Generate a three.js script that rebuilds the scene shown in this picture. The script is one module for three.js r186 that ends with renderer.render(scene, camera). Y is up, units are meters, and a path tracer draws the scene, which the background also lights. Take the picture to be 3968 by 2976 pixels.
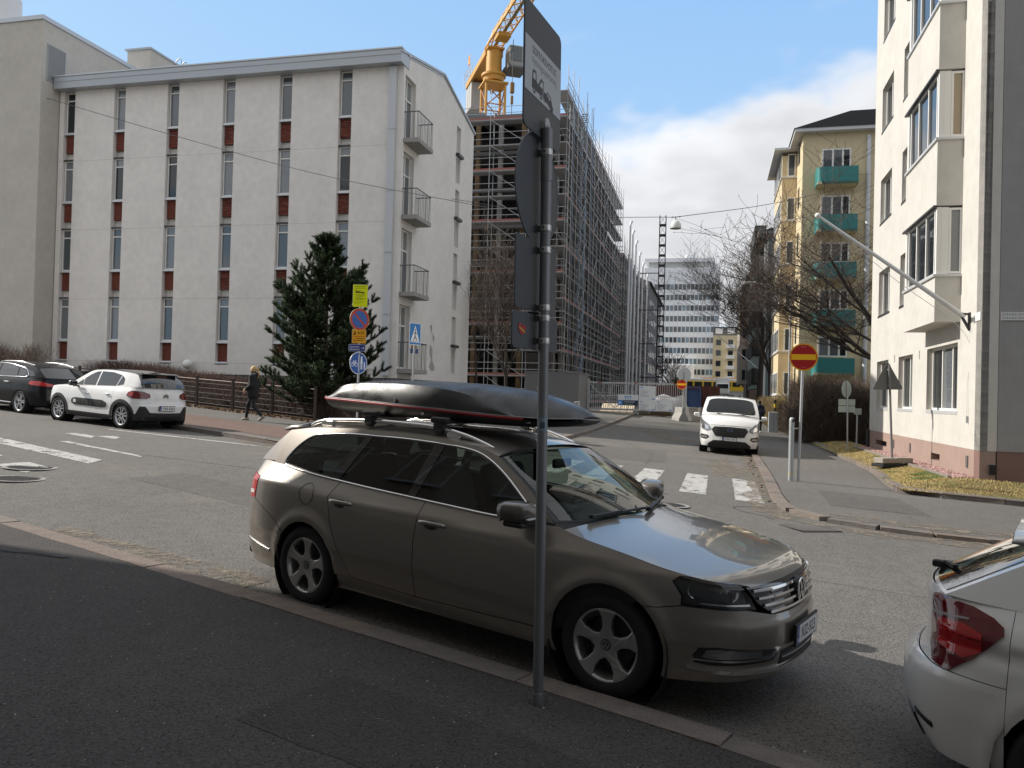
import * as THREE from 'three';
import { mergeGeometries, toCreasedNormals } from 'three/addons/utils/BufferGeometryUtils.js';
import { RoundedBoxGeometry } from 'three/addons/geometries/RoundedBoxGeometry.js';
import { ImprovedNoise } from 'three/addons/math/ImprovedNoise.js';
import { MarchingCubes } from 'three/addons/objects/MarchingCubes.js';

// ---------------------------------------------------------------- camera, sky, sun, exposure
const RAD = Math.PI / 180;
const scene = new THREE.Scene();
const camera = new THREE.PerspectiveCamera(51.33, 4 / 3, 0.05, 3000);
camera.position.set(0, 1.745, 0);
camera.rotation.order = 'YXZ';
camera.rotation.set(0.74 * RAD, 0, 1.52 * RAD);
const renderer = new THREE.WebGLRenderer({ antialias: true });
renderer.toneMapping = THREE.LinearToneMapping;
renderer.toneMappingExposure = 1.1;
renderer.shadowMap.enabled = true;

const noise = new ImprovedNoise();
const nz = (x, y, z = 0) => noise.noise(x, y, z);
const fbm = (x, y, z, o) => { let s = 0, a = 1, n = 0; for (let i = 0; i < o; i++) { s += a * nz(x, y, z); n += a; a *= 0.55; x = x * 2.03 + 17.1; y = y * 2.03 + 3.7; z = z * 2.03 + 9.2; } return s / n; };
const smooth = (a, b, x) => { const t = Math.min(1, Math.max(0, (x - a) / (b - a))); return t * t * (3 - 2 * t); };
const lerp = (a, b, t) => a + (b - a) * t;

const SUN_EL = 36 * RAD;
const sunDir = new THREE.Vector3(-0.9676 * Math.cos(SUN_EL), Math.sin(SUN_EL), -0.2524 * Math.cos(SUN_EL)).normalize();
{
  const W = 2048, H = 1024, d = new Float32Array(W * H * 4);
  for (let j = 0; j < H; j++) {
    const el = ((j + 0.5) / H - 0.5) * Math.PI, y = Math.sin(el), c = Math.cos(el);
    for (let i = 0; i < W; i++) {
      const az = ((i + 0.5) / W - 0.5) * 2 * Math.PI, x = c * Math.cos(az), z = c * Math.sin(az), k = (j * W + i) * 4;
      const h = Math.max(0, y);
      let r, g, b;
      if (y < -0.02) { r = 0.20; g = 0.19; b = 0.18; }
      else {
        const t = Math.pow(h, 0.62), cs = Math.max(0, x * sunDir.x + y * sunDir.y + z * sunDir.z);
        const glow = 0.10 * Math.pow(cs, 6) + 0.10 * cs * cs;
        r = lerp(0.60, 0.10, t) + glow; g = lerp(0.80, 0.34, t) + glow; b = lerp(0.94, 0.80, t) + glow * 0.5;
        // broken cloud over the whole sky, thick near the horizon where the layers stack up
        const s = 1 / (h + 0.16), px = x * s, pz = z * s;
        const big = fbm(px * 0.42 + 6.4, pz * 0.42 + 5.2, 2.2, 2);
        const n = fbm(px * 1.25 + 7.7, pz * 1.25 - 2.1, 5.5, 6);
        const fine = fbm(px * 5 + 1.3, pz * 5 + 4.4, 8.1, 4);
        const dens = n * 0.95 + big * 1.05 + fine * 0.28 + 0.36;
        const m = smooth(-0.07, 0.30, dens) * smooth(-0.02, 0.05, y);
        const thick = smooth(0.15, 0.62, dens);
        const lit = 0.91 + 0.24 * fbm(px * 2.1 + 3.1, pz * 2.1 + 9.9, 1.1, 4) - 0.16 * thick;
        r = lerp(r, lit * 0.95, m); g = lerp(g, lit * 0.965, m); b = lerp(b, lit * 1.0, m);
      }
      d[k] = r; d[k + 1] = g; d[k + 2] = b; d[k + 3] = 1;
    }
  }
  const tx = new THREE.DataTexture(d, W, H, THREE.RGBAFormat, THREE.FloatType);
  tx.mapping = THREE.EquirectangularReflectionMapping; tx.magFilter = THREE.LinearFilter; tx.needsUpdate = true;
  scene.background = tx; scene.environment = tx;
}
const sun = new THREE.DirectionalLight(new THREE.Color(1, 0.945, 0.86), 5.0);
sun.target.position.set(0, 0, -20); sun.position.copy(sunDir).multiplyScalar(150).add(sun.target.position);
sun.castShadow = true; sun.shadow.radius = 1; sun.shadow.mapSize.set(4096, 4096);
Object.assign(sun.shadow.camera, { left: -90, right: 90, top: 90, bottom: -90, near: 1, far: 400 });
scene.add(sun, sun.target);

// ---------------------------------------------------------------- helpers
const V3 = (x, y, z) => new THREE.Vector3(x, y, z);
function rng(s) { return () => { s = (s + 0x6D2B79F5) | 0; let t = Math.imul(s ^ (s >>> 15), 1 | s); t = (t + Math.imul(t ^ (t >>> 7), 61 | t)) ^ t; return ((t ^ (t >>> 14)) >>> 0) / 4294967296; }; }
const taken = {};
function numbered(n) { taken[n] = (taken[n] || 0) + 1; return taken[n] === 1 ? n : n + '_' + String(taken[n] - 1).padStart(3, '0'); }
function thing(name, label, category, pos = [0, 0, 0], turn = 0, group) {
  const o = new THREE.Group(); o.name = numbered(name); o.userData = { label, category }; if (group) o.userData.group = group;
  o.position.set(...pos); o.rotation.y = turn; scene.add(o); return o;
}
function flat(g) { const n = g.index ? g.toNonIndexed() : g; for (const k of Object.keys(n.attributes)) if (!['position', 'normal', 'uv'].includes(k)) n.deleteAttribute(k); if (!n.attributes.normal) n.computeVertexNormals(); if (!n.attributes.uv) n.setAttribute('uv', new THREE.BufferAttribute(new Float32Array(n.attributes.position.count * 2), 2)); n.clearGroups(); return n; }
const merge = l => Array.isArray(l) ? (l.length === 1 ? flat(l[0]) : mergeGeometries(l.map(flat), false)) : l;
function metreUV(g) { // box mapped uv in metres
  const p = g.attributes.position, n = g.attributes.normal, u = new Float32Array(p.count * 2);
  for (let i = 0; i < p.count; i++) { const ax = Math.abs(n.getX(i)), ay = Math.abs(n.getY(i)), az = Math.abs(n.getZ(i)); const x = p.getX(i), y = p.getY(i), z = p.getZ(i); if (ay > ax && ay > az) { u[2 * i] = x; u[2 * i + 1] = z; } else if (ax > az) { u[2 * i] = z; u[2 * i + 1] = y; } else { u[2 * i] = x; u[2 * i + 1] = y; } }
  g.setAttribute('uv', new THREE.BufferAttribute(u, 2)); return g;
}
function part(parent, name, geo, mat, o = {}) {
  const g = merge(geo); if (!o.uv) metreUV(g);
  const m = new THREE.Mesh(g, mat); m.name = name; m.castShadow = m.receiveShadow = true;
  if (o.label) m.userData.label = o.label; if (o.kind) m.userData.kind = o.kind;
  if (o.at) m.position.set(...o.at); if (o.turn) m.rotation.set(...o.turn);
  parent.add(m); return m;
}
function single(name, label, category, geo, mat, o = {}) { const m = part(scene, numbered(name), geo, mat, o); m.userData = { label, category }; if (o.group) m.userData.group = o.group; if (o.kind) m.userData.kind = o.kind; return m; }
function struct(name, geo, mat, o = {}) { const m = part(scene, numbered(name), geo, mat, o); m.userData = { kind: o.kind || 'structure' }; if (o.label) m.userData.label = o.label; return m; }
const bx = (w, h, d, x = 0, y = 0, z = 0) => new THREE.BoxGeometry(w, h, d).translate(x, y, z);
const bxy = (x0, x1, y0, y1, z0, z1) => bx(x1 - x0, y1 - y0, z1 - z0, (x0 + x1) / 2, (y0 + y1) / 2, (z0 + z1) / 2);
const rb = (w, h, d, r, x = 0, y = 0, z = 0, s = 2) => new RoundedBoxGeometry(w, h, d, s, r).translate(x, y, z);
function bar(a, b, r, n = 6, r2 = r) { const A = V3(...a), B = V3(...b), l = A.distanceTo(B); const g = new THREE.CylinderGeometry(r2, r, l, n, 1); g.translate(0, l / 2, 0); g.applyQuaternion(new THREE.Quaternion().setFromUnitVectors(V3(0, 1, 0), B.clone().sub(A).normalize())); return g.translate(...a); }
function beam(a, b, w, h) { const A = V3(...a), B = V3(...b), l = A.distanceTo(B); const g = new THREE.BoxGeometry(w, h, l).translate(0, 0, l / 2); const m = new THREE.Matrix4().lookAt(B, A, V3(0, 1, 0.0001)); return g.applyMatrix4(m).translate(...a); }
const tube = (pts, r, n = 8, seg = 0, closed = false) => new THREE.TubeGeometry(new THREE.CatmullRomCurve3(pts.map(p => V3(...p)), closed, 'catmullrom', 0.5), seg || pts.length * 6, r, n, closed);
const shape = pts => new THREE.Shape(pts.map(p => new THREE.Vector2(p[0], p[1])));
const ext = (pts, d, b = 0, holes = []) => { const s = shape(pts); for (const h of holes) s.holes.push(new THREE.Path(h.map(p => new THREE.Vector2(p[0], p[1])))); return new THREE.ExtrudeGeometry(s, { depth: d, bevelEnabled: b > 0, bevelSize: b, bevelThickness: b, bevelSegments: 2, curveSegments: 12 }); };
const lathe = (pts, n = 32) => new THREE.LatheGeometry(pts.map(p => new THREE.Vector2(p[0], p[1])), n);
const circ = (cx, cy, r, n = 24, a0 = 0, a1 = 2 * Math.PI) => Array.from({ length: n }, (_, i) => { const a = a0 + (a1 - a0) * i / n; return [cx + r * Math.cos(a), cy + r * Math.sin(a)]; });
const rect = (x0, x1, y0, y1) => [[x0, y0], [x1, y0], [x1, y1], [x0, y1]];
const rrect = (w, h, r, n = 5) => { const o = []; for (const [sx, sy, a] of [[1, -1, -90], [1, 1, 0], [-1, 1, 90], [-1, -1, 180]]) for (let i = 0; i <= n; i++) { const t = (a + 90 * i / n) * RAD; o.push([sx * (w / 2 - r) + r * Math.cos(t), sy * (h / 2 - r) + r * Math.sin(t)]); } return o; };
function strokes(lines, w, d) { // thick 2-D polylines, extruded
  const out = []; for (const l of lines) for (let i = 0; i + 1 < l.length; i++) { const [x0, y0] = l[i], [x1, y1] = l[i + 1], L = Math.hypot(x1 - x0, y1 - y0); out.push(new THREE.BoxGeometry(L + w * 0.6, w, d).rotateZ(Math.atan2(y1 - y0, x1 - x0)).translate((x0 + x1) / 2, (y0 + y1) / 2, d / 2)); } return out;
}
// interpolation through points: cubic with limited slopes
function crv1(pts) {
  const n = pts.length, X = pts.map(p => p[0]), Y = pts.map(p => p[1]), m = [];
  const dl = i => (Y[i + 1] - Y[i]) / (X[i + 1] - X[i]);
  for (let i = 0; i < n; i++) { if (i === 0) m.push(dl(0)); else if (i === n - 1) m.push(dl(n - 2)); else { const a = dl(i - 1), b = dl(i); m.push(a * b <= 0 ? 0 : (2 * a * b) / (a + b)); } }
  return x => { if (x <= X[0]) return Y[0]; if (x >= X[n - 1]) return Y[n - 1]; let i = 0; while (x > X[i + 1]) i++; const h = X[i + 1] - X[i], t = (x - X[i]) / h, t2 = t * t, t3 = t2 * t; return Y[i] * (2 * t3 - 3 * t2 + 1) + m[i] * h * (t3 - 2 * t2 + t) + Y[i + 1] * (-2 * t3 + 3 * t2) + m[i + 1] * h * (t3 - t2); };
}
const spline2 = (pts, n = 16, closed = false) => { const c = new THREE.CatmullRomCurve3(pts.map(p => V3(p[0], p[1], 0)), closed, 'centripetal'); return c.getPoints(n * (pts.length - (closed ? 0 : 1))).map(p => [p.x, p.y]); };
// a piece of a curved surface: polygon in the surface's own two coordinates, cut into small cells, mapped to space
function panel(poly, map, step = 0.05, o = {}) {
  const [sa, sb] = Array.isArray(step) ? step : [step, step];
  let a0 = 1e9, a1 = -1e9, b0 = 1e9, b1 = -1e9; for (const [a, b] of poly) { a0 = Math.min(a0, a); a1 = Math.max(a1, a); b0 = Math.min(b0, b); b1 = Math.max(b1, b); }
  const na = Math.max(1, Math.ceil((a1 - a0) / sa)), nb = Math.max(1, Math.ceil((b1 - b0) / sb)), da = (a1 - a0) / na, db = (b1 - b0) / nb;
  const P = [], N = [], U = [], I = [], off = o.off || 0, e = o.eps || 0.004;
  const nrm = (a, b) => { const p = map(a + e, b, 0), q = map(a - e, b, 0), r = map(a, b + e, 0), s = map(a, b - e, 0); const u = V3(p[0] - q[0], p[1] - q[1], p[2] - q[2]), v = V3(r[0] - s[0], r[1] - s[1], r[2] - s[2]); const n = u.cross(v).normalize(); return o.flip ? n.negate() : n; };
  const vert = (a, b, f = off) => { const n = nrm(a, b), p = map(a, b, 0); P.push(p[0] + n.x * f, p[1] + n.y * f, p[2] + n.z * f); N.push(n.x, n.y, n.z); U.push(a, b); return P.length / 3 - 1; };
  const cache = new Map(), cv = (a, b) => { const k = Math.round(a * 1e5) + '_' + Math.round(b * 1e5); let v = cache.get(k); if (v === undefined) cache.set(k, v = vert(a, b)); return v; };
  const clip = (pts, k, lim, keep) => { const out = []; for (let i = 0; i < pts.length; i++) { const p = pts[i], q = pts[(i + 1) % pts.length], ip = keep(p[k], lim), iq = keep(q[k], lim); if (ip) out.push(p); if (ip !== iq) { const t = (lim - p[k]) / (q[k] - p[k]); out.push(k ? [p[0] + (q[0] - p[0]) * t, lim] : [lim, p[1] + (q[1] - p[1]) * t]); } } return out; };
  const ge = (v, l) => v >= l, le = (v, l) => v <= l, tri = (i, j, k) => o.flip ? I.push(i, k, j) : I.push(i, j, k);
  for (let i = 0; i < na; i++) {
    const x0 = a0 + i * da, x1 = x0 + da; let col = clip(clip(poly, 0, x0, ge), 0, x1, le); if (col.length < 3) continue;
    for (let j = 0; j < nb; j++) {
      const y0 = b0 + j * db, y1 = y0 + db; let c = clip(clip(col, 1, y0, ge), 1, y1, le);
      c = c.filter((p, k) => { const q = c[(k + 1) % c.length]; return Math.abs(p[0] - q[0]) + Math.abs(p[1] - q[1]) > 1e-6; }); if (c.length < 3) continue;
      let ar = 0; for (let k = 0; k < c.length; k++) { const p = c[k], q = c[(k + 1) % c.length]; ar += p[0] * q[1] - q[0] * p[1]; } if (Math.abs(ar) < 1e-9) continue;
      if (Math.abs(Math.abs(ar) / 2 - da * db) < 1e-8) { const v = [cv(x0, y0), cv(x1, y0), cv(x1, y1), cv(x0, y1)]; tri(v[0], v[1], v[2]); tri(v[0], v[2], v[3]); continue; }
      const vs = c.map(p => new THREE.Vector2(p[0], p[1])); if (ar < 0) vs.reverse();
      const id = vs.map(p => cv(p.x, p.y)); for (const f of THREE.ShapeUtils.triangulateShape(vs, [])) tri(id[f[0]], id[f[1]], id[f[2]]);
    }
  }
  if (o.edge) for (let k = 0; k < poly.length; k++) { // turned-in edge
    const p = poly[k], q = poly[(k + 1) % poly.length], m = Math.max(1, Math.ceil(Math.max(Math.abs(q[0] - p[0]) / sa, Math.abs(q[1] - p[1]) / sb)));
    for (let i = 0; i < m; i++) { const t0 = i / m, t1 = (i + 1) / m, A = [lerp(p[0], q[0], t0), lerp(p[1], q[1], t0)], B = [lerp(p[0], q[0], t1), lerp(p[1], q[1], t1)]; const v = [vert(...A), vert(...B), vert(...B, off - o.edge), vert(...A, off - o.edge)]; 
      const pa = V3(P[3 * v[0]], P[3 * v[0] + 1], P[3 * v[0] + 2]), pb = V3(P[3 * v[1]], P[3 * v[1] + 1], P[3 * v[1] + 2]), pc = V3(P[3 * v[3]], P[3 * v[3] + 1], P[3 * v[3] + 2]); const fn = pb.sub(pa).cross(pc.sub(pa)).normalize(); for (const x of v) { N[3 * x] = fn.x; N[3 * x + 1] = fn.y; N[3 * x + 2] = fn.z; } I.push(v[0], v[1], v[2], v[0], v[2], v[3]); }
  }
  const g = new THREE.BufferGeometry(); g.setAttribute('position', new THREE.Float32BufferAttribute(P, 3)); g.setAttribute('normal', new THREE.Float32BufferAttribute(N, 3)); g.setAttribute('uv', new THREE.Float32BufferAttribute(U, 2)); g.setIndex(I); return g;
}
function mirrorZ(g) { const m = flat(g).clone(), p = m.attributes.position, n = m.attributes.normal; for (let i = 0; i < p.count; i++) { p.setZ(i, -p.getZ(i)); n.setZ(i, -n.getZ(i)); } const a = [p, n, m.attributes.uv]; for (let i = 0; i < p.count; i += 3) for (const t of a) for (let k = 0; k < t.itemSize; k++) { const x = t.array[(i + 1) * t.itemSize + k]; t.array[(i + 1) * t.itemSize + k] = t.array[(i + 2) * t.itemSize + k]; t.array[(i + 2) * t.itemSize + k] = x; } return m; }
// stack of closed rings [[x,y,z]...] skinned into a closed body
function loft(rings, cap = true) {
  const n = rings[0].length, P = [], I = []; for (const r of rings) for (const p of r) P.push(...p);
  for (let i = 0; i + 1 < rings.length; i++) for (let j = 0; j < n; j++) { const a = i * n + j, b = i * n + (j + 1) % n; I.push(a, b, b + n, a, b + n, a + n); }
  if (cap) for (const [k, f] of [[0, 1], [rings.length - 1, 0]]) { const c = rings[k].reduce((s, p) => [s[0] + p[0] / n, s[1] + p[1] / n, s[2] + p[2] / n], [0, 0, 0]); const id = P.length / 3; P.push(...c); for (let j = 0; j < n; j++) { const a = k * n + j, b = k * n + (j + 1) % n; f ? I.push(id, b, a) : I.push(id, a, b); } }
  const g = new THREE.BufferGeometry(); g.setAttribute('position', new THREE.Float32BufferAttribute(P, 3)); g.setIndex(I); g.computeVertexNormals(); return g;
}

// ---------------------------------------------------------------- textures and materials
function tex(w, h, f, o = {}) { const d = new Uint8Array(w * h * 4); for (let y = 0; y < h; y++) for (let x = 0; x < w; x++) { const c = f(x / w, y / h, x, y), k = (y * w + x) * 4; for (let i = 0; i < 3; i++) d[k + i] = Math.max(0, Math.min(255, 255 * (c.length ? c[i] : c))); d[k + 3] = 255; } const t = new THREE.DataTexture(d, w, h); t.wrapS = t.wrapT = THREE.RepeatWrapping; t.magFilter = THREE.LinearFilter; t.minFilter = THREE.LinearMipmapLinearFilter; t.generateMipmaps = true; if (o.srgb) t.colorSpace = THREE.SRGBColorSpace; if (o.size) t.repeat.set(1 / o.size, 1 / o.size); t.needsUpdate = true; return t; }
// noise that wraps at the edge of the tile
const hsh = (i, j, s) => { let h = Math.imul(i, 374761393) + Math.imul(j, 668265263) + Math.imul(Math.round(s * 97) + 13, 1274126177); h = Math.imul(h ^ (h >>> 13), 1274126177); return ((h ^ (h >>> 16)) >>> 0) / 4294967296 * 6.2831853; };
const wrapN = (u, v, f, s = 0) => { f = Math.max(1, Math.round(f)); const x = u * f, y = v * f, i = Math.floor(x), j = Math.floor(y), a = x - i, b = y - j, g = (p, q, dx, dy) => { const t = hsh(((i + p) % f + f) % f, ((j + q) % f + f) % f, s); return Math.cos(t) * dx + Math.sin(t) * dy; }, w = t => t * t * t * (t * (t * 6 - 15) + 10); return 1.35 * lerp(lerp(g(0, 0, a, b), g(1, 0, a - 1, b), w(a)), lerp(g(0, 1, a, b - 1), g(1, 1, a - 1, b - 1), w(a)), w(b)); };
const L = (r, g, b) => new THREE.Color().setRGB(r, g, b);
const M = (c, roughness = 0.7, o = {}) => new THREE.MeshStandardMaterial({ color: Array.isArray(c) ? L(...c) : c, roughness, ...o });
const MP = (c, roughness = 0.4, o = {}) => new THREE.MeshPhysicalMaterial({ color: Array.isArray(c) ? L(...c) : c, roughness, ...o });
function canvasTex(w, h, draw) { const c = document.createElement('canvas'); c.width = w; c.height = h; const x = c.getContext('2d'); draw(x, w, h); const t = new THREE.CanvasTexture(c); t.colorSpace = THREE.SRGBColorSpace; t.anisotropy = 8; return t; }
const steel = M([0.42, 0.43, 0.45], 0.42, { metalness: 0.75 }), galv = M([0.46, 0.47, 0.48], 0.5, { metalness: 0.55 }), darkMetal = M([0.05, 0.055, 0.06], 0.5, { metalness: 0.3 });
const blackPl = M([0.012, 0.012, 0.013], 0.55), rubber = M([0.015, 0.015, 0.016], 0.85), chrome = M([0.78, 0.78, 0.79], 0.1, { metalness: 1 }), gloss = MP([0.006, 0.006, 0.007], 0.08, { clearcoat: 1 });
const carGlass = MP([0.42, 0.5, 0.46], 0.02, { transmission: 1, thickness: 0, ior: 1.5 }), tintGlass = MP([0.10, 0.12, 0.12], 0.02, { transmission: 1, thickness: 0, ior: 1.5 });
const lensClear = MP([0.95, 0.96, 0.97], 0.02, { transmission: 1, thickness: 0, ior: 1.5 });
const lensRed = MP([0.42, 0.006, 0.01], 0.06, { clearcoat: 1, clearcoatRoughness: 0.03 }), lensDarkRed = MP([0.12, 0.004, 0.008], 0.06, { clearcoat: 1 });
const whiteP = M([0.72, 0.72, 0.70], 0.5), seatM = M([0.03, 0.03, 0.032], 0.8), greyCloth = M([0.12, 0.12, 0.12], 0.9);
// ---------------------------------------------------------------- lie of the land; street axes
const VX = 0.970, VZ = 0.2427, TURN = -Math.atan2(0.2427, 0.970);
const Q = (q, p) => [VX * q + VZ * p, VZ * q - VX * p];               // street frame (across, along) -> world x, z
const QP = (x, z) => [VX * x + VZ * z, VZ * x - VX * z];
const ST = (s, t) => { const dx = 0.812 * s + 0.584 * t, dd = -0.584 * s + 0.812 * t; return [0.53 + dx, -(4.64 + dd)]; }; // main road frame (along, across)
function gy(x, z) {
  const X = Math.max(-45, Math.min(22, x)), D = Math.max(-25, Math.min(60, -z)), p = VZ * x - VX * z;
  return -0.0446 * (X - 0.53) + 0.0099 * (D - 4.64) + 0.4 * smooth(32, 58, p) + 3.0 * smooth(64, 180, p) - 0.065 * (1 - smooth(9, 15, D)) + 0.012 * nz(x * 0.35, z * 0.35, 3.3);
}
// ---------------------------------------------------------------- surfaces
const asphaltT = tex(1024, 1024, (u, v) => { const f = wrapN(u, v, 330, 3), g = wrapN(u, v, 150, 8), c = wrapN(u, v, 14, 5), h = wrapN(u, v, 64, 12), k = f * 0.55 + g * 0.75 + h * 0.35; return 0.66 + 0.42 * k + 0.10 * c + (k > 0.46 ? 0.22 : 0) - (k < -0.42 ? 0.26 : 0); }, { size: 2.3 });
const asphaltB = tex(512, 512, (u, v) => 0.5 + 0.5 * wrapN(u, v, 190, 4) + 0.25 * wrapN(u, v, 80, 6), { size: 1.9 });
const plasterB = tex(512, 512, (u, v) => 0.5 + 0.35 * wrapN(u, v, 110, 2) + 0.3 * wrapN(u, v, 34, 7), { size: 1.6 });
const plasterT = tex(1024, 1024, (u, v) => { const a = wrapN(u, v, 6, 2), b = wrapN(u, v, 22, 9), c = wrapN(u, v, 200, 4); const d = wrapN(u * 7, v, 9, 14) * 0.5 + wrapN(u * 17, v, 6, 3) * 0.5; return 0.90 + 0.05 * a + 0.05 * b + 0.055 * c + 0.03 * d; }, { size: 6.5 });
const graniteT = tex(512, 512, (u, v) => { const a = wrapN(u, v, 150, 2), b = wrapN(u, v, 60, 5), c = wrapN(u, v, 7, 1); const k = 0.72 + 0.3 * a + 0.14 * b + 0.13 * c; return [k, k * (0.93 + 0.06 * b), k * (0.88 + 0.08 * b)]; }, { size: 0.8 });
const graniteB = tex(256, 256, (u, v) => 0.5 + 0.4 * wrapN(u, v, 40, 3) + 0.3 * wrapN(u, v, 14, 8), { size: 0.5 });
const wearT = tex(512, 512, (u, v) => { const k = wrapN(u, v, 16, 3) * 0.8 + wrapN(u, v, 60, 6) * 0.55 + wrapN(u, v, 5, 9) * 0.5; return k > 0.46 ? 0 : k > 0.38 ? 0.5 : 1; }, { size: 2.7 });
const earthT = tex(512, 512, (u, v) => { const a = wrapN(u, v, 30, 2), b = wrapN(u, v, 110, 6), c = wrapN(u, v, 8, 4); return [0.78 + 0.2 * a + 0.2 * b, 0.70 + 0.2 * a + 0.18 * b + 0.06 * c, 0.52 + 0.16 * b - 0.05 * c]; }, { size: 1.4 });
const asphalt = (c, o = {}) => new THREE.MeshStandardMaterial({ color: L(...c), map: asphaltT, bumpMap: asphaltB, bumpScale: 0.006, roughness: 0.93, vertexColors: true, ...o });
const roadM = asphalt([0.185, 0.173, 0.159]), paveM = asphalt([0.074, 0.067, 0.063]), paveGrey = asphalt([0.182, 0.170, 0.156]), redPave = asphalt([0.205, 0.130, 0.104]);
const plaster = (c, o = {}) => M(c, 0.9, { map: plasterT, bumpMap: plasterB, bumpScale: 0.006, ...o });
const graniteM = [[0.235, 0.215, 0.20], [0.265, 0.238, 0.215], [0.21, 0.198, 0.19], [0.25, 0.212, 0.19]].map(c => M(c, 0.88, { map: graniteT, bumpMap: graniteB, bumpScale: 0.008 }));
function tint(m, f) { const p = m.geometry.attributes.position, c = new Float32Array(p.count * 3); for (let i = 0; i < p.count; i++) { const k = f(p.getX(i), p.getZ(i)); c[3 * i] = k[0]; c[3 * i + 1] = k[1]; c[3 * i + 2] = k[2]; } m.geometry.setAttribute('color', new THREE.BufferAttribute(c, 3)); return m; }
// stains and dust lying on the asphalt in blotches
const blotch = (x, z) => { const a = fbm(x * 0.22, z * 0.22, 1.7, 3), b = fbm(x * 1.3, z * 1.3, 6.1, 3), k = 1 + 0.17 * a + 0.13 * b; const d = smooth(0.12, 0.42, fbm(x * 0.5 + 9, z * 0.5, 3.1, 4)); return [k * (1 + 0.16 * d), k * (1 + 0.13 * d), k * (1 + 0.07 * d)]; };
{ // the ground: one sheet of asphalt that follows the slope
  const N = 260, P = [], I = [], U = []; const w = u => 24 * u + 900 * Math.pow(u, 9);
  for (let j = 0; j <= N; j++) for (let i = 0; i <= N; i++) { const x = w(i / N * 2 - 1) + 1, z = -14 - w(j / N * 2 - 1) * 1.1; P.push(x, gy(x, z), z); U.push(x, z); }
  for (let j = 0; j < N; j++) for (let i = 0; i < N; i++) { const a = j * (N + 1) + i; I.push(a, a + 1, a + N + 2, a, a + N + 2, a + N + 1); }
  const g = new THREE.BufferGeometry(); g.setAttribute('position', new THREE.Float32BufferAttribute(P, 3)); g.setAttribute('uv', new THREE.Float32BufferAttribute(U, 2)); g.setIndex(I); g.computeVertexNormals();
  const m = new THREE.Mesh(g, roadM); m.name = 'road'; m.userData = { kind: 'structure' }; m.receiveShadow = true; scene.add(m); tint(m, blotch);
}
const sheet = (poly, h, step = 0.5) => panel(poly, (x, z) => [x, gy(x, z) + h, z], step, { flip: true, eps: 0.05 });
function slab(name, poly, h, mat, step = 0.45) { const m = struct(name, sheet(poly, h, step), mat, { uv: 1 }); const p = m.geometry.attributes.position; tint(m, blotch); return m; }
const path = (pts, n = 6) => spline2(pts, n);
const tIn = s => -0.075 + 0.052 * Math.min(0.6, s), KW = 0.24;
const rand0 = rng(11);
// stones of a kerb, laid end to end along a path; side = +1: stone lies to the right of the path
function kerb(name, pts, w, h, len, side, drop = 0.16, lip) {
  const k = new THREE.Group(); k.name = numbered(name); k.userData = { kind: 'structure' }; scene.add(k);
  let i = 0, acc = [pts[0]], d = 0, out = [];
  for (let j = 1; j < pts.length; j++) { const a = pts[j - 1], b = pts[j]; let l = Math.hypot(b[0] - a[0], b[1] - a[1]), t = 0; while (d + (l - t) >= len) { t += len - d; const p = [lerp(a[0], b[0], t / l), lerp(a[1], b[1], t / l)]; out.push(p); d = 0; } d += l - t; }
  out.unshift(pts[0]); let n = 0;
  for (let j = 0; j + 1 < out.length; j++) {
    const a = out[j], b = out[j + 1], dx = b[0] - a[0], dz = b[1] - a[1], l = Math.hypot(dx, dz), ux = dx / l, uz = dz / l, nx = -uz * side, nz_ = ux * side, g = 0.006, jit = () => (rand0() - 0.5) * 0.012, hh = h + (rand0() - 0.5) * 0.014;
    const P = [], ring = (s, e) => { const x = a[0] + ux * s, z = a[1] + uz * s; const q = (o, y) => { const X = x + nx * o, Z = z + nz_ * o; return [X, gy(X, Z) + y, Z]; }; return [q(0.0 + jit() * 0.4, -drop), q(0.004 + jit() * 0.4, hh - 0.022), q(0.022, hh - 0.002 + jit() * 0.3), q(w * 0.5, hh + jit() * 0.4), q(w - 0.01, hh + jit() * 0.3), q(w, -drop)]; };
    const rings = []; const m = 5; for (let r = 0; r <= m; r++) { const s = lerp(g, l - g, r / m); rings.push(ring(s)); }
    const geo = toCreasedNormals(loft(rings), 0.6); part(k, 'kerb_stone', geo, graniteM[Math.floor(rand0() * 4)]); if (++n >= 120) break;
  }
  return k;
}
const STp = (s0, s1, f, n) => Array.from({ length: n + 1 }, (_, i) => { const s = lerp(s0, s1, i / n); return ST(s, f(s)); });
// near pavement and its kerb
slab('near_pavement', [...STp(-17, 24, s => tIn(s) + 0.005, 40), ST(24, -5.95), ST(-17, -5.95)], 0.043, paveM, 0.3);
kerb('near_kerb', STp(-17, 9, s => tIn(s) + KW, 60), KW, 0.047, 1.27, 1);
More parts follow.
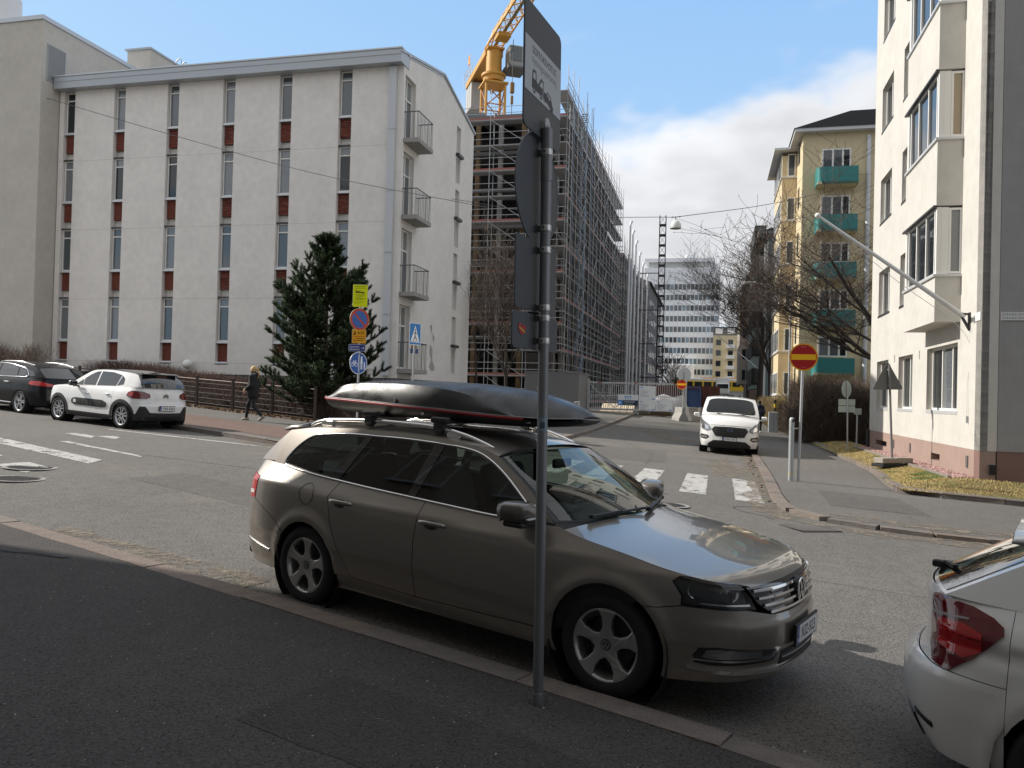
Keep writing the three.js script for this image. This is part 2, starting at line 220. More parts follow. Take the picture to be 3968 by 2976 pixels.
// far side of the main road: kerb, red cycle lane, grey walk, planting bed
const corner = path([ST(-60, 8.0), ST(-30, 8.0), ST(-16, 7.95), ST(-12, 7.95), ST(-10.4, 8.25), ST(-9.3, 9.2), Q(-5.1, 18.2), Q(-5.05, 22), Q(-5.05, 30), Q(-5.05, 40), Q(-5.05, 58)], 5);
slab('far_pavement', [...corner, Q(-13.1, 60), Q(-13.1, 31.7), ST(-22, 15.2), ST(-60, 15.2)], 0.10, paveGrey, 0.7);
slab('cycle_lane', [...STp(-60, -13.6, s => 8.55, 20), ...STp(-13.6, -60, s => 11.0, 20)], 0.106, redPave, 0.7);
kerb('far_kerb', corner.filter(p => { const [q, pp] = QP(...p); return p[1] > -60; }), 0.26, 0.105, 1.5, -1);
struct('planting_bed', sheet([...STp(-60, -19, s => 14.5, 16), Q(-13.4, 29.5), Q(-13.6, 31.9), Q(-44, 31.9)], 0.13, 1.2), M([0.14, 0.10, 0.075], 0.95, { map: earthT, bumpMap: asphaltB, bumpScale: 0.02 }), { uv: 1 });
// right-hand pavement with a granite edge, dropped to the road at the corner
const rightEdge = path([Q(1.62, 64), Q(1.62, 45), Q(1.60, 29), Q(1.45, 18.8), Q(1.38, 15.6), Q(1.50, 14.2), Q(1.85, 13.7), Q(2.7, 13.35), Q(4.1, 13.3), Q(6.5, 13.4), Q(10, 13.8), Q(24, 16)], 6);
slab('right_pavement', [...rightEdge, Q(30, 30), Q(20, 34), Q(20, 64)], 0.06, paveGrey, 0.5);
kerb('right_kerb', rightEdge.filter(p => QP(...p)[1] < 50 && QP(...p)[0] < 12), 0.25, 0.068, 0.72, 1);
// raised lawn round the corner house
const lawnEdge = path([Q(4.55, 38.6), Q(4.53, 35), Q(4.47, 30), Q(4.42, 24.6), Q(4.12, 21.4), Q(3.98, 19.2), Q(4.02, 18.66)], 5).concat([Q(4.92, 18.46), Q(6.2, 18.35), Q(8, 18.3), Q(14, 18.6)]);
const lawnH = (x, z) => { const [q, p] = QP(x, z), k = Math.min((q - 4.3) / 1.6, (p - 18.6) / 1.9); return lerp(0.16, 0.40, smooth(0, 1, k)) * lerp(0.8, 1, smooth(40, 30, p)); };
kerb('lawn_kerb', lawnEdge.filter(p => QP(...p)[0] < 11), 0.20, 0.185, 1.15, -1);
struct('lawn', panel([...lawnEdge.map(p => p), Q(14, 21), Q(6.4, 21), Q(6.1, 38.8)], (x, z) => [x, gy(x, z) + lawnH(x, z) + 0.015 * nz(x * 3, z * 3, 1), z], 0.25, { flip: true, eps: 0.05 }), M([0.26, 0.21, 0.105], 0.97, { map: earthT, bumpMap: asphaltB, bumpScale: 0.02 }), { uv: 1 });
{ // straw-coloured spring grass, gravel strip along the wall, grit on the road
  const r = rng(5), P = [], C = [], N = []; const blade = (x, y, z, h, w, c) => { const a = r() * 6.28, lx = Math.cos(a) * h * (0.5 + r() * 0.9), lz = Math.sin(a) * h * (0.5 + r() * 0.9), cx = -Math.sin(a) * w, cz = Math.cos(a) * w; P.push(x - cx, y, z - cz, x + cx, y, z + cz, x + lx, y + h, z + lz); for (let i = 0; i < 3; i++) { N.push(0, 1, 0); C.push(...c); } };
  for (let i = 0; i < 42000; i++) { const near = r() < 0.55, p = near ? 18.5 + r() * 5 : 18.5 + r() * 20, q = p < 20.4 ? 4 + r() * 7 : 4.1 + r() * 1.35; const [x, z] = Q(q, p), k = fbm(x * 0.9, z * 0.9, 2.2, 3); if (p > 21.4 && q < 4.42 || p > 20.4 && q > 5.4) continue; const g = smooth(0.05, 0.35, k), b = 0.65 + 0.6 * r(); blade(x, gy(x, z) + lawnH(x, z), z, 0.018 + 0.03 * r(), 0.004 + 0.003 * r(), [lerp(0.46, 0.16, g) * b, lerp(0.36, 0.20, g) * b, lerp(0.15, 0.06, g) * b]); }
  const g = new THREE.BufferGeometry(); g.setAttribute('position', new THREE.Float32BufferAttribute(P, 3)); g.setAttribute('normal', new THREE.Float32BufferAttribute(N, 3)); g.setAttribute('color', new THREE.Float32BufferAttribute(C, 3));
  const m = new THREE.Mesh(g, M([1, 1, 1], 0.95, { vertexColors: true, side: THREE.DoubleSide })); m.name = 'lawn_grass'; m.userData = { kind: 'stuff', label: 'straw yellow spring grass on the raised lawn', category: 'grass' }; scene.add(m);
  const stones = (name, label, n, f, c) => { const S = [], base = new THREE.TetrahedronGeometry(1, 0); for (let i = 0; i < n; i++) { const [x, y, z, s] = f(); const t = base.clone(); t.rotateX(r() * 6).rotateY(r() * 6).scale(s * (0.7 + r() * 0.7), s * (0.4 + 0.4 * r()), s * (0.7 + r() * 0.7)).translate(x, y, z); S.push(t); } const g = merge(S), cl = new Float32Array(g.attributes.position.count * 3); for (let i = 0; i < n; i++) { const k = 0.6 + 0.8 * r(), per = g.attributes.position.count / n; for (let j = 0; j < per; j++) for (let q = 0; q < 3; q++) cl[(i * per + j) * 3 + q] = c[q] * k; } g.setAttribute('color', new THREE.BufferAttribute(cl, 3)); const m = new THREE.Mesh(g, M([1, 1, 1], 0.9, { vertexColors: true })); m.name = name; m.userData = { kind: 'stuff', label, category: 'gravel' }; m.castShadow = true; scene.add(m); };
  stones('wall_gravel', 'pink crushed stone along the foot of the white house', 4200, () => { const p = 20.6 + r() * 13, q = 5.42 + r() * 0.6, [x, z] = Q(q, p); return [x, gy(x, z) + lawnH(x, z) + 0.012, z, 0.022 + 0.022 * r()]; }, [0.42, 0.27, 0.25]);
  stones('road_grit', 'loose sanding grit lying on the asphalt and along the kerbs', 9000, () => { const k = r(); let x, z, h = 0.002; if (k < 0.30) { const s = -7 + r() * 9; [x, z] = ST(s, tIn(s) + KW + 0.02 + Math.pow(r(), 2) * 1.3); } else if (k < 0.55) { const s = -9 + r() * 11; [x, z] = ST(s, tIn(s) - r() * 3.2); h = 0.048; } else if (k < 0.8) { const p = 12.4 + r() * 16; [x, z] = Q(1.42 - Math.pow(r(), 2) * 0.9 + 0.12 * Math.sin(p), p); } else { [x, z] = ST(-16 + r() * 22, 0.4 + r() * 10); } return [x, gy(x, z) + h, z, 0.0025 + 0.0045 * r() * r() + (r() < 0.02 ? 0.006 : 0)]; }, [0.34, 0.31, 0.27]);
}
{ // garden edging board between lawn and gravel
  const P = Array.from({ length: 14 }, (_, i) => Q(5.42, 20.6 + i)); const g = []; for (let i = 0; i + 1 < P.length; i++) { const a = P[i], b = P[i + 1]; g.push(beam([a[0], gy(...a) + lawnH(...a) + 0.01, a[1]], [b[0], gy(...b) + lawnH(...b) + 0.01, b[1]], 0.07, 0.10)); }
  single('edging_kerb', 'low concrete edging between the lawn and the gravel strip', 'edging', g, M([0.30, 0.285, 0.26], 0.9, { map: graniteT }));
}
// painted markings, worn through in places
const paintW = new THREE.MeshStandardMaterial({ color: L(0.62, 0.61, 0.58), roughness: 0.8, map: asphaltT, alphaMap: wearT, transparent: true });
function rag(poly, amp = 0.012, n = 9) { const r = rng(Math.round(poly[0][0] * 1000) | 0), o = []; for (let k = 0; k < poly.length; k++) { const a = poly[k], b = poly[(k + 1) % poly.length], m = Math.max(2, Math.ceil(Math.hypot(b[0] - a[0], b[1] - a[1]) * n)); for (let i = 0; i < m; i++) o.push([lerp(a[0], b[0], i / m) + (r() - 0.5) * amp * 2, lerp(a[1], b[1], i / m) + (r() - 0.5) * amp * 2]); } return o; }
const mark = (name, label, poly, group) => single(name, label, 'road marking', sheet(rag(poly), 0.005, 0.4), paintW, { uv: 1, group });
const cwSet = 'zebra crossing stripes over the side street', cwSet2 = 'zebra crossing stripes over the main road';
for (let k = -4; k <= 0; k++) mark('crossing_stripe', 'white zebra stripe painted across the side street in front of the van', [Q(k * 1.02 + 0.46, 15.1 - k * 0.42), Q(k * 1.02 + 0.96, 15.0 - k * 0.42), Q(k * 1.02 + 0.98, 19.0 - k * 0.3), Q(k * 1.02 + 0.50, 19.2 - k * 0.3)], cwSet);
for (const [t0, t1, s1, s0] of [[2.55, 3.0, -11.1, -16.2], [3.75, 3.92, -11.6, -14.6], [1.35, 1.9, -10.55, -11.6], [1.35, 1.9, -12.2, -16], [0.2, 0.7, -10.2, -15], [4.62, 4.95, -15.2, -16.3], [5.0, 5.35, -14.9, -15.6]]) mark('crossing_stripe', 'white zebra stripe painted on the main road towards the parked cars', [ST(s0, t0), ST(s1, t0 + 0.05), ST(s1 - 0.35, t1), ST(s0, t1)], cwSet2);
mark('parking_line', 'thin white parking bay line running out from behind the white hatchback', [ST(-17.2, 6.05), ST(-11.6, 7.72), ST(-11.65, 7.85), ST(-17.25, 6.18)]);
// ironwork in the road
function manhole(x, z, label) { const o = thing('manhole_cover', label, 'manhole cover', [x, gy(x, z) + 0.004, z]); const iron = M([0.11, 0.105, 0.10], 0.7, { metalness: 0.5 }); part(o, 'ring', ext(circ(0, 0, 0.38, 40), 0.006, 0, [circ(0, 0, 0.32, 40)]).rotateX(-Math.PI / 2), M([0.26, 0.25, 0.24], 0.9)); part(o, 'lid', [new THREE.CylinderGeometry(0.315, 0.315, 0.006, 40)], iron); for (let i = -4; i <= 4; i++) { const w = Math.sqrt(0.29 * 0.29 - i * i * 0.0036); part(o, 'rib', bx(2 * w, 0.008, 0.022, 0, 0.004, i * 0.06), iron); } o.rotation.set(-0.0099, 0, -0.0446); return o; }
manhole(-7.44, -12.42, 'round iron manhole cover lying between the zebra stripes on the main road'); manhole(-7.0, -11.35, 'round iron manhole cover just past the zebra stripe end on the main road'); manhole(2.62, -13.3, 'round iron manhole cover before the side street zebra crossing');
{ const x = 4.49, z = -11.93, o = thing('drain_grate', 'slotted iron drain grate in the road at the corner kerb', 'drain grate', [x, gy(x, z) + 0.003, z], 0.35); const iron = M([0.07, 0.068, 0.066], 0.7, { metalness: 0.4 }); part(o, 'frame', ext(rect(-0.36, 0.36, -0.28, 0.28), 0.006, 0, [rect(-0.32, 0.32, -0.24, 0.24)]).rotateX(-Math.PI / 2), iron); for (let i = 0; i < 13; i++) part(o, 'bar', bx(0.022, 0.006, 0.48, -0.30 + i * 0.05, 0.003, 0), M([0.10, 0.095, 0.09], 0.8)); o.rotation.set(0, 0.35, -0.0446); }
{ // cracks and cut seams filled with bitumen
  const bit = M([0.035, 0.034, 0.034], 0.7); const seam = (pts, w, h) => { const P = path(pts, 8), r = rng(pts.length * 7 + Math.round(pts[0][0] * 10)), l = [], q = []; for (let i = 0; i < P.length; i++) { const a = P[Math.max(0, i - 1)], b = P[Math.min(P.length - 1, i + 1)], d = Math.hypot(b[0] - a[0], b[1] - a[1]) || 1, nx = -(b[1] - a[1]) / d, nzz = (b[0] - a[0]) / d, k = w * (0.4 + r()), j = (r() - 0.5) * 0.05; l.push([P[i][0] + nx * (j + k), P[i][1] + nzz * (j + k)]); q.unshift([P[i][0] + nx * (j - k), P[i][1] + nzz * (j - k)]); } struct('asphalt_seam', sheet([...l, ...q], h, 0.5), bit, { uv: 1 }); };
  seam([ST(-5.0, -0.58), ST(-6.2, -1.2), ST(-7.6, -2.0), ST(-9, -2.7)], 0.022, 0.050); seam([ST(-5.0, -0.62), ST(-6.3, -1.32), ST(-7.7, -2.1)], 0.012, 0.050);
  seam([Q(-1.6, 21), Q(-1.8, 25), Q(-3.1, 30), Q(-3.4, 36)], 0.012, 0.003); seam([Q(1.0, 13.2), Q(0.4, 14.1), Q(1.1, 14.6)], 0.018, 0.003); seam([ST(-12, 4), ST(-8, 5.2), ST(-4, 6.0)], 0.008, 0.003); seam([Q(1.95, 29.5), Q(4.4, 29.2)], 0.02, 0.064); seam([Q(-4.6, 38), Q(-1, 38.6), Q(1.4, 38)], 0.03, 0.003);
}
{ // repair patches and drifts of sand left from the winter
  const patch = (poly, c, h = 0.0025) => { const m = struct('asphalt_patch', sheet(rag(poly, 0.02, 4), h, 0.4), asphalt(c), { uv: 1 }); tint(m, blotch); };
  patch([ST(-9.5, 2.4), ST(-6.2, 2.5), ST(-6.1, 3.5), ST(-9.6, 3.4)], [0.155, 0.146, 0.136]); patch([Q(-3.6, 21.5), Q(-1.2, 21.8), Q(-1.4, 27), Q(-3.7, 26.6)], [0.155, 0.145, 0.134]); patch([Q(-0.6, 22.5), Q(0.9, 22.4), Q(0.9, 24), Q(-0.6, 24.1)], [0.21, 0.195, 0.177]); patch([ST(-3.2, 4.2), ST(2.5, 5.2), ST(2.3, 6.3), ST(-3.3, 5.3)], [0.20, 0.188, 0.172]); patch([Q(2.1, 15.2), Q(3.7, 15), Q(3.7, 17.6), Q(2.2, 17.8)], [0.145, 0.136, 0.127], 0.0635); patch([ST(-7.2, -3.6), ST(-3.0, -3.1), ST(-3.1, -1.9), ST(-7.3, -2.3)], [0.064, 0.058, 0.054], 0.0455); patch([ST(-1.2, -1.55), ST(1.6, -1.3), ST(1.6, -0.62), ST(-1.3, -0.75)], [0.058, 0.052, 0.048], 0.0455);
  const sandA = tex(512, 512, (u, v) => { const k = wrapN(u, v, 6, 2) * 0.9 + wrapN(u, v, 22, 5) * 0.6 + wrapN(u, v, 90, 7) * 0.5; return Math.max(0, Math.min(1, 0.42 + k * 0.9)); }, { size: 1.7 }), sandM = new THREE.MeshStandardMaterial({ color: L(0.30, 0.255, 0.20), roughness: 0.97, map: asphaltT, alphaMap: sandA, transparent: true });
  const drift = (pts, w, h) => { const P = path(pts, 6), r = rng(Math.round(pts[0][0] * 77) & 1023), l = [], q = []; for (let i = 0; i < P.length; i++) { const a = P[Math.max(0, i - 1)], b = P[Math.min(P.length - 1, i + 1)], d = Math.hypot(b[0] - a[0], b[1] - a[1]) || 1, nx = -(b[1] - a[1]) / d, nn = (b[0] - a[0]) / d, k = w * (0.5 + 0.8 * r()); l.push([P[i][0] + nx * k, P[i][1] + nn * k]); q.unshift([P[i][0] - nx * k * 0.8, P[i][1] - nn * k * 0.8]); } struct('sand_drift', sheet([...l, ...q], h, 0.3), sandM, { uv: 1 }); };
  drift([Q(1.2, 30), Q(1.15, 24), Q(1.05, 18), Q(0.95, 15), Q(1.2, 13.6), Q(2.2, 12.9), Q(4.5, 12.9), Q(7, 13.1)], 0.32, 0.0065); drift([Q(1.9, 13.9), Q(3, 13.75), Q(5, 13.7)], 0.25, 0.0655); drift([ST(-6.5, 0.0), ST(-4.5, 0.12), ST(-3.4, 0.25)], 0.2, 0.0065); drift([ST(-14, 7.6), ST(-12, 7.6), ST(-10.5, 7.8)], 0.2, 0.0065); drift([Q(-1, 33), Q(-2, 36), Q(-3, 40)], 0.9, 0.0065); drift([Q(0.4, 19.5), Q(0.2, 25)], 0.5, 0.0065);
}
// ---------------------------------------------------------------- buildings
const wallW = plaster([0.83, 0.80, 0.76]), wallR = plaster([0.60, 0.58, 0.535]), wallBlk = plaster([0.56, 0.53, 0.475]), concreteM = M([0.33, 0.32, 0.30], 0.9, { map: plasterT, bumpMap: plasterB, bumpScale: 0.006 });
const trim = M([0.40, 0.43, 0.46], 0.45, { metalness: 0.3 }), frameW = M([0.74, 0.73, 0.70], 0.5), sillW = M([0.60, 0.61, 0.62], 0.4, { metalness: 0.3 }), sillD = M([0.04, 0.04, 0.042], 0.5);
const paneDark = MP([0.015, 0.02, 0.024], 0.03, { ior: 1.6 }), paneBlind = MP([0.16, 0.175, 0.19], 0.25, { clearcoat: 1, clearcoatRoughness: 0.02 }), paneMid = MP([0.06, 0.075, 0.085], 0.1, { clearcoat: 1, clearcoatRoughness: 0.02 }), panes = [paneDark, paneBlind, paneMid, paneBlind, paneMid];
const SB = (name, label, cat, q, p, y = 0, group) => { const [x, z] = Q(q, p); return thing(name, label, cat, [x, y, z], TURN, group); };
// a window in the plane z=0 facing +z, lower left corner at x,y; bars: x positions of mullions, transoms: y positions (fractions)
function windowAt(b, x, y, w, h, z, o = {}) {
  const t = o.t || 0.055, d = o.d || 0.07, f = [bxy(x, x + w, y, y + t, z - d, z), bxy(x, x + w, y + h - t, y + h, z - d, z), bxy(x, x + t, y + t, y + h - t, z - d, z), bxy(x + w - t, x + w, y + t, y + h - t, z - d, z)];
  const X = [0, ...(o.mull || []), 1].map(k => x + k * w), Y = [0, ...(o.trans || []), 1].map(k => y + k * h);
  for (let i = 1; i + 1 < X.length; i++) f.push(bxy(X[i] - t * 0.6, X[i] + t * 0.6, y + t, y + h - t, z - d, z - 0.002)); for (let i = 1; i + 1 < Y.length; i++) f.push(bxy(x + t, x + w - t, Y[i] - t * 0.55, Y[i] + t * 0.55, z - d, z - 0.004));
  const win = part(b, o.name || 'window', f, o.frame || frameW); if (o.label) win.userData.label = o.label; let n = 0;
  for (let i = 0; i + 1 < X.length; i++) for (let j = 0; j + 1 < Y.length; j++) part(win, 'pane', new THREE.BoxGeometry(X[i + 1] - X[i] - t * 0.8, Y[j + 1] - Y[j] - t * 0.8, 0.01).rotateX((rPane() - 0.5) * 0.016).rotateY((rPane() - 0.5) * 0.022).translate((X[i] + X[i + 1]) / 2, (Y[j] + Y[j + 1]) / 2, z - d + 0.017), (o.glass || paneDark)[n++] || (o.glass.length ? o.glass[0] : o.glass));
  if (o.sill) part(win, 'sill', [bxy(x - 0.06, x + w + 0.06, y - 0.06, y - 0.005, z - d, z + o.sill), bxy(x - 0.06, x + w + 0.06, y - 0.09, y - 0.06, z + o.sill - 0.02, z + o.sill)], o.sillM || sillW);
  return win;
}
const rPane = rng(404);
const turnSide = (m, s) => { m.rotation.y = s > 0 ? Math.PI / 2 : -Math.PI / 2; return m; }; // a child built facing +z, turned to face +x (s>0) or -x
{ // white slab block with brick panels under narrow windows; local x = across, z = 0 is the street front
  const b = SB('apartment_block', 'white plastered block with narrow windows and red brick panels beneath them', 'building', -13.1, 31.8), x0 = -17.65, r = rng(21), xs = [-17.37, -14.54, -11.64, -8.72, -5.87, -2.97], H = 15.7;
  const wall = part(b, 'wall', [bxy(x0, -0.40, 2.3, H, -9.9, -0.34), ...[x0, ...xs.map(x => x + 0.60)].map((x, i) => bxy(x, i < 6 ? xs[i] - 0.02 : -0.345, 2.74, H, -0.34, 0)), bxy(x0, -0.345, 2.3, 2.739, -0.34, 0.0)], wallW);
  part(b, 'plinth', [bxy(x0, -0.05, -1.5, 2.3, -9.8, -0.08)], M([0.20, 0.20, 0.20], 0.9, { map: plasterT }));
  for (let i = 0; i < 58; i++) part(b, 'plinth_rib', bxy(-11.6 + i * 0.2, -11.52 + i * 0.2, 0.6, 2.29, -0.08, -0.045), M([0.22, 0.22, 0.225], 0.9));
  const bricks = [[0.20, 0.055, 0.035], [0.17, 0.045, 0.03], [0.24, 0.075, 0.05], [0.14, 0.04, 0.03]].map(c => M(c, 0.88, { map: plasterT })), mortar = M([0.10, 0.06, 0.05], 0.95), bg = new THREE.BoxGeometry(0.235, 0.06, 0.05), bh = new THREE.BoxGeometry(0.115, 0.06, 0.05); let nb = 0; const rest = [];
  for (let c = 5; c >= 0; c--) for (let k = 0; k < 4; k++) {
    const yb = 12.78 - k * 3.305, x = xs[c], top = k ? yb + 2.90 : H - 0.02, y = yb + 0.93, w = 0.58;
    const kind = [0, 1, 2, 1, 1, 2][Math.floor(r() * 6)], P = [paneDark, paneBlind, paneMid];
    const win = windowAt(b, x + 0.01, y, w - 0.02 + 0.02, top - y, -0.14, { t: 0.05, trans: [0.80], glass: [P[kind], P[r() < 0.4 ? 1 : kind]], sill: 0.10 });
    if (r() < 0.45) part(win, 'blind', bxy(x + 0.06, x + w - 0.05, y + 0.05 + (k ? 0.5 : 0.3) * r(), y + 1.55, -0.196, -0.193), M([0.26, 0.28, 0.30], 0.6));
    if (k) part(win, 'lintel_cap', bxy(x - 0.04, x + w + 0.06, top + 0.0, top + 0.06, -0.2, -0.06), sillD);
    const bp = part(b, 'brick_panel', bxy(x, x + w, yb, yb + 0.84, -0.33, -0.235), mortar);
    if (k === 3) part(bp, 'panel_sill', bxy(x - 0.05, x + w + 0.05, yb - 0.08, yb, -0.3, 0.04), sillW);
    for (let i = 0; i < 11; i++) { let u = i % 2 ? -0.06 : 0.0; while (u < w - 0.05) { const half = u < 0 || u + 0.235 > w, l = half ? 0.115 : 0.235, ux = u < 0 ? 0.004 : u; const g = half ? bh : bg, px = x + ux + l / 2 + 0.004, py = yb + 0.040 + i * 0.0755, pz = -0.215 + r() * 0.006; if (px + l / 2 < x + w + 0.01) { if (nb < 300) { const m = new THREE.Mesh(g, bricks[Math.floor(r() * 4)]); m.name = 'brick'; m.position.set(px, py, pz); m.castShadow = m.receiveShadow = true; bp.add(m); nb++; } else rest.push([g.clone().translate(px, py, pz)][0]); } u = ux + l + 0.013; } }
  }
  part(b, 'further_bricks', rest, bricks[0], { kind: 'stuff' });
  for (const y of [12.32, 9.02, 5.72, 2.80]) [x0, ...xs.map(x => x + 0.60)].forEach((x, i) => part(b, 'plaster_joint', bxy(x + 0.01, (i < 6 ? xs[i] - 0.03 : -0.62), y, y + 0.014, -0.02, 0.0025), M([0.50, 0.475, 0.44], 0.95)));
  part(b, 'fascia', [bxy(x0 + 0.02, 0.06, 15.70, 16.26, -0.5, 0.44)], trim); part(b, 'roof_edge', bxy(x0 + 0.02, 0.10, 16.26, 16.32, -0.6, 0.48), M([0.52, 0.55, 0.57], 0.4, { metalness: 0.4 }));
  part(b, 'roof', ext([[0.46, 16.2], [-5.1, 17.36], [-10.4, 16.2], [-10.4, 16.0], [-5.1, 17.18], [0.46, 16.02]], 17.6).rotateY(-Math.PI / 2).translate(x0 + 17.7, 0, 0), trim);
  // gable end, seen along the side street: drawn in (p, y), then turned to face +x
  const holes = [], dy = 3.3, doors = [], nar = [];
  for (let k = 0; k < 4; k++) { const yb = 12.70 - k * dy; holes.push(rect(0.22, 1.45, Math.max(2.3, yb - 0.05), yb + 2.70)); doors.push(yb - 0.05); const n0 = 12.62 - k * dy; holes.push(rect(7.35, 8.0, n0, n0 + 2.95)); nar.push(n0); }
  const gable = part(b, 'gable_wall', ext([[0.004, 2.3], [10.3, 2.3], [10.3, 16.2], [5.1, 17.24], [0.004, 16.1]], 0.36, 0, holes), plaster([0.77, 0.745, 0.71])); gable.rotation.y = Math.PI / 2; gable.position.set(-0.34, 0, 0);
  const gfix = m => { m.rotation.y = Math.PI / 2; m.position.set(0.02, 0, 0); return m; };
  const rail = M([0.10, 0.105, 0.11], 0.6, { metalness: 0.4 });
  doors.forEach((y, k) => { gfix(windowAt(b, 0.22, y, 1.23, 2.75, -0.18, { name: 'balcony_door', mull: [0.5], trans: [0.68], glass: [paneMid, paneBlind, paneMid, paneBlind] }));
    const s = part(b, 'balcony', [bxy(0, 0.72, y - 0.22, y - 0.04, -1.95, -0.12)], concreteM); part(s, 'railing', [...Array.from({ length: 11 }, (_, i) => bar([0.68, y - 0.04, -0.17 - i * 0.173], [0.68, y + 1.08, -0.17 - i * 0.173], 0.009, 5)), ...Array.from({ length: 4 }, (_, i) => bar([0.12 + i * 0.17, y - 0.04, -1.90], [0.12 + i * 0.17, y + 1.08, -1.90], 0.009, 5)), ...Array.from({ length: 4 }, (_, i) => bar([0.12 + i * 0.17, y - 0.04, -0.17], [0.12 + i * 0.17, y + 1.08, -0.17], 0.009, 5))], rail); part(s, 'handrail', [bar([0.0, y + 1.1, -0.17], [0.69, y + 1.1, -0.17], 0.022), bar([0.69, y + 1.1, -0.15], [0.69, y + 1.1, -1.92], 0.022), bar([0.69, y + 1.1, -1.90], [0.0, y + 1.1, -1.90], 0.022)], rail);
    if (k === 3) part(s, 'flower_box', [bxy(0.5, 0.66, y + 0.65, y + 0.85, -0.9, -0.4)], M([0.06, 0.12, 0.3], 0.7)), part(s, 'flowers', Array.from({ length: 14 }, (_, i) => new THREE.IcosahedronGeometry(0.05, 0).translate(0.58 + 0.05 * (r() - 0.5), y + 0.9 + 0.08 * r(), -0.42 - 0.035 * i)), M([0.45, 0.30, 0.03], 0.8), { kind: 'stuff' }); });
  nar.forEach((y, k) => { gfix(windowAt(b, 7.35, y, 0.65, 2.95, -0.16, { trans: [0.5], t: 0.05, glass: [paneDark, paneBlind] })); const fb = part(b, 'window_box', bxy(0.02, 0.2, y + 1.36, y + 1.5, -8.1, -7.25), sillD); });
  part(b, 'gable_edge', [beam([0.05, 16.16, 0.45], [0.05, 17.32, -5.1], 0.10, 0.10), beam([0.05, 17.32, -5.1], [0.05, 16.1, -10.4], 0.10, 0.10)], trim);
  for (let i = 0; i < 5; i++) part(b, 'downpipe', [bxy(-0.60, -0.28, 2.4 + i * 2.65, 5.03 + i * 2.65, 0.01, 0.13), bxy(-0.62, -0.26, 5.0 + i * 2.65, 5.04 + i * 2.65, 0.01, 0.15)], M([0.52, 0.545, 0.57], 0.5));
  part(b, 'wall_stain', panel(spline2([[4.1, 4.9], [4.35, 4.95], [4.4, 4.6], [4.75, 4.4], [4.6, 4.15], [4.45, 4.5], [4.2, 4.7]], 4, true), (p, y) => [0.024, y, -p], 0.2), M([0.30, 0.29, 0.27], 0.95)); part(b, 'wall_stain', panel(spline2([[4.2, 4.0], [4.5, 3.8], [4.55, 3.3], [4.9, 2.9], [4.6, 2.75], [4.1, 2.95], [4.35, 3.3], [4.1, 3.6]], 4, true), (p, y) => [0.024, y, -p], 0.2), M([0.34, 0.33, 0.31], 0.95));
  const lampM = M([0.80, 0.80, 0.78], 0.3); for (const [x, y] of [[-9.95, 2.72], [-1.55, 2.62]]) { const gl = part(b, 'globe_lamp', [new THREE.SphereGeometry(0.21, 20, 14).translate(x, y, 0.30)], lampM); part(gl, 'bracket', bar([x, y, 0], [x, y, 0.2], 0.04), darkMetal); if (x > -5) part(gl, 'house_number', new THREE.PlaneGeometry(0.22, 0.22).translate(x, y, 0.512), new THREE.MeshStandardMaterial({ map: canvasTex(64, 64, c => { c.fillStyle = '#dedddb'; c.fillRect(0, 0, 64, 64); c.fillStyle = '#222'; c.font = 'bold 46px sans-serif'; c.textAlign = 'center'; c.fillText('5', 32, 48); }), roughness: 0.5 }), { uv: 1 }); }
  part(b, 'street_name_plate', new THREE.BoxGeometry(0.62, 0.26, 0.02).translate(-0.98, 2.78, 0.02), M([0.70, 0.70, 0.68], 0.5));
}
{ // taller block at its end
  const b = SB('stair_block', 'taller plain plastered block with a louvred vent beside the white block', 'building', -30.8, 30.7), w = part(b, 'wall', [bxy(-16, 0, -1.5, 18.75, -7.0, 0), bxy(-16, -0.0, -1.5, 18.55, -14, -7.03)], wallBlk);
  part(b, 'roof_edge', [bxy(-16.1, 0.06, 18.75, 18.95, -7.0, 0.06), bxy(-16, 0.05, 18.55, 18.72, -14, -7.0)], M([0.50, 0.53, 0.57], 0.4, { metalness: 0.4 }));
  const lv = part(b, 'louvre', [bxy(-0.02, 0.03, 16.0, 17.75, -1.40, -1.34), bxy(-0.02, 0.03, 16.0, 17.75, -0.34, -0.28), bxy(-0.02, 0.03, 17.69, 17.75, -1.34, -0.34), bxy(-0.02, 0.03, 16.0, 16.06, -1.34, -0.34), bxy(-0.02, 0.004, 16.0, 17.7, -1.34, -0.34)], M([0.36, 0.37, 0.38], 0.5)); for (let i = 0; i < 21; i++) part(lv, 'slat', new THREE.BoxGeometry(0.05, 0.012, 1.0).rotateZ(-0.6).translate(0.02, 16.1 + i * 0.079, -0.84), M([0.50, 0.51, 0.52], 0.5));
  const v = part(b, 'roof_ventilator', [new THREE.CylinderGeometry(0.62, 0.62, 1.5, 28).translate(-4.4, 20.4, -2.2), new THREE.CylinderGeometry(0.45, 0.45, 0.5, 20).translate(-4.4, 19.4, -2.2), bxy(-5.2, -3.6, 18.95, 19.2, -3, -1.4)], M([0.62, 0.63, 0.64], 0.4));
  part(b, 'stair_tower', [bxy(-0.9, 0.6, 17.5, 20.1, -9.4, -6.6)], wallBlk); part(b, 'tower_edge', bxy(-1.0, 0.66, 20.1, 20.2, -9.5, -6.5), trim); part(b, 'ladder', [tube([[0.68, 18.6, -9.0], [0.75, 20.2, -9.0], [0.6, 20.6, -9.0], [0.3, 20.3, -9.0]], 0.03), tube([[0.68, 18.6, -9.5], [0.75, 20.2, -9.5], [0.6, 20.6, -9.5], [0.3, 20.3, -9.5]], 0.03)], galv); part(b, 'chimney', [bxy(-1.5, -1.1, 18.9, 19.8, -7.9, -7.5)], wallBlk);
}
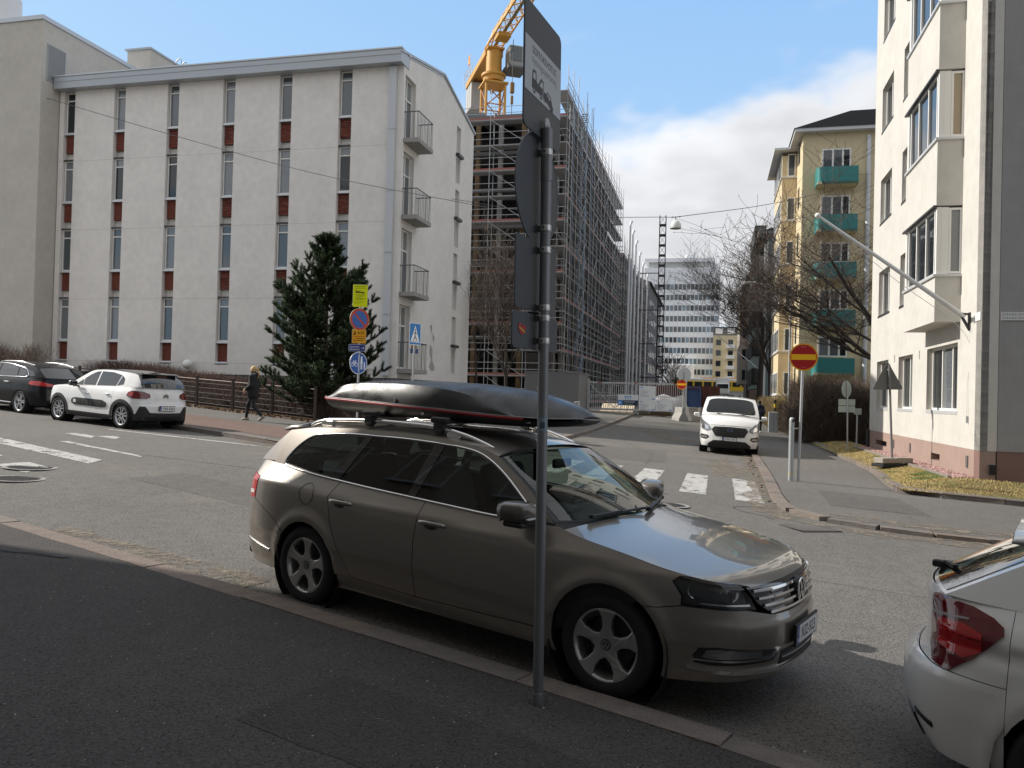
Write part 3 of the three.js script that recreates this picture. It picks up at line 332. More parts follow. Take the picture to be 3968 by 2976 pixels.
{ // white corner house on the right; local x = across (0 = its street wall), z = -(along)
  const b = SB('corner_house', 'cream white corner house with projecting bay windows and red stone plinth', 'building', 6.0, 20.45), Lp = 13.25, Ht = 21.5, fl = 3.46, holes = [], W = [];
  const add = (p0, p1, y0, y1, mull, sill) => { holes.push(rect(p0, p1, y0, y1)); W.push([p0, p1, y0, y1, mull, sill]); };
  for (let k = 0; k < 5; k++) { add(10.05, 11.95, 5.05 + k * fl, 6.67 + k * fl, [0.5], 1); add(7.75, 8.45, 5.02 + k * fl, 6.7 + k * fl, [], 1); }
  add(10.0, 12.0, 1.62, 3.32, [0.5], 1); add(6.5, 8.42, 1.62, 3.32, [0.5], 1); add(1.84, 4.8, 1.62, 3.36, [0.34, 0.67], 1);
  for (const p of [10.05, 3.3]) holes.push(rect(p, p + (p > 5 ? 1.9 : 0.88), 0.24, 0.43));
  const pm = new THREE.Matrix4().makeRotationY(-Math.PI / 2); // (u, y) plane turned to face -x: u runs towards the viewer
  const rev = h => h.map(([u, y]) => [Lp - u, y]).reverse(); // u' = Lp - p
  const facade = part(b, 'wall', ext(rect(0, Lp, 0.73, Ht), 0.35, 0, holes.filter(h => h[0][1] > 0.73).map(rev)), wallR); facade.rotation.y = -Math.PI / 2; facade.position.set(0.35, 0, -Lp);
  const pl = part(b, 'plinth', ext(rect(0, Lp - 0.004, -1, 0.728), 0.33, 0, holes.filter(h => h[0][1] < 0.73).map(rev)), M([0.36, 0.255, 0.215], 0.9, { map: plasterT, bumpMap: plasterB, bumpScale: 0.008 })); pl.rotation.y = -Math.PI / 2; pl.position.set(0.332, 0, -Lp);
  const sideWin = (p0, p1, y0, y1, mull, sill, k) => { const w = windowAt(b, Lp - p1, y0, p1 - p0, y1 - y0, 0, { mull, t: 0.06, glass: [paneDark, paneBlind, paneDark], sill: 0.16, sillM: sill ? sillW : sillD }); w.rotation.y = -Math.PI / 2; w.position.set(0.15, 0, -Lp); };
  W.forEach(([p0, p1, y0, y1, m], k) => sideWin(p0, p1, y0, y1, m, y0 < 3, k));
  for (const p of [10.05, 3.3]) { const w = part(b, 'cellar_window', [bx(0.04, 0.16, p > 5 ? 0.9 : 0.5, 0.22, 0.33, -(p + 0.45))], frameW); part(w, 'pane', bx(0.02, 0.10, 0.4, 0.195, 0.33, -(p + 0.45)), paneDark); part(b, 'cellar_back', bxy(0.24, 0.30, 0.15, 0.5, -(p + 2), -p), sillD); }
  // stacked bays
  for (let k = 0; k < 5; k++) {
    const y0 = k ? 6.80 + (k - 1) * fl : 3.86, y1 = 5.06 + k * fl, ws = y1, wt = y1 + 1.70, P0 = 1.66, P1 = 5.02, X = -0.6;
    part(b, 'bay_wall', [bxy(X, 0.02, y0, y1 - 0.02, -P1, -P0)], wallR);
    part(b, 'bay_post', bxy(X + 0.02, X + 0.12, ws, wt, -P0 - 0.10, -P0 - 0.01), frameW); part(b, 'bay_post', bxy(X + 0.02, X + 0.16, ws, wt, -P1, -P1 + 0.12), frameW); part(b, 'bay_panel', bxy(X + 0.125, X + 0.295, ws, wt, -P0 - 0.08, -P0 - 0.02), frameW);
    const bw = windowAt(b, Lp - P1 + 0.1, ws, P1 - P0 - 0.2, wt - ws, 0, { name: 'bay_window', mull: [0.08, 0.36, 0.68, 0.95], t: 0.06, glass: [paneBlind, paneDark, paneDark, paneDark, paneBlind] }); bw.rotation.y = -Math.PI / 2; bw.position.set(X + 0.03, 0, -Lp);
    const sw = windowAt(b, X + 0.30, ws + 0.02, 0.31, wt - ws - 0.04, -P0 - 0.02, { name: 'bay_side_window', t: 0.055, glass: [k % 2 ? M([0.36, 0.29, 0.20], 0.4) : paneBlind] });
    part(b, 'bay_sill', [bxy(X - 0.05, 0.0, ws - 0.06, ws - 0.0, -P1 - 0.02, -P0 + 0.05)], sillW); part(b, 'bay_head', [bxy(X - 0.06, X + 0.02, wt, wt + 0.05, -P1 - 0.1, -P0)], sillD); part(b, 'bay_room', [bxy(-0.02, 0.3, ws, wt, -P1 + 0.15, -P0 - 0.15)], sillD);
  }
  // end wall towards the main road, dark drainpipe box, plinth, name plates
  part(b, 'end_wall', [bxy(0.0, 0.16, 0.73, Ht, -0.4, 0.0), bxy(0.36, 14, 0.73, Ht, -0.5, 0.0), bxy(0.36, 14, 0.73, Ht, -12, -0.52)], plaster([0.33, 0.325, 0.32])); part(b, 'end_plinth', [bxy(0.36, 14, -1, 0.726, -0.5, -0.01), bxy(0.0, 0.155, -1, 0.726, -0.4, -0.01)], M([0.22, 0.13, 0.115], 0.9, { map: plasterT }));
  part(b, 'drainpipe', [bxy(0.165, 0.355, 0.42, Ht, -0.25, -0.02), bxy(0.19, 0.33, 0.2, 0.42, -0.25, 0.06)], M([0.006, 0.006, 0.007], 0.6)); part(b, 'far_drainpipe', bar([-0.06, -0.3, -Lp + 0.05], [-0.06, 0.75, -Lp + 0.05], 0.07, 8), sillD);
  part(b, 'roof', [bxy(-0.3, 14, Ht, Ht + 0.3, -Lp - 0.3, 0.3)], sillD); part(b, 'back_wall', [bxy(0.36, 14, -1, Ht, -Lp, -12.02)], wallR); part(b, 'ceiling_fill', bxy(0.4, 14, Ht - 0.4, Ht - 0.02, -12, -0.6), concreteM);
  const nm = new THREE.MeshStandardMaterial({ roughness: 0.4, map: canvasTex(512, 160, (c, w, h) => { c.fillStyle = '#d6d7d6'; c.fillRect(0, 0, w, h); c.fillStyle = '#1a1c20'; c.font = 'bold 50px serif'; c.fillText('STENBÄCKINKATU', 12, 62, 490); c.fillText('STENBÄCKSGATAN', 12, 136, 490); c.fillStyle = '#555'; c.fillRect(0, 76, w, 6); c.strokeStyle = '#444'; c.lineWidth = 4; c.strokeRect(2, 2, w - 4, h - 4); }) });
  const sp = part(b, 'street_name_plate', new THREE.BoxGeometry(0.72, 0.20, 0.012).translate(0.75, 3.83, 0.012), M([0.5, 0.5, 0.5], 0.5)); part(sp, 'plate_face', new THREE.PlaneGeometry(0.71, 0.19).translate(0.75, 3.83, 0.020), nm, { uv: 1 });
  const sp2 = part(b, 'street_name_plate', new THREE.BoxGeometry(0.012, 0.2, 0.55).translate(-0.01, 3.85, -0.34), M([0.66, 0.66, 0.65], 0.5));
  for (const [p, y] of [[5.65, 3.25], [9.0, 3.3]]) part(b, 'wall_vent', [bx(0.02, 0.26, 0.06, -0.005, y, -p), ...Array.from({ length: 6 }, (_, i) => bx(0.012, 0.014, 0.05, -0.02, y - 0.1 + i * 0.04, -p))], M([0.5, 0.48, 0.44], 0.7)); for (const p of [0.9, 6.6, 8.9]) part(b, 'plinth_vent', bx(0.03, 0.28, 0.16, -0.005, 0.42, -p), M([0.12, 0.11, 0.11], 0.7));
}
function flagpole(name, label, q, p, y, out, up, dp, L_) { const o = SB(name, label, 'flagpole', q, p, y); const e = [-out, up, dp], n = Math.hypot(...e); part(o, 'pole', [bar([-0.12, 0.08, 0], e, 0.062 * L_, 12, 0.032 * L_)], M([0.70, 0.71, 0.71], 0.35)); part(o, 'finial', new THREE.SphereGeometry(0.07 * L_, 14, 10).translate(...e), M([0.72, 0.72, 0.7], 0.3)); part(o, 'wall_bracket', [beam([0, -0.25, 0], [-0.2, 0.12, 0], 0.08, 0.05), bx(0.03, 0.4, 0.16, -0.012, -0.02, 0), beam([0, 0.14, 0], [-0.22, 0.15, 0], 0.12, 0.04)], darkMetal); part(o, 'halyard', [tube([e.map(v => v * 0.97), [e[0] * 0.5, e[1] * 0.42 - 0.05, e[2] * 0.5], [-0.1, -0.35, 0.02], [-0.04, -1.6, 0.02], [-0.04, -2.5, 0.02]], 0.006, 4, 40)], M([0.6, 0.6, 0.58], 0.8)); part(o, 'cleat', bx(0.04, 0.16, 0.05, -0.03, -2.4, 0.02), galv); return o; }
flagpole('flagpole', 'white flagpole slanting out from the cream corner house wall', 6.0, 21.35, 3.83, 3.55, 2.55, 0.35, 1);
{ // house behind the photographer: throws the shade over the near pavement
  const [cx, cz] = [-17.42, -10.70], o = thing('street_house', 'plastered house standing behind the near pavement', 'building', [cx, 0, cz], -Math.atan2(0.584, 0.812));
  part(o, 'wall', [bxy(0, 52, -1.5, 21, 0, 12)], plaster([0.42, 0.37, 0.30])); part(o, 'roof', ext([[-0.4, 21], [12.4, 21], [6, 24]], 52.6).rotateY(-Math.PI / 2).translate(52.3, 0, 0), M([0.16, 0.08, 0.06], 0.8)); part(o, 'plinth', bxy(-0.04, 52.02, -1.5, 0.9, -0.04, 1), concreteM);
  for (let k = 0; k < 5; k++) for (let i = 0; i < 17; i++) { const w = windowAt(o, -(2.2 + i * 3), 2.0 + k * 3.4, 1.4, 1.6, 0.03, { mull: [0.5], glass: [paneDark, paneMid], sill: 0.1 }); w.rotation.y = Math.PI; }
}
// ---------------------------------------------------------------- building site, crane, far houses
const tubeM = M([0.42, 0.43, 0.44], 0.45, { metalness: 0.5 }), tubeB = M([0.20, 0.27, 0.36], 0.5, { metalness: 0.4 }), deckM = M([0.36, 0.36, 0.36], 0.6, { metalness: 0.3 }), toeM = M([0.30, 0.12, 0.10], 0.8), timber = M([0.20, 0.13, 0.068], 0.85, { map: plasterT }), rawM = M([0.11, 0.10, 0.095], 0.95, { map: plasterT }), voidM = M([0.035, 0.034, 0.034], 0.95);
{ // concrete frame under construction
  const b = SB('unfinished_building', 'unfinished concrete frame building behind the scaffolding', 'building', -12.7, 61.4), D = 37; 
  for (let k = 0; k <= 8; k++) part(b, 'floor_slab', bxy(-26, 0, k * 2.95 + 0.2, k * 2.95 + 0.48, -D, 0), M([0.17, 0.165, 0.16], 0.92, { map: plasterT }));
  for (let k = 0; k < 8; k++) { for (let i = 0; i < 10; i++) part(b, 'column', bxy(-0.55, -0.15, k * 2.95 + 0.48, k * 2.95 + 3.15, -0.6 - i * 3.9, -0.2 - i * 3.9), i % 3 ? concreteM : timber); for (let i = 1; i < 5; i++) part(b, 'column', bxy(-0.55 - i * 1.9, -0.2 - i * 1.9, k * 2.95 + 0.48, k * 2.95 + 3.15, -0.55, -0.2), i % 2 ? timber : concreteM); }
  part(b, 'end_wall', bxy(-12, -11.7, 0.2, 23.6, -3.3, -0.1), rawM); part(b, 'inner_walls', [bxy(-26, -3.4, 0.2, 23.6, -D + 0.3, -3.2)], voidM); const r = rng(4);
  for (let k = 0; k < 8; k++) for (let i = 0; i < 9; i++) if (r() < 0.45) part(b, 'wall_panel', bxy(-0.75 - r() * 1.5, -0.65 + 0.02, k * 2.95 + 0.48, k * 2.95 + 1.6 + r() * 1.4, -4.3 - i * 3.9 + r(), -0.9 - i * 3.9), r() < 0.4 ? timber : rawM);
  part(b, 'roof_plant', [bxy(-9, -6, 23.8, 24.9, -4, -1.5), bxy(-5.2, -3.6, 23.8, 24.5, -3.6, -2)], M([0.14, 0.16, 0.17], 0.7));
}
function scaffoldRun(b, ax, o) { // ax(u, v): along the run, out from the wall -> local [x, z]
  const { U, lifts, y0, bays, depth } = o, at = (u, v, y) => { const [x, z] = ax(u, v); return [x, y, z]; }, top = y0 + lifts * 2;
  for (let i = 0; i < bays.length; i++) for (const v of [0, -depth]) part(b, 'standard', bar(at(bays[i], v, y0 - 1.4), at(bays[i], v, top + (v ? 1.2 : 1.9) + 0.5 * ((i * 7) % 3)), 0.032, 5), tubeM);
  for (let k = 0; k <= lifts; k++) { const y = y0 + k * 2;
    for (const h of [0.0, 0.5, 1.0]) part(b, 'ledger', bar(at(U[0], 0.02, y + h), at(U[1], 0.02, y + h), 0.027, 5), tubeM);
    if (k < lifts + 1) { part(b, 'deck', beam(at(U[0], -depth / 2, y - 0.03), at(U[1], -depth / 2, y - 0.03), depth - 0.1, 0.06), deckM); if (k % 2 === o.odd) part(b, 'toe_board', beam(at(U[0], -0.03, y + 0.12), at(U[1], -0.03, y + 0.12), 0.03, 0.16), toeM); }
    for (let i = 0; i < bays.length; i++) part(b, 'transom', bar(at(bays[i], 0, y - 0.05), at(bays[i], -depth, y - 0.05), 0.024, 4), tubeM);
    if (k < lifts) for (const [i, d] of o.brace || []) part(b, 'brace', bar(at(bays[i + (k % 2 && d > 1 ? 1 : 0)], 0.05, y + (d === 1 ? 2 : 0)), at(bays[i + (k % 2 && d > 1 ? 0 : 1)], 0.05, y + (d === 1 ? 0 : 2)), 0.025, 5), tubeM);
  }
}
{ const b = SB('scaffolding', 'tall tube scaffolding wrapped round the unfinished building behind the white block', 'scaffolding', -11.2, 60);
  const seq = (a, z, n) => Array.from({ length: n + 1 }, (_, i) => lerp(a, z, i / n));
  scaffoldRun(b, (u, v) => [u, v], { U: [-10.5, 0], lifts: 11, y0: 1.2, bays: [-9.1, -6.1, -3.05, 0], depth: 1.1, odd: 1, brace: [[1, 1]] });
  scaffoldRun(b, (u, v) => [v, -u], { U: [0, 39.5], lifts: 12, y0: 1.2, bays: seq(0, 39.5, 16), depth: 1.1, odd: 0, brace: [[3, 2], [6, 2], [9, 2], [12, 2]] });
  for (let k = 0; k < 12; k++) { const y = 1.2 + k * 2; for (const z of [-3.2, -3.9]) part(b, 'stair_stringer', bar([0.35 + (k % 2) * 0.4, y, z], [0.35 + (k % 2) * 0.4, y + 2, z - 2.2], 0.03, 5), tubeB); for (let i = 0; i < 7; i++) part(b, 'stair_tread', bx(0.5, 0.03, 0.14, 0.55, y + 0.25 + i * 0.27, -3.4 - i * 0.3), deckM); }
  for (const z of [-2.9, -6.4]) for (const x of [0.05, 1.05]) part(b, 'standard', bar([x, 0, z], [x, 26, z], 0.03, 5), tubeB);
}
{ // second, lower stretch of the site further along
  const b = SB('second_site_building', 'lower building in scaffolding past the tall scaffolding', 'building', -12.2, 100.5); part(b, 'wall', bxy(-14, 0, -2, 21.0, -42, 0), rawM); for (let k = 0; k < 7; k++) for (let i = 0; i < 10; i++) part(b, 'window_opening', bxy(0.0, 0.04, 1.6 + k * 2.9, 3.2 + k * 2.9, -3.6 - i * 4, -1.6 - i * 4), i % 2 ? voidM : timber);
  const s = SB('scaffolding', 'lower tube scaffolding in front of the second site building', 'scaffolding', -11.0, 100); scaffoldRun(s, (u, v) => [v, -u], { U: [0, 40], lifts: 9, y0: 1.6, bays: Array.from({ length: 14 }, (_, i) => i * 3.08), depth: 1.0, odd: 1, brace: [[1, 2], [5, 2]] }); scaffoldRun(s, (u, v) => [u, v], { U: [-1.6, 0], lifts: 9, y0: 1.6, bays: [-1.5, 0], depth: 1.0, odd: 1 });
  const wrap = M([0.62, 0.63, 0.64], 0.5); [[1352, 1.5, 23.5], [1365, 5, 23.0], [1380, 10, 22.6], [1394, 16, 22.0], [1404, 22, 21.4], [1415, 31, 21.0]].forEach(([, p, h], i) => { const t = SB('rubble_chute', 'white wrapped vertical tube standing against the lower scaffolding', 'chute', -10.6, 100 + p * 0.95, 0, 'white wrapped tubes in front of the lower scaffolding'); part(t, 'tube', bar([0, 0, 0], [0.1, h, 0], 0.17, 8), wrap); part(t, 'cap', bar([0.1, h, 0], [0.25, h + 0.6, -0.3], 0.13, 6, 0.2), wrap); });
}
{ const b = SB('slate_building', 'dark grey house past the scaffolded buildings', 'building', -11.4, 146); part(b, 'wall', bxy(-14, 0, -2, 22.5, -34, 0), M([0.075, 0.075, 0.08], 0.8)); for (let k = 0; k < 6; k++) for (let i = 0; i < 8; i++) part(b, 'window', bxy(0.0, 0.05, 3.4 + k * 3, 5.0 + k * 3, -3 - i * 4, -1.6 - i * 4), paneMid); part(b, 'roof', ext([[0.4, 22.5], [0.4, 22.7], [-7, 25.5], [-14.4, 22.7], [-14.4, 22.5]], 34.4).translate(0, 0, -34.2), voidM); }
{ const b = SB('hoist_mast', 'black lattice hoist mast rising past the scaffolding', 'mast', -7.6, 120, 1.8), bm = M([0.02, 0.02, 0.022], 0.6), H = 27; for (const [x, z] of [[-0.45, -0.45], [0.45, -0.45], [0.45, 0.45], [-0.45, 0.45]]) part(b, 'chord', bar([x, 0, z], [x, H, z], 0.05, 5), bm); for (let y = 0; y < H; y += 1.5) { part(b, 'mast_frame', [bxy(-0.5, 0.5, y, y + 0.22, -0.5, 0.5)], bm); part(b, 'lattice', [bar([-0.45, y + 0.2, 0.45], [0.45, y + 1.5, 0.45], 0.025, 4), bar([0.45, y + 0.2, 0.45], [-0.45, y + 1.5, 0.45], 0.025, 4)], bm); } for (const y of [3, 8, 13, 18.5]) part(b, 'wall_tie', beam([-0.4, y, 0], [-3.2, y, 0], 0.12, 0.12), bm); }
{ // tower crane with the jib turned towards the street
  const yel = M([0.56, 0.29, 0.045], 0.5), cw = M([0.42, 0.42, 0.40], 0.85), b = thing('tower_crane', 'yellow tower crane with concrete counterweights above the unfinished building', 'crane', [-2.48, 20, -74.3], Math.atan2(0.345, 0.94)); // local -x.. jib along +z towards the viewer
  b.rotation.y = Math.atan2(0.285, 0.958);
  for (const [x, z] of [[-0.9, -0.9], [0.9, -0.9], [0.9, 0.9], [-0.9, 0.9]]) part(b, 'mast_chord', bar([x, -12, z], [x, 10.6, z], 0.13, 6), yel);
  for (let y = -2; y < 10; y += 1.75) for (let s = 0; s < 4; s++) { const c = [[-0.9, -0.9], [0.9, -0.9], [0.9, 0.9], [-0.9, 0.9]], a = c[s], d = c[(s + 1) % 4]; part(b, 'mast_brace', [bar([a[0], y, a[1]], [d[0], y + 1.75, d[1]], 0.06, 4), bar([a[0], y, a[1]], [d[0], y, d[1]], 0.06, 4)], M([0.42, 0.17, 0.05], 0.6)); }
  part(b, 'slewing_ring', [new THREE.CylinderGeometry(1.0, 0.95, 0.5, 24).translate(0, 11.1, 0), new THREE.CylinderGeometry(1.15, 1.15, 0.2, 24).translate(0, 11.4, 0), bxy(-1.15, 1.15, 10.45, 10.6, -1.15, 1.15)], yel);
  part(b, 'turret', [new THREE.CylinderGeometry(0.72, 0.74, 2.3, 24).translate(0, 12.65, 0), bxy(-0.8, 0.8, 13.75, 13.9, -0.8, 0.8)], yel);
  const cab = part(b, 'cab', [rb(1.3, 2.0, 1.6, 0.12, 1.75, 13.0, 0.7)], M([0.30, 0.30, 0.28], 0.6)); part(cab, 'cab_window', [rb(1.05, 1.35, 0.06, 0.03, 1.75, 13.2, 1.52), rb(0.06, 1.3, 1.2, 0.03, 2.42, 13.2, 0.75)], paneMid); part(cab, 'cab_platform', [bxy(0.9, 2.7, 11.75, 11.9, -0.4, 1.9), bxy(0.9, 1.1, 11.9, 12.2, -0.4, 1.6)], M([0.12, 0.12, 0.12], 0.7));
  // jib: triangular lattice
  const z0 = -0.8, z1 = 26, yb = 14.2, yt = 15.9; for (const [x, y] of [[-0.7, yb], [0.7, yb], [0, yt]]) part(b, 'jib_chord', bar([x, y, z0], [x, y, z1], 0.085, 6), yel); for (let z = z0; z < z1; z += 1.5) part(b, 'jib_lattice', [bar([-0.7, yb, z], [0, yt, z + 0.75], 0.055, 4), bar([0.7, yb, z], [0, yt, z + 0.75], 0.055, 4), bar([-0.7, yb, z + 1.5], [0, yt, z + 0.75], 0.055, 4), bar([0.7, yb, z + 1.5], [0, yt, z + 0.75], 0.055, 4), bar([-0.7, yb, z], [0.7, yb, z + 1.5], 0.05, 4)], yel);
  part(b, 'jib_walkway', bxy(-0.15, 0.15, yb - 0.02, yb + 0.02, z0, z1), M([0.25, 0.2, 0.12], 0.8)); part(b, 'trolley', [bxy(-0.6, 0.6, yb - 0.5, yb - 0.15, 2.2, 3.6)], yel); part(b, 'hoist_rope', [bar([1.0, 4, 2.9], [1.0, yb - 0.4, 2.9], 0.03, 4)], darkMetal); part(b, 'hook_block', [rb(0.4, 1.0, 0.3, 0.1, 1.0, 9.4, 2.9), rb(0.25, 0.8, 0.2, 0.08, 1.0, 8.3, 2.9)], M([0.22, 0.12, 0.04], 0.6));
  part(b, 'counter_jib', [beam([-0.75, 13.6, 0], [-0.75, 13.2, -8.0], 0.22, 0.55), beam([0.75, 13.6, 0], [0.75, 13.2, -8.0], 0.22, 0.55), bxy(-0.7, 0.7, 13.3, 13.42, -8, 0)], yel); part(b, 'tie_bar', [bar([0, 15.8, 0.6], [0.6, 13.6, -7.2], 0.07, 6), bar([0, 15.8, 0.6], [-0.6, 13.6, -7.2], 0.07, 6)], yel);
  for (const z of [-6.2, -7.0, -7.8]) part(b, 'counterweight', rb(1.5, 2.6, 0.72, 0.08, 0, 11.7, z), cw); part(b, 'end_railing', [...Array.from({ length: 6 }, (_, i) => bar([-0.95, 13.4, -8.4 + i * 0.7], [-0.95, 14.5, -8.4 + i * 0.7], 0.025, 4)), bar([-0.95, 14.5, -8.4], [-0.95, 14.5, -4.9], 0.025, 4), bar([-0.95, 14.0, -8.4], [-0.95, 14.0, -4.9], 0.025, 4), bar([0.95, 14.5, -8.4], [-0.95, 14.5, -8.4], 0.025, 4)], galv);
  const fl = part(b, 'flag', bx(0.03, 0.9, 0.8, -0.95, 15.2, -6.2), M([0.55, 0.12, 0.06], 0.8)); part(fl, 'flag_staff', bar([-0.95, 13.4, -5.8], [-0.95, 15.8, -5.8], 0.03, 5), galv); for (const [y, z] of [[15.5, -6.0], [15.05, -6.4], [15.35, -6.45], [14.9, -6.0]]) part(fl, 'flag_square', bx(0.045, 0.26, 0.24, -0.95, y, z), M([0.7, 0.42, 0.03], 0.8));
  const yit = canvasTex(256, 128, (c, w, h) => { c.fillStyle = '#2f86cf'; c.fillRect(0, 0, w, h); c.fillStyle = '#eef2f5'; c.font = 'bold 96px sans-serif'; c.textAlign = 'center'; c.fillText('YIT', 128, 98, 220); });
  const sg = part(b, 'company_sign', bx(0.25, 1.1, 2.3, 1.05, 12.1, -3.6), M([0.6, 0.62, 0.64], 0.5)); part(sg, 'sign_face', new THREE.PlaneGeometry(2.25, 1.05).rotateY(Math.PI / 2).translate(1.18, 12.1, -3.6), new THREE.MeshStandardMaterial({ map: yit, roughness: 0.5 }), { uv: 1 }); part(sg, 'sign_face', new THREE.PlaneGeometry(2.25, 1.05).rotateY(-Math.PI / 2).translate(0.92, 12.1, -3.6), new THREE.MeshStandardMaterial({ map: yit, roughness: 0.5 }), { uv: 1 });
}
{ // white office tower at the end of the street
  const b = SB('office_tower', 'white panelled office tower with rows of small windows at the end of the street', 'building', 1.6, 230), wm = M([0.80, 0.82, 0.85], 0.55), W = 21; part(b, 'wall', bxy(-W, 0, 4.6, 38.8, -16, 0), wm); const r = rng(8), wg = new THREE.BoxGeometry(0.86, 1.5, 0.12), gl = [paneMid, MP([0.10, 0.15, 0.18], 0.12, { clearcoat: 1 }), MP([0.16, 0.24, 0.30], 0.12, { clearcoat: 1 }), paneDark];
  for (let k = 0; k < 9; k++) for (let i = 0; i < 16; i++) { const m = new THREE.Mesh(wg, gl[Math.floor(r() * r() * 3.99)]); m.name = 'window'; m.position.set(-0.72 - i * 1.13, 33.35 - k * 3.0, 0.0); b.add(m); }
  for (let i = 0; i < 17; i++) part(b, 'panel_joint', bxy(-0.17 - i * 1.13, -0.12 - i * 1.13, 4.7, 38.7, 0, 0.06), M([0.58, 0.60, 0.63], 0.6));
  part(b, 'penthouse', [bxy(-W + 1, -2.6, 38.8, 41.4, -12, -1.5)], M([0.42, 0.42, 0.41], 0.8)); part(b, 'penthouse_roof', [bxy(-W, -1.6, 40.6, 41.6, -13, -0.6)], wm); part(b, 'roof_duct', [new THREE.CylinderGeometry(0.95, 0.95, 1.4, 16).translate(-9, 42.3, -4)], M([0.62, 0.64, 0.66], 0.5)); part(b, 'roof_unit', bxy(-16.5, -15.5, 41.6, 42.5, -4, -3), wm); part(b, 'annex', bxy(-14, -6.5, 7.0, 11.2, -2, 3), wm); part(b, 'base', bxy(-W + 2, -1.5, 0, 4.6, -15, -1), M([0.10, 0.10, 0.10], 0.9)); for (let i = 0; i < 4; i++) part(b, 'pillar', bxy(-2.2 - i * 5, -1.7 - i * 5, 0, 4.6, -1, -0.5), voidM);
}
{ // yellow house with turquoise balconies
  const ym = plaster([0.68, 0.575, 0.37]), ys = plaster([0.68, 0.565, 0.365]), b = SB('balcony_house', 'yellow plastered house with curved turquoise balconies behind bare branches', 'building', 5.15, 52), teal = M([0.03, 0.20, 0.19], 0.5);
  part(b, 'wall', [bxy(0, 14, -1, 18.3, -14.0, 0)], ym); part(b, 'street_wall', [bxy(-0.02, 0, -1, 18.3, -14, -0.005)], ys);
  const bayr = part(b, 'bay', [bxy(-0.95, -0.02, 0.9, 18.0, -9.8, -3.4)], ys);
  for (let k = 0; k < 6; k++) { const y = 1.3 + k * 2.88; const w = windowAt(b, -0.62, y + 0.9, 0.5, 1.5, -3.36, { name: 'bay_side_window', t: 0.07, d: 0.05, glass: [paneMid] }); const f = windowAt(b, 3.5, y + 0.9, 6.2, 1.5, 0, { name: 'bay_window', mull: [0.2, 0.4, 0.6, 0.8], t: 0.08, d: 0.05, glass: [paneDark, paneMid, paneBlind, paneDark, paneMid] }); f.rotation.y = -Math.PI / 2; f.position.set(-0.99, 0, -13.25); part(b, 'bay_sill', bxy(-1.04, -0.02, y + 0.8, y + 0.88, -9.9, -3.3), sillW); }
  for (let k = 0; k < 6; k++) { const y = 0.35 + k * 2.88 + 0.35; windowAt(b, 1.08, y + (k === 0 ? 1.0 : 0.95), 1.68, 1.25, 0.07, { mull: [0.38, 0.72], t: 0.09, d: 0.065, glass: [[paneDark, paneBlind, paneMid][k % 3], paneMid, paneDark] });
    if (k < 5 || 1) { const s = part(b, 'balcony', [bxy(0.75, 3.05, y - 0.2 + 0, y - 0.05, 0.01, 1.0)], ym); const cur = Array.from({ length: 9 }, (_, i) => { const t = i / 8 * Math.PI / 2; return [1.0 - 0.28 * Math.cos(t) * 1, 0.72 + 0.28 * Math.sin(t)]; }); const prof = [[0.72, 0.02], ...cur, [3.05, 1.0], [3.05, 0.02], [3.02, 0.02], [3.02, 0.97], ...cur.slice().reverse().map(([x, z]) => [x + 0.03, z - 0.03]), [0.75, 0.02]]; part(s, 'balcony_front', ext(prof.map(([x, z]) => [x, -z]), 1.05).rotateX(-Math.PI / 2).translate(0, y - 0.2, 0).applyMatrix4(new THREE.Matrix4()), teal); } }
  part(b, 'downpipe', bar([3.75, -1, 0.1], [3.75, 18, 0.1], 0.13, 8), M([0.62, 0.64, 0.66], 0.5)); part(b, 'eaves', [bxy(-0.55, 14.5, 18.3, 18.5, -14.5, 0.55), bxy(-1.5, 0, 18.25, 18.4, -10.4, -2.9)], M([0.55, 0.56, 0.57], 0.6)); part(b, 'roof', [ext([[-0.62, 18.5], [14.6, 18.5], [12, 19.5], [2.6, 19.4]], 15.2).translate(0, 0, -14.6)], M([0.03, 0.03, 0.033], 0.7)); 
  for (let k = 0; k < 6; k++) part(b, 'stair_window', bxy(-0.06, -0.03, 2.6 + k * 2.88, 3.9 + k * 2.88, -2.4, -1.6), paneDark);
}
{ const b = SB('blue_house', 'pale blue green house with boxed bay windows past the yellow house', 'building', 5.2, 84), bm = plaster([0.42, 0.52, 0.50]), gm = plaster([0.20, 0.235, 0.26]); part(b, 'wall', bxy(0, 14, -1, 18.5, -16, 0), gm); part(b, 'street_wall', bxy(-0.02, 0, -1, 18.5, -16, -0.01), bm); part(b, 'bay', bxy(-1.2, -0.02, 3, 16.6, -12, -2.0), bm); part(b, 'corner_strip', bxy(-0.35, -0.03, -1, 17.5, -0.6, 0.02), whiteP); for (let k = 0; k < 6; k++) { part(b, 'bay_window', [bxy(-1.26, -0.1, 3.4 + k * 2.95, 5.1 + k * 2.95, -12.1, -1.93)], M([0.03, 0.028, 0.025], 0.6)); part(b, 'bay_pane', [bxy(-1.0, -0.3, 3.6 + k * 2.95, 4.9 + k * 2.95, -1.93, -1.9)], paneMid); } part(b, 'eaves', bxy(-1.0, 14.6, 18.5, 18.75, -16.6, 0.6), M([0.14, 0.14, 0.14], 0.7)); part(b, 'roof', ext([[-1, 18.75], [14.8, 18.75], [7, 21]], 17).translate(0, 0, -16.6), voidM); }
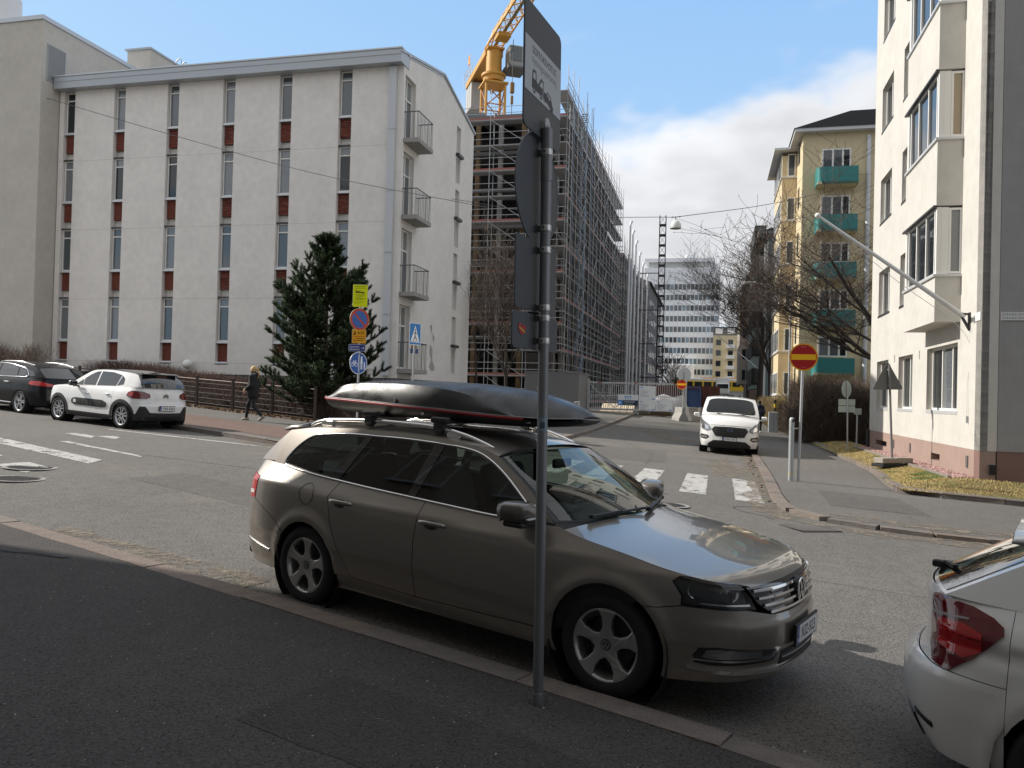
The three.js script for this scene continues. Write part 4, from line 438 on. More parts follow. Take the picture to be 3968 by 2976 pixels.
{ const b = SB('brown_house', 'brown house far down the street behind bare trees', 'building', 5.0, 112), bm = plaster([0.22, 0.155, 0.12]); part(b, 'wall', bxy(0, 14, 0, 18, -24, 0), bm); part(b, 'bay', [bxy(-1.4, 0, 4, 16, -14, -4)], plaster([0.40, 0.36, 0.31])); part(b, 'roof', bxy(-0.8, 14.5, 18, 18.6, -24.5, 0.5), voidM); for (let k = 0; k < 5; k++) { part(b, 'window', bxy(-1.0, -0.3, 4.6 + k * 2.9, 6.0 + k * 2.9, -4, -3.95), paneDark); part(b, 'window', bxy(1.5, 2.8, 3.6 + k * 2.9, 5.2 + k * 2.9, 0, 0.05), paneDark); } }
{ const b = SB('cream_apartments', 'cream apartment house with small white balconies far behind the office tower', 'building', 12, 212), cm = plaster([0.62, 0.52, 0.33]); part(b, 'wall', bxy(-12, 4, 3, 18.3, -14, 0), cm); part(b, 'attic', bxy(-12, 4, 18.3, 20.6, -13, -1), M([0.12, 0.12, 0.125], 0.8)); for (let k = 0; k < 5; k++) for (let i = 0; i < 5; i++) { part(b, 'window', bxy(-11.2 + i * 3.0, -10.0 + i * 3.0, 5.0 + k * 2.7, 6.4 + k * 2.7, 0, 0.06), paneDark); if (i % 2) part(b, 'balcony', bxy(-11.6 + i * 3.0, -9.6 + i * 3.0, 4.2 + k * 2.7, 5.1 + k * 2.7, 0.1, 1.2), whiteP); } for (let i = 0; i < 5; i++) part(b, 'attic_window', bxy(-11.4 + i * 3, -9.6 + i * 3, 18.8, 20.2, -1.02, -0.95), whiteP); }
{ // tram crossing at the far end, delivery lorry
  const b = SB('tram', 'yellow and white tram crossing the far end of the street', 'tram', 0, 176, 2.75), ym = MP([0.65, 0.42, 0.02], 0.3, { clearcoat: 1 }); part(b, 'body', [rb(16, 2.3, 2.3, 0.25, 0, 1.9, 0)], ym); part(b, 'roof', rb(15.6, 0.5, 2.2, 0.2, 0, 3.2, 0), M([0.7, 0.7, 0.68], 0.5)); for (let i = 0; i < 8; i++) part(b, 'window', bxy(-7.5 + i * 1.95, -5.95 + i * 1.95, 1.8, 2.75, 1.12, 1.18), paneDark); part(b, 'skirt', bxy(-7.6, 7.6, 0.3, 0.9, -1.05, 1.12), M([0.3, 0.3, 0.3], 0.6));
  const t = SB('delivery_lorry', 'white delivery lorry far down the street behind the van', 'lorry', 1.9, 150, 2.3); part(t, 'box', rb(2.4, 2.5, 6, 0.08, 0, 2.2, -3.4), whiteP); part(t, 'cab', rb(2.2, 2.0, 1.8, 0.25, 0, 1.45, 0.5), whiteP); part(t, 'windscreen', rb(1.9, 0.8, 0.06, 0.03, 0, 1.9, 1.38), paneDark); for (const x of [-0.9, 0.9]) part(t, 'wheel', new THREE.CylinderGeometry(0.45, 0.45, 0.3, 16).rotateZ(Math.PI / 2).translate(x, 0.45, 0.6), rubber);
  const an = SB('awning', 'orange and white shop awning at the far end of the street', 'awning', 3.5, 196, 6.6); part(an, 'cloth', beam([-6, 0, 0], [6, 0, 0], 1.2, 0.7), M([0.7, 0.28, 0.04], 0.7)); part(an, 'valance', bxy(-6, 6, -0.7, -0.3, 0.62, 0.66), whiteP);
}
{ // site gate with banners, hut, barriers
  const y = gy(...Q(-5, 55)), b = SB('site_gate', 'galvanised bar gate with company banners closing the building site', 'gate', -8.3, 55, y), w = 6.6, gm = M([0.50, 0.51, 0.52], 0.5, { metalness: 0.3 });
  part(b, 'top_rail', bx(w, 0.1, 0.08, w / 2, 2.2, 0), gm); part(b, 'middle_rail', bx(w, 0.06, 0.05, w / 2, 1.32, 0), gm); part(b, 'bottom_rail', bx(w, 0.14, 0.1, w / 2, 0.38, 0), gm); for (let i = 0; i < 46; i++) part(b, 'bar', bx(0.035, 1.75, 0.035, 0.1 + i * 0.142, 1.3, 0), gm); part(b, 'brace', [beam([0.1, 2.1, 0.04], [1.8, 0.5, 0.04], 0.03, 0.05), beam([1.9, 0.5, 0.04], [3.4, 1.8, 0.04], 0.03, 0.05)], gm); for (const x of [0, w]) part(b, 'gate_post', bx(0.14, 2.5, 0.14, x, 1.2, -0.05), gm);
  for (const x of [0.8, 3.3, 5.9]) part(b, 'red_marker', bx(0.25, 0.06, 0.09, x, 2.22, 0.01), M([0.3, 0.06, 0.04], 0.6));
  const ban = (x, yy, w2, h2, f) => { const p = part(b, 'banner', bx(w2, h2, 0.02, x, yy, 0.07), M([0.7, 0.71, 0.72], 0.5)); part(p, 'banner_face', new THREE.PlaneGeometry(w2 * 0.99, h2 * 0.99).translate(x, yy, 0.084), new THREE.MeshStandardMaterial({ map: canvasTex(256, Math.round(256 * h2 / w2), f), roughness: 0.5 }), { uv: 1 }); };
  const doc = (c, w, h) => { c.fillStyle = '#dfe3e6'; c.fillRect(0, 0, w, h); c.fillStyle = '#2f86cf'; c.font = 'bold 30px sans-serif'; c.fillText('YIT', 16, 40); c.fillStyle = '#8a9096'; for (let i = 0; i < 7; i++) c.fillRect(18, 60 + i * 17, 90 + (i * 53) % 70, 5); c.fillStyle = '#2f86cf'; c.fillRect(w - 56, h - 22, 48, 14); };
  ban(2.75, 1.22, 1.4, 0.38, (c, w, h) => { c.fillStyle = '#dfe3e6'; c.fillRect(0, 0, w, h); c.fillStyle = '#2f86cf'; c.font = 'bold 60px sans-serif'; c.textAlign = 'center'; c.fillText('YIT', w / 2, h - 10, 150); }); ban(2.75, 0.85, 1.4, 0.36, (c, w, h) => { c.fillStyle = '#26364a'; c.fillRect(0, 0, w, h); c.fillStyle = '#3a8fd8'; c.fillRect(0, 0, 62, h); c.strokeStyle = '#f0f3f5'; c.lineWidth = 8; c.beginPath(); c.moveTo(50, h / 2); c.lineTo(14, h / 2); c.moveTo(30, h / 2 - 16); c.lineTo(14, h / 2); c.lineTo(30, h / 2 + 16); c.stroke(); c.fillStyle = '#b9c3cc'; c.font = 'bold 26px sans-serif'; c.fillText('Työntekijät', 74, h / 2 - 4, 160); c.font = '20px sans-serif'; c.fillText('Henkilökäynti', 74, h / 2 + 22, 160); });
  ban(4.05, 1.55, 1.12, 0.95, doc); ban(4.05, 0.72, 1.12, 0.72, doc); ban(5.2, 0.72, 1.12, 0.72, doc);
  const hut = SB('site_hut', 'grey ribbed metal site hut next to the gate', 'hut', -12.0, 51.5, gy(...Q(-10, 50))); part(hut, 'wall', bxy(0, 3.6, -0.3, 2.55, -4, 0), M([0.21, 0.215, 0.225], 0.6, { metalness: 0.2 })); for (let i = 0; i < 18; i++) part(hut, 'wall_rib', bxy(0.02, 3.58, 0.1 + i * 0.135, 0.13 + i * 0.135, 0, 0.02), M([0.19, 0.195, 0.205], 0.6)); part(hut, 'door_notice', bx(0.3, 0.22, 0.02, 1.0, 1.5, 0.03), whiteP); part(hut, 'roof', bxy(-0.05, 3.65, 2.55, 2.62, -4.05, 0.05), M([0.2, 0.2, 0.21], 0.6)); part(hut, 'concrete_footing', bxy(-0.05, 3.7, -0.3, 0.12, 0.02, 0.3), concreteM);
  for (let i = 0; i < 4; i++) { const [q, p] = [-1.95 + i * 0.72, 52.2 + i * 1.9], bb = SB('concrete_barrier', 'grey concrete barrier standing in a row before the blue containers', 'barrier', q, p, gy(...Q(q, p)), 'concrete barriers at the site edge'); part(bb, 'block', ext([[-0.3, 0], [0.3, 0], [0.26, 0.2], [0.1, 0.5], [0.08, 0.85], [-0.08, 0.85], [-0.1, 0.5], [-0.26, 0.2]], 1.8, 0.01).translate(0, 0, -0.9), concreteM); bb.rotation.y += i < 1 ? 0.3 : -0.3; }
  [[-1.9, 62, 0], [-0.6, 66, 0.02]].forEach(([q, p, k], i) => { const c = SB('blue_container', i ? 'blue metal container with a plain side behind the concrete barriers' : 'blue open-fronted metal locker behind the concrete barriers', 'container', q, p, gy(...Q(q, p))); const bm = M([0.035, 0.075, 0.20], 0.55); part(c, 'frame', [bxy(0, 1.1, 0, 2.1, -3 - k, -0.2), bxy(0, 0.1, 0, 2.3, -0.2, 0), bxy(1.0, 1.1, 0, 2.3, -0.2, 0), bxy(0.1, 1.0, 2.2, 2.3, -0.2, 0)], bm); for (let j = 0; j < 9; j++) part(c, 'side_rib', bxy(1.1, 1.14, 0.1, 2.0, -0.5 - j * 0.28, -0.4 - j * 0.28), bm); });
  const pile = SB('timber_stack', 'stack of pale boards lying inside the site gate', 'timber', -7.3, 56, gy(...Q(-7, 56))); for (let i = 0; i < 5; i++) part(pile, 'board', new THREE.BoxGeometry(0.42, 0.05, 2).rotateX(0.35).translate(i * 0.46, 0.3, 0), M([0.55, 0.46, 0.33], 0.8)); const pl2 = SB('pallet_stack', 'brown stacked pallets inside the site gate', 'pallets', -4.3, 56.5, gy(...Q(-4, 56))); for (let i = 0; i < 6; i++) part(pl2, 'pallet', bx(2.2, 0.07, 1, 0.5, 0.08 + i * 0.11, 0), i % 2 ? timber : M([0.14, 0.11, 0.08], 0.9)); const pile3 = SB('plastic_roll', 'clear plastic sheeting over building material inside the gate', 'plastic sheet', -3.0, 57, gy(...Q(-3, 57)) + 0.2); part(pile3, 'sheet', loft([[-1.2, 0.5], [-1.0, 1.0], [-0.3, 1.25], [0.4, 1.05], [1.1, 1.2], [1.35, 0.5]].map(([x, h]) => circ(0, 0, 1, 16).map(([c, s]) => [x + 0.1 * c, 0.1 + Math.max(-0.2, s) * h * 1.05, 0.45 * c]))), M([0.34, 0.35, 0.36], 0.45)); const sk = SB('red_skip', 'rusty red steel container inside the site', 'container', -4.6, 63, gy(...Q(-4, 63))); part(sk, 'body', bxy(0, 5.2, 0.4, 2.3, -2.4, 0), M([0.10, 0.035, 0.028], 0.85)); for (let i = 0; i < 10; i++) part(sk, 'rib', bxy(0.2 + i * 0.5, 0.3 + i * 0.5, 0.5, 2.2, 0, 0.05), M([0.085, 0.03, 0.024], 0.85));
  const rl = SB('hand_railing', 'white steel hand railing on the pavement before the site hut', 'railing', -6.9, 41, gy(...Q(-6.9, 42)) + 0.1); part(rl, 'top_rail', bar([0, 0.95, 0], [-0.4, 0.95, -4.0], 0.03), whiteP); for (let i = 0; i < 4; i++) part(rl, 'post', bar([-0.13 * i, 0, -1.33 * i], [-0.13 * i, 0.95, -1.33 * i], 0.025), whiteP); part(rl, 'stone_kerb', bxy(-0.5, 0.2, 0, 0.16, -4.4, 0.2), graniteM[0]);
}
// ---------------------------------------------------------------- trees, hedges
const barkM = M([0.062, 0.050, 0.042], 0.95, { map: plasterT }), twigM = M([0.085, 0.066, 0.055], 0.9), budM = M([0.14, 0.09, 0.06], 0.9);
function stick(out, a, b, r0, r1, n) { // tapered stick pushed into raw arrays
  const d = b.clone().sub(a); const l = d.length(); if (l < 1e-5) return; d.divideScalar(l); const u = Math.abs(d.y) < 0.95 ? V3(0, 1, 0).cross(d).normalize() : V3(1, 0, 0).cross(d).normalize(), w = d.clone().cross(u), i0 = out.P.length / 3;
  for (let i = 0; i < n; i++) { const t = i / n * 2 * Math.PI, c = Math.cos(t), s = Math.sin(t); for (const [p, r] of [[a, r0], [b, r1]]) { out.P.push(p.x + (u.x * c + w.x * s) * r, p.y + (u.y * c + w.y * s) * r, p.z + (u.z * c + w.z * s) * r); out.N.push(u.x * c + w.x * s, u.y * c + w.y * s, u.z * c + w.z * s); } }
  for (let i = 0; i < n; i++) { const j = (i + 1) % n; out.I.push(i0 + 2 * i, i0 + 2 * j, i0 + 2 * i + 1, i0 + 2 * j, i0 + 2 * j + 1, i0 + 2 * i + 1); }
}
const raw = () => ({ P: [], N: [], I: [] });
const rawGeo = o => { const g = new THREE.BufferGeometry(); g.setAttribute('position', new THREE.Float32BufferAttribute(o.P, 3)); g.setAttribute('normal', new THREE.Float32BufferAttribute(o.N, 3)); g.setIndex(o.I); return g; };
function bareTree(name, label, x, z, o) {
  const t = thing(name, label, 'tree', [x, gy(x, z), z]), r = rng(o.seed), T = raw(), C = raw(), Bd = raw(); let count = 0;
  const grow = (p, d, len, rad, lev) => {
    if (count > o.max) return; const n = lev === 0 ? 5 : lev < 3 ? 4 : 3; let a = p.clone(), dir = d.clone(); const seg = len / n;
    for (let i = 0; i < n; i++) { const k = o.wob * (lev ? 1 : 0.25); dir.add(V3((r() - 0.5) * k, (r() - 0.5) * k + (lev > 1 ? 0.05 : 0.03), (r() - 0.5) * k)); if (lev === 1 && o.droop) dir.y -= o.droop * (i / n); dir.normalize(); const b = a.clone().addScaledVector(dir, seg), r0 = rad * (1 - 0.55 * i / n), r1 = rad * (1 - 0.55 * (i + 1) / n); stick(lev < 2 ? T : C, a, b, Math.max(r0, 0.0085 * o.s), Math.max(r1, 0.0075 * o.s), lev < 2 ? 9 : lev < 4 ? 5 : 3); count++;
      if (lev < o.levels && (i > 0 || lev > 0)) { const m = lev === 0 ? (i >= (o.first || 2) ? o.limbs : 0) : lev < 3 ? 2 : 2; for (let q = 0; q < m; q++) { const az = r() * 6.283, sp = o.spread * (0.6 + 0.7 * r()); let u = V3(Math.cos(az), 0.25 * r(), Math.sin(az)); if (o.lean && lev < 2) u.add(V3(...o.lean)); const nd = dir.clone().multiplyScalar(Math.cos(sp)).addScaledVector(u.normalize(), Math.sin(sp)).normalize(); if (r() < 0.93) grow(b, nd, len * (lev === 0 ? o.limbLen : 0.62) * (0.7 + 0.6 * r()), r1 * (lev === 0 ? 0.55 : 0.60), lev + 1); } }
      a = b; }
    if (lev >= o.levels - 1) { for (let q = 0; q < 2; q++) { const e = a.clone().add(V3((r() - 0.5) * 0.14, (r() - 0.2) * 0.12, (r() - 0.5) * 0.14)); stick(Bd, a, e, 0.007 * o.s, 0.009 * o.s, 3); } }
  };
  grow(V3(0, -0.2, 0), V3(...(o.dir || [0, 1, 0])).normalize(), o.h, o.r, 0);
  part(t, 'trunk', rawGeo(T), barkM); const cr = part(t, 'crown', rawGeo(C), o.twig || twigM); if (Bd.P.length) part(cr, 'buds', rawGeo(Bd), budM); return t;
}
{ const [x, z] = Q(9.0, 44); bareTree('bare_tree', 'large leafless tree with dark spreading limbs in front of the yellow house', x, z, { seed: 12, h: 9, r: 0.34, levels: 5, limbs: 3, limbLen: 0.85, spread: 1.0, wob: 0.34, max: 9000, first: 1, lean: [-0.9, 0.15, 0.3], s: 1.05 }); }
{ const [x, z] = Q(4.3, 78); bareTree('bare_tree', 'tall leafless street tree beside the pale blue house', x, z, { seed: 5, h: 9.5, r: 0.34, levels: 5, limbs: 3, limbLen: 0.9, spread: 0.85, wob: 0.32, max: 9000, first: 2, lean: [-0.25, 0.3, 0], s: 1.25 }); }
{ const [x, z] = Q(4.5, 66); bareTree('bare_tree', 'leafless street tree against the corner bay of the yellow house', x, z, { seed: 31, h: 6.5, r: 0.26, levels: 5, limbs: 3, limbLen: 0.8, spread: 0.8, wob: 0.35, max: 6000, first: 2, lean: [-0.1, 0.25, 0.2], s: 1.1 }); }
{ const [x, z] = Q(-4.4, 104); bareTree('bare_tree', 'small leafless tree by the foot of the office tower', x, z, { seed: 8, h: 4.2, r: 0.16, levels: 4, limbs: 3, limbLen: 0.8, spread: 0.8, wob: 0.35, max: 2500, first: 1, s: 1.7 }); }
{ const [x, z] = Q(-11.9, 46); bareTree('bare_tree', 'slender leafless tree in front of the scaffolding', x, z, { seed: 17, h: 5.5, r: 0.12, levels: 4, limbs: 3, limbLen: 0.7, spread: 0.5, wob: 0.3, max: 2600, first: 1, s: 1.2 }); }
{ const [x, z] = Q(-12.3, 41.5); bareTree('bare_tree', 'thin leafless sapling at the far corner of the white block', x, z, { seed: 23, h: 5.0, r: 0.08, levels: 4, limbs: 3, limbLen: 0.6, spread: 0.55, wob: 0.3, max: 2200, first: 0, s: 1 }); }
{ // young pine before the white block
  const [x, z] = Q(-13.75, 26.6), t = thing('pine_tree', 'dark green young pine growing in front of the white block', 'tree', [x, gy(x, z) + 0.1, z]), r = rng(77), T = raw(), Nd = raw(), H = 6.55;
  const needle = (a, d, l) => { const b = a.clone().addScaledVector(d, l), s = V3(r() - 0.5, r() - 0.5, r() - 0.5).cross(d).normalize().multiplyScalar(0.0085), i = Nd.P.length / 3; for (const p of [a.clone().add(s), a.clone().sub(s), b]) Nd.P.push(p.x, p.y, p.z); const n = V3(d.z, 0.6, -d.x).normalize(); for (let k = 0; k < 3; k++) Nd.N.push(n.x, n.y, n.z); Nd.I.push(i, i + 1, i + 2); };
  const shoot = (a, d, l, k) => { const n = Math.ceil(k * 64 * l / 0.3); for (let i = 0; i < n; i++) { const f = 0.12 + 0.88 * i / n, p = a.clone().addScaledVector(d, l * f), az = r() * 6.283, u = Math.abs(d.y) < 0.9 ? V3(0, 1, 0).cross(d).normalize() : V3(1, 0, 0), w = d.clone().cross(u), q = u.multiplyScalar(Math.cos(az)).addScaledVector(w, Math.sin(az)); needle(p, d.clone().multiplyScalar(0.75 + 0.3 * r()).addScaledVector(q, 0.75).normalize(), 0.085 + 0.05 * r()); } };
  stick(T, V3(0, -0.2, 0), V3(0.05, 3.4, 0), 0.10, 0.06, 9); stick(T, V3(0.05, 3.4, 0), V3(0.08, 5.3, 0.02), 0.06, 0.032, 7); stick(T, V3(0.08, 5.3, 0.02), V3(0.10, H, 0), 0.032, 0.012, 6); shoot(V3(0.09, 6.0, 0), V3(0, 1, 0), 0.6, 2.4);
  for (let y = 0.35; y < 6.35; y += y < 4.3 ? 0.30 : 0.42) { const f = y / H, gap = y > 4.7 && y < 5.2, R = (y < 4.55 ? 2.15 - 0.30 * Math.pow(y / 3, 1.5) : 1.05 * (1 - (y - 4.55) / 2.3)) * (gap ? 0.55 : 1), m = y < 4.5 ? 12 : 8;
    for (let b = 0; b < m; b++) { const az = r() * 6.283, L0 = R * (0.62 + 0.5 * r()), el = 0.10 + 0.5 * f + 0.25 * r(); let p = V3(0.05, y, 0), d = V3(Math.cos(az) * Math.cos(el), Math.sin(el) * 0.6, Math.sin(az) * Math.cos(el)); const n = 6; for (let i = 0; i < n; i++) { const q = p.clone().addScaledVector(d, L0 / n); stick(T, p, q, 0.022 * (1 - 0.8 * i / n) * (1.2 - f), 0.022 * (1 - 0.8 * (i + 1) / n) * (1.2 - f), 4); if (i > 0) for (let s = 0; s < (i > 3 ? 5 : 4); s++) { const a2 = r() * 6.283, sd = d.clone().add(V3(Math.cos(a2) * 0.8, 0.35 + 0.3 * r(), Math.sin(a2) * 0.8)).normalize(), sl = 0.22 + 0.2 * r(); stick(T, q, q.clone().addScaledVector(sd, sl), 0.007, 0.004, 3); shoot(q, sd, sl + 0.03, 1.0); } d.y += 0.10; d.normalize(); p = q; } shoot(p, d, 0.28, 1.3); } }
  part(t, 'trunk', rawGeo(T), M([0.09, 0.065, 0.045], 0.95)); part(t, 'crown', rawGeo(Nd), M([0.050, 0.085, 0.032], 0.75, { side: THREE.DoubleSide }));
}
function twigMass(name, label, cat, f, n, o) { const r = rng(o.seed), T = raw(); for (let i = 0; i < n; i++) { const [x, z, h, lean] = f(r), y = gy(x, z) + (o.lift || 0); let p = V3(x, y + h * r() * (o.low ?? 0.75), z); for (let s = 0; s < 2; s++) { const d = V3((r() - 0.5) * 1.5 * lean, 0.4 + r() * 0.9, (r() - 0.5) * 1.5 * lean).normalize(), q = p.clone().addScaledVector(d, h * (0.14 + 0.22 * r())); if (q.y > y + h * (1.02 + 0.12 * r())) break; stick(T, p, q, o.r * (s ? 0.6 : 1), o.r * 0.4, 3); p = q; } } return single(name, label, cat, rawGeo(T), o.mat, { kind: o.kind }); }
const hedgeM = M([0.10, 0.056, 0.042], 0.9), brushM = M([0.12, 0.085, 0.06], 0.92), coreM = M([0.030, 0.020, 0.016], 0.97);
const hedgeH = s => 1.22 + 0.16 * nz(s * 0.8, 2.2, 4.4) + 0.1 * nz(s * 3, 1.2, 7) + 0.25 * smooth(-24, -34, s);
twigMass('hedge', 'brown leafless clipped hedge growing behind the wire fence', 'hedge', r => { const s = -46 + r() * 29.5, [x, z] = ST(s, 14.75 + r() * 1.3); return [x, z, hedgeH(s), 0.8]; }, 26000, { seed: 3, r: 0.007, mat: hedgeM, lift: 0.1, low: 0.95 });
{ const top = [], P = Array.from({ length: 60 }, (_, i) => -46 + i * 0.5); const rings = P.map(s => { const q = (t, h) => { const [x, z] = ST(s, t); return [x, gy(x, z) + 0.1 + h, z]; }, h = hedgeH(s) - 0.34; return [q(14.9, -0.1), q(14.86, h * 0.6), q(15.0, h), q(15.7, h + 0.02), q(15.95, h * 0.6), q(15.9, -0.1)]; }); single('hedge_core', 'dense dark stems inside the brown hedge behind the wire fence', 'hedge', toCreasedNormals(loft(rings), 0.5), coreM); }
twigMass('bramble_bush', 'loose brown brush at the foot of the taller plain block', 'bush', r => { const q = -40 + r() * 10.5, p = 29.2 + r() * 1.4, [x, z] = Q(q, p); return [x, z, 1.9 + 0.9 * nz(q * 0.5, 1, 2), 1.2]; }, 5000, { seed: 9, r: 0.008, mat: brushM, lift: 0.15, low: 0.9 });
twigMass('overgrown_hedge', 'tall brown overgrown hedge before the yellow house ground floor', 'hedge', r => { const q = 3.6 + r() * 3.4, p = 38.5 + r() * 12, [x, z] = Q(q + 0.15, p), h = 2.4 + 0.7 * nz(p * 0.4, q, 3) + 0.5 * r(); return [x, z, h * (q < 4.4 ? 0.6 : 1), 1.1]; }, 22000, { seed: 14, r: 0.011, mat: M([0.085, 0.062, 0.045], 0.92), lift: 0.06, low: 0.92 });
twigMass('straw_hedge', 'yellowish low hedge along the pavement past the parked van', 'hedge', r => { const p = 47 + r() * 12, [x, z] = Q(3.3 + r() * 0.9, p); return [x, z, 1.7 + 0.3 * nz(p, 1, 1), 0.9]; }, 7000, { seed: 15, r: 0.011, mat: M([0.20, 0.15, 0.07], 0.92), lift: 0.06, low: 0.92 });
{ const r = rng(33), T = raw(); const S = []; for (let i = 0; i < 240; i++) { const s = -7 + r() * 0.0 - 0, p = 13 + r() * 16, [x, z] = Q(1.40 - 0.5 * r() * r(), p + 2); S.push(new THREE.CircleGeometry(0.02 + 0.02 * r(), 5).rotateX(-1.3 + r() * 0.6).rotateY(r() * 6).translate(x, gy(x, z) + 0.012, z)); } for (let i = 0; i < 900; i++) { const s = -30 + r() * 12, [x, z] = ST(s, 13.6 + r() * 0.8); S.push(new THREE.CircleGeometry(0.03 + 0.03 * r(), 5).rotateX(-1.3 + r() * 0.8).rotateY(r() * 6).translate(x, gy(x, z) + 0.13, z)); } struct('leaf_litter', S, M([0.17, 0.105, 0.06], 0.95, { side: THREE.DoubleSide }), { kind: 'stuff', label: 'dry brown leaves lying along the kerb and the fence' }); }
// ---------------------------------------------------------------- fence, signs, lamps, wires
{ const T = 14.35, f = thing('wire_fence', 'dark steel post and rail fence along the far pavement', 'fence', [0, 0, 0]), fm = M([0.075, 0.055, 0.05], 0.7, { metalness: 0.2 }); const ss = Array.from({ length: 13 }, (_, i) => -19.3 - i * 2.35);
  ss.forEach((s, i) => { const [x, z] = ST(s, T), y = gy(x, z) + 0.1; part(f, 'post', [rb(0.10, 1.22, 0.10, 0.012, x, y + 0.56, z, 1), bx(0.115, 0.03, 0.115, x, y + 1.18, z)], fm); if (i) { const [x0, z0] = ST(ss[i - 1], T), y0 = gy(x0, z0) + 0.1; for (const h of [0.16, 0.36, 0.56, 0.76, 0.94, 1.08]) part(f, 'rail', bar([x0, y0 + h, z0], [x, y + h, z], h > 1 ? 0.022 : 0.012, 5), h > 1 ? M([0.11, 0.085, 0.075], 0.5, { metalness: 0.3 }) : M([0.05, 0.036, 0.032], 0.7)); } }); }
const signBack = M([0.085, 0.092, 0.102], 0.42, { metalness: 0.35 }), poleM = M([0.20, 0.205, 0.215], 0.42, { metalness: 0.5 }), bandM = M([0.55, 0.55, 0.54], 0.3, { metalness: 0.8 });
const plateGeo = (w, h, r) => new THREE.ExtrudeGeometry(shape(rrect(w, h, r)), { depth: 0.006, bevelEnabled: true, bevelSize: 0.002, bevelThickness: 0.002, bevelSegments: 1 });
const face = (w, h, f, W = 512) => [new THREE.PlaneGeometry(w, h), new THREE.MeshStandardMaterial({ map: canvasTex(W, Math.round(W * h / w), f), roughness: 0.45 })];
const roundFace = (r, f) => [new THREE.CircleGeometry(r, 48), new THREE.MeshStandardMaterial({ map: canvasTex(512, 512, f), roughness: 0.45 })];
// pictogram: recovery truck with a car on its hook
function towTruck(c, x, y, s, col, bg) { c.save(); c.translate(x, y); c.scale(s, s); c.fillStyle = col; c.beginPath(); c.moveTo(0, 42); c.lineTo(4, 8); c.lineTo(12, 0); c.lineTo(36, 0); c.lineTo(40, 30); c.lineTo(52, 34); c.lineTo(78, 6); c.lineTo(100, 10); c.lineTo(102, 42); c.lineTo(96, 42); c.lineTo(95, 17); c.lineTo(82, 14); c.lineTo(64, 34); c.lineTo(94, 34); c.lineTo(94, 60); c.lineTo(0, 60); c.closePath(); c.fill(); c.fillStyle = bg; c.beginPath(); c.moveTo(10, 28); c.lineTo(14, 8); c.lineTo(30, 8); c.lineTo(32, 28); c.closePath(); c.fill(); c.fillStyle = col; for (const wx of [20, 78]) { c.beginPath(); c.arc(wx, 62, 11, 0, 7); c.fill(); c.fillStyle = bg; c.beginPath(); c.arc(wx, 62, 4, 0, 7); c.fill(); c.fillStyle = col; } c.fillRect(98, 42, 5, 26); c.save(); c.translate(106, 30); c.rotate(0.30); c.beginPath(); c.moveTo(0, 22); c.lineTo(2, 8); c.lineTo(18, 4); c.lineTo(30, -12); c.lineTo(62, -12); c.lineTo(78, 4); c.lineTo(90, 8); c.lineTo(92, 24); c.lineTo(0, 28); c.closePath(); c.fill(); c.fillStyle = bg; c.fillRect(28, -7, 12, 10); c.fillRect(44, -7, 14, 10); c.fillStyle = col; for (const wx of [18, 74]) { c.beginPath(); c.arc(wx, 26, 9, 0, 7); c.fill(); } c.restore(); c.restore(); }
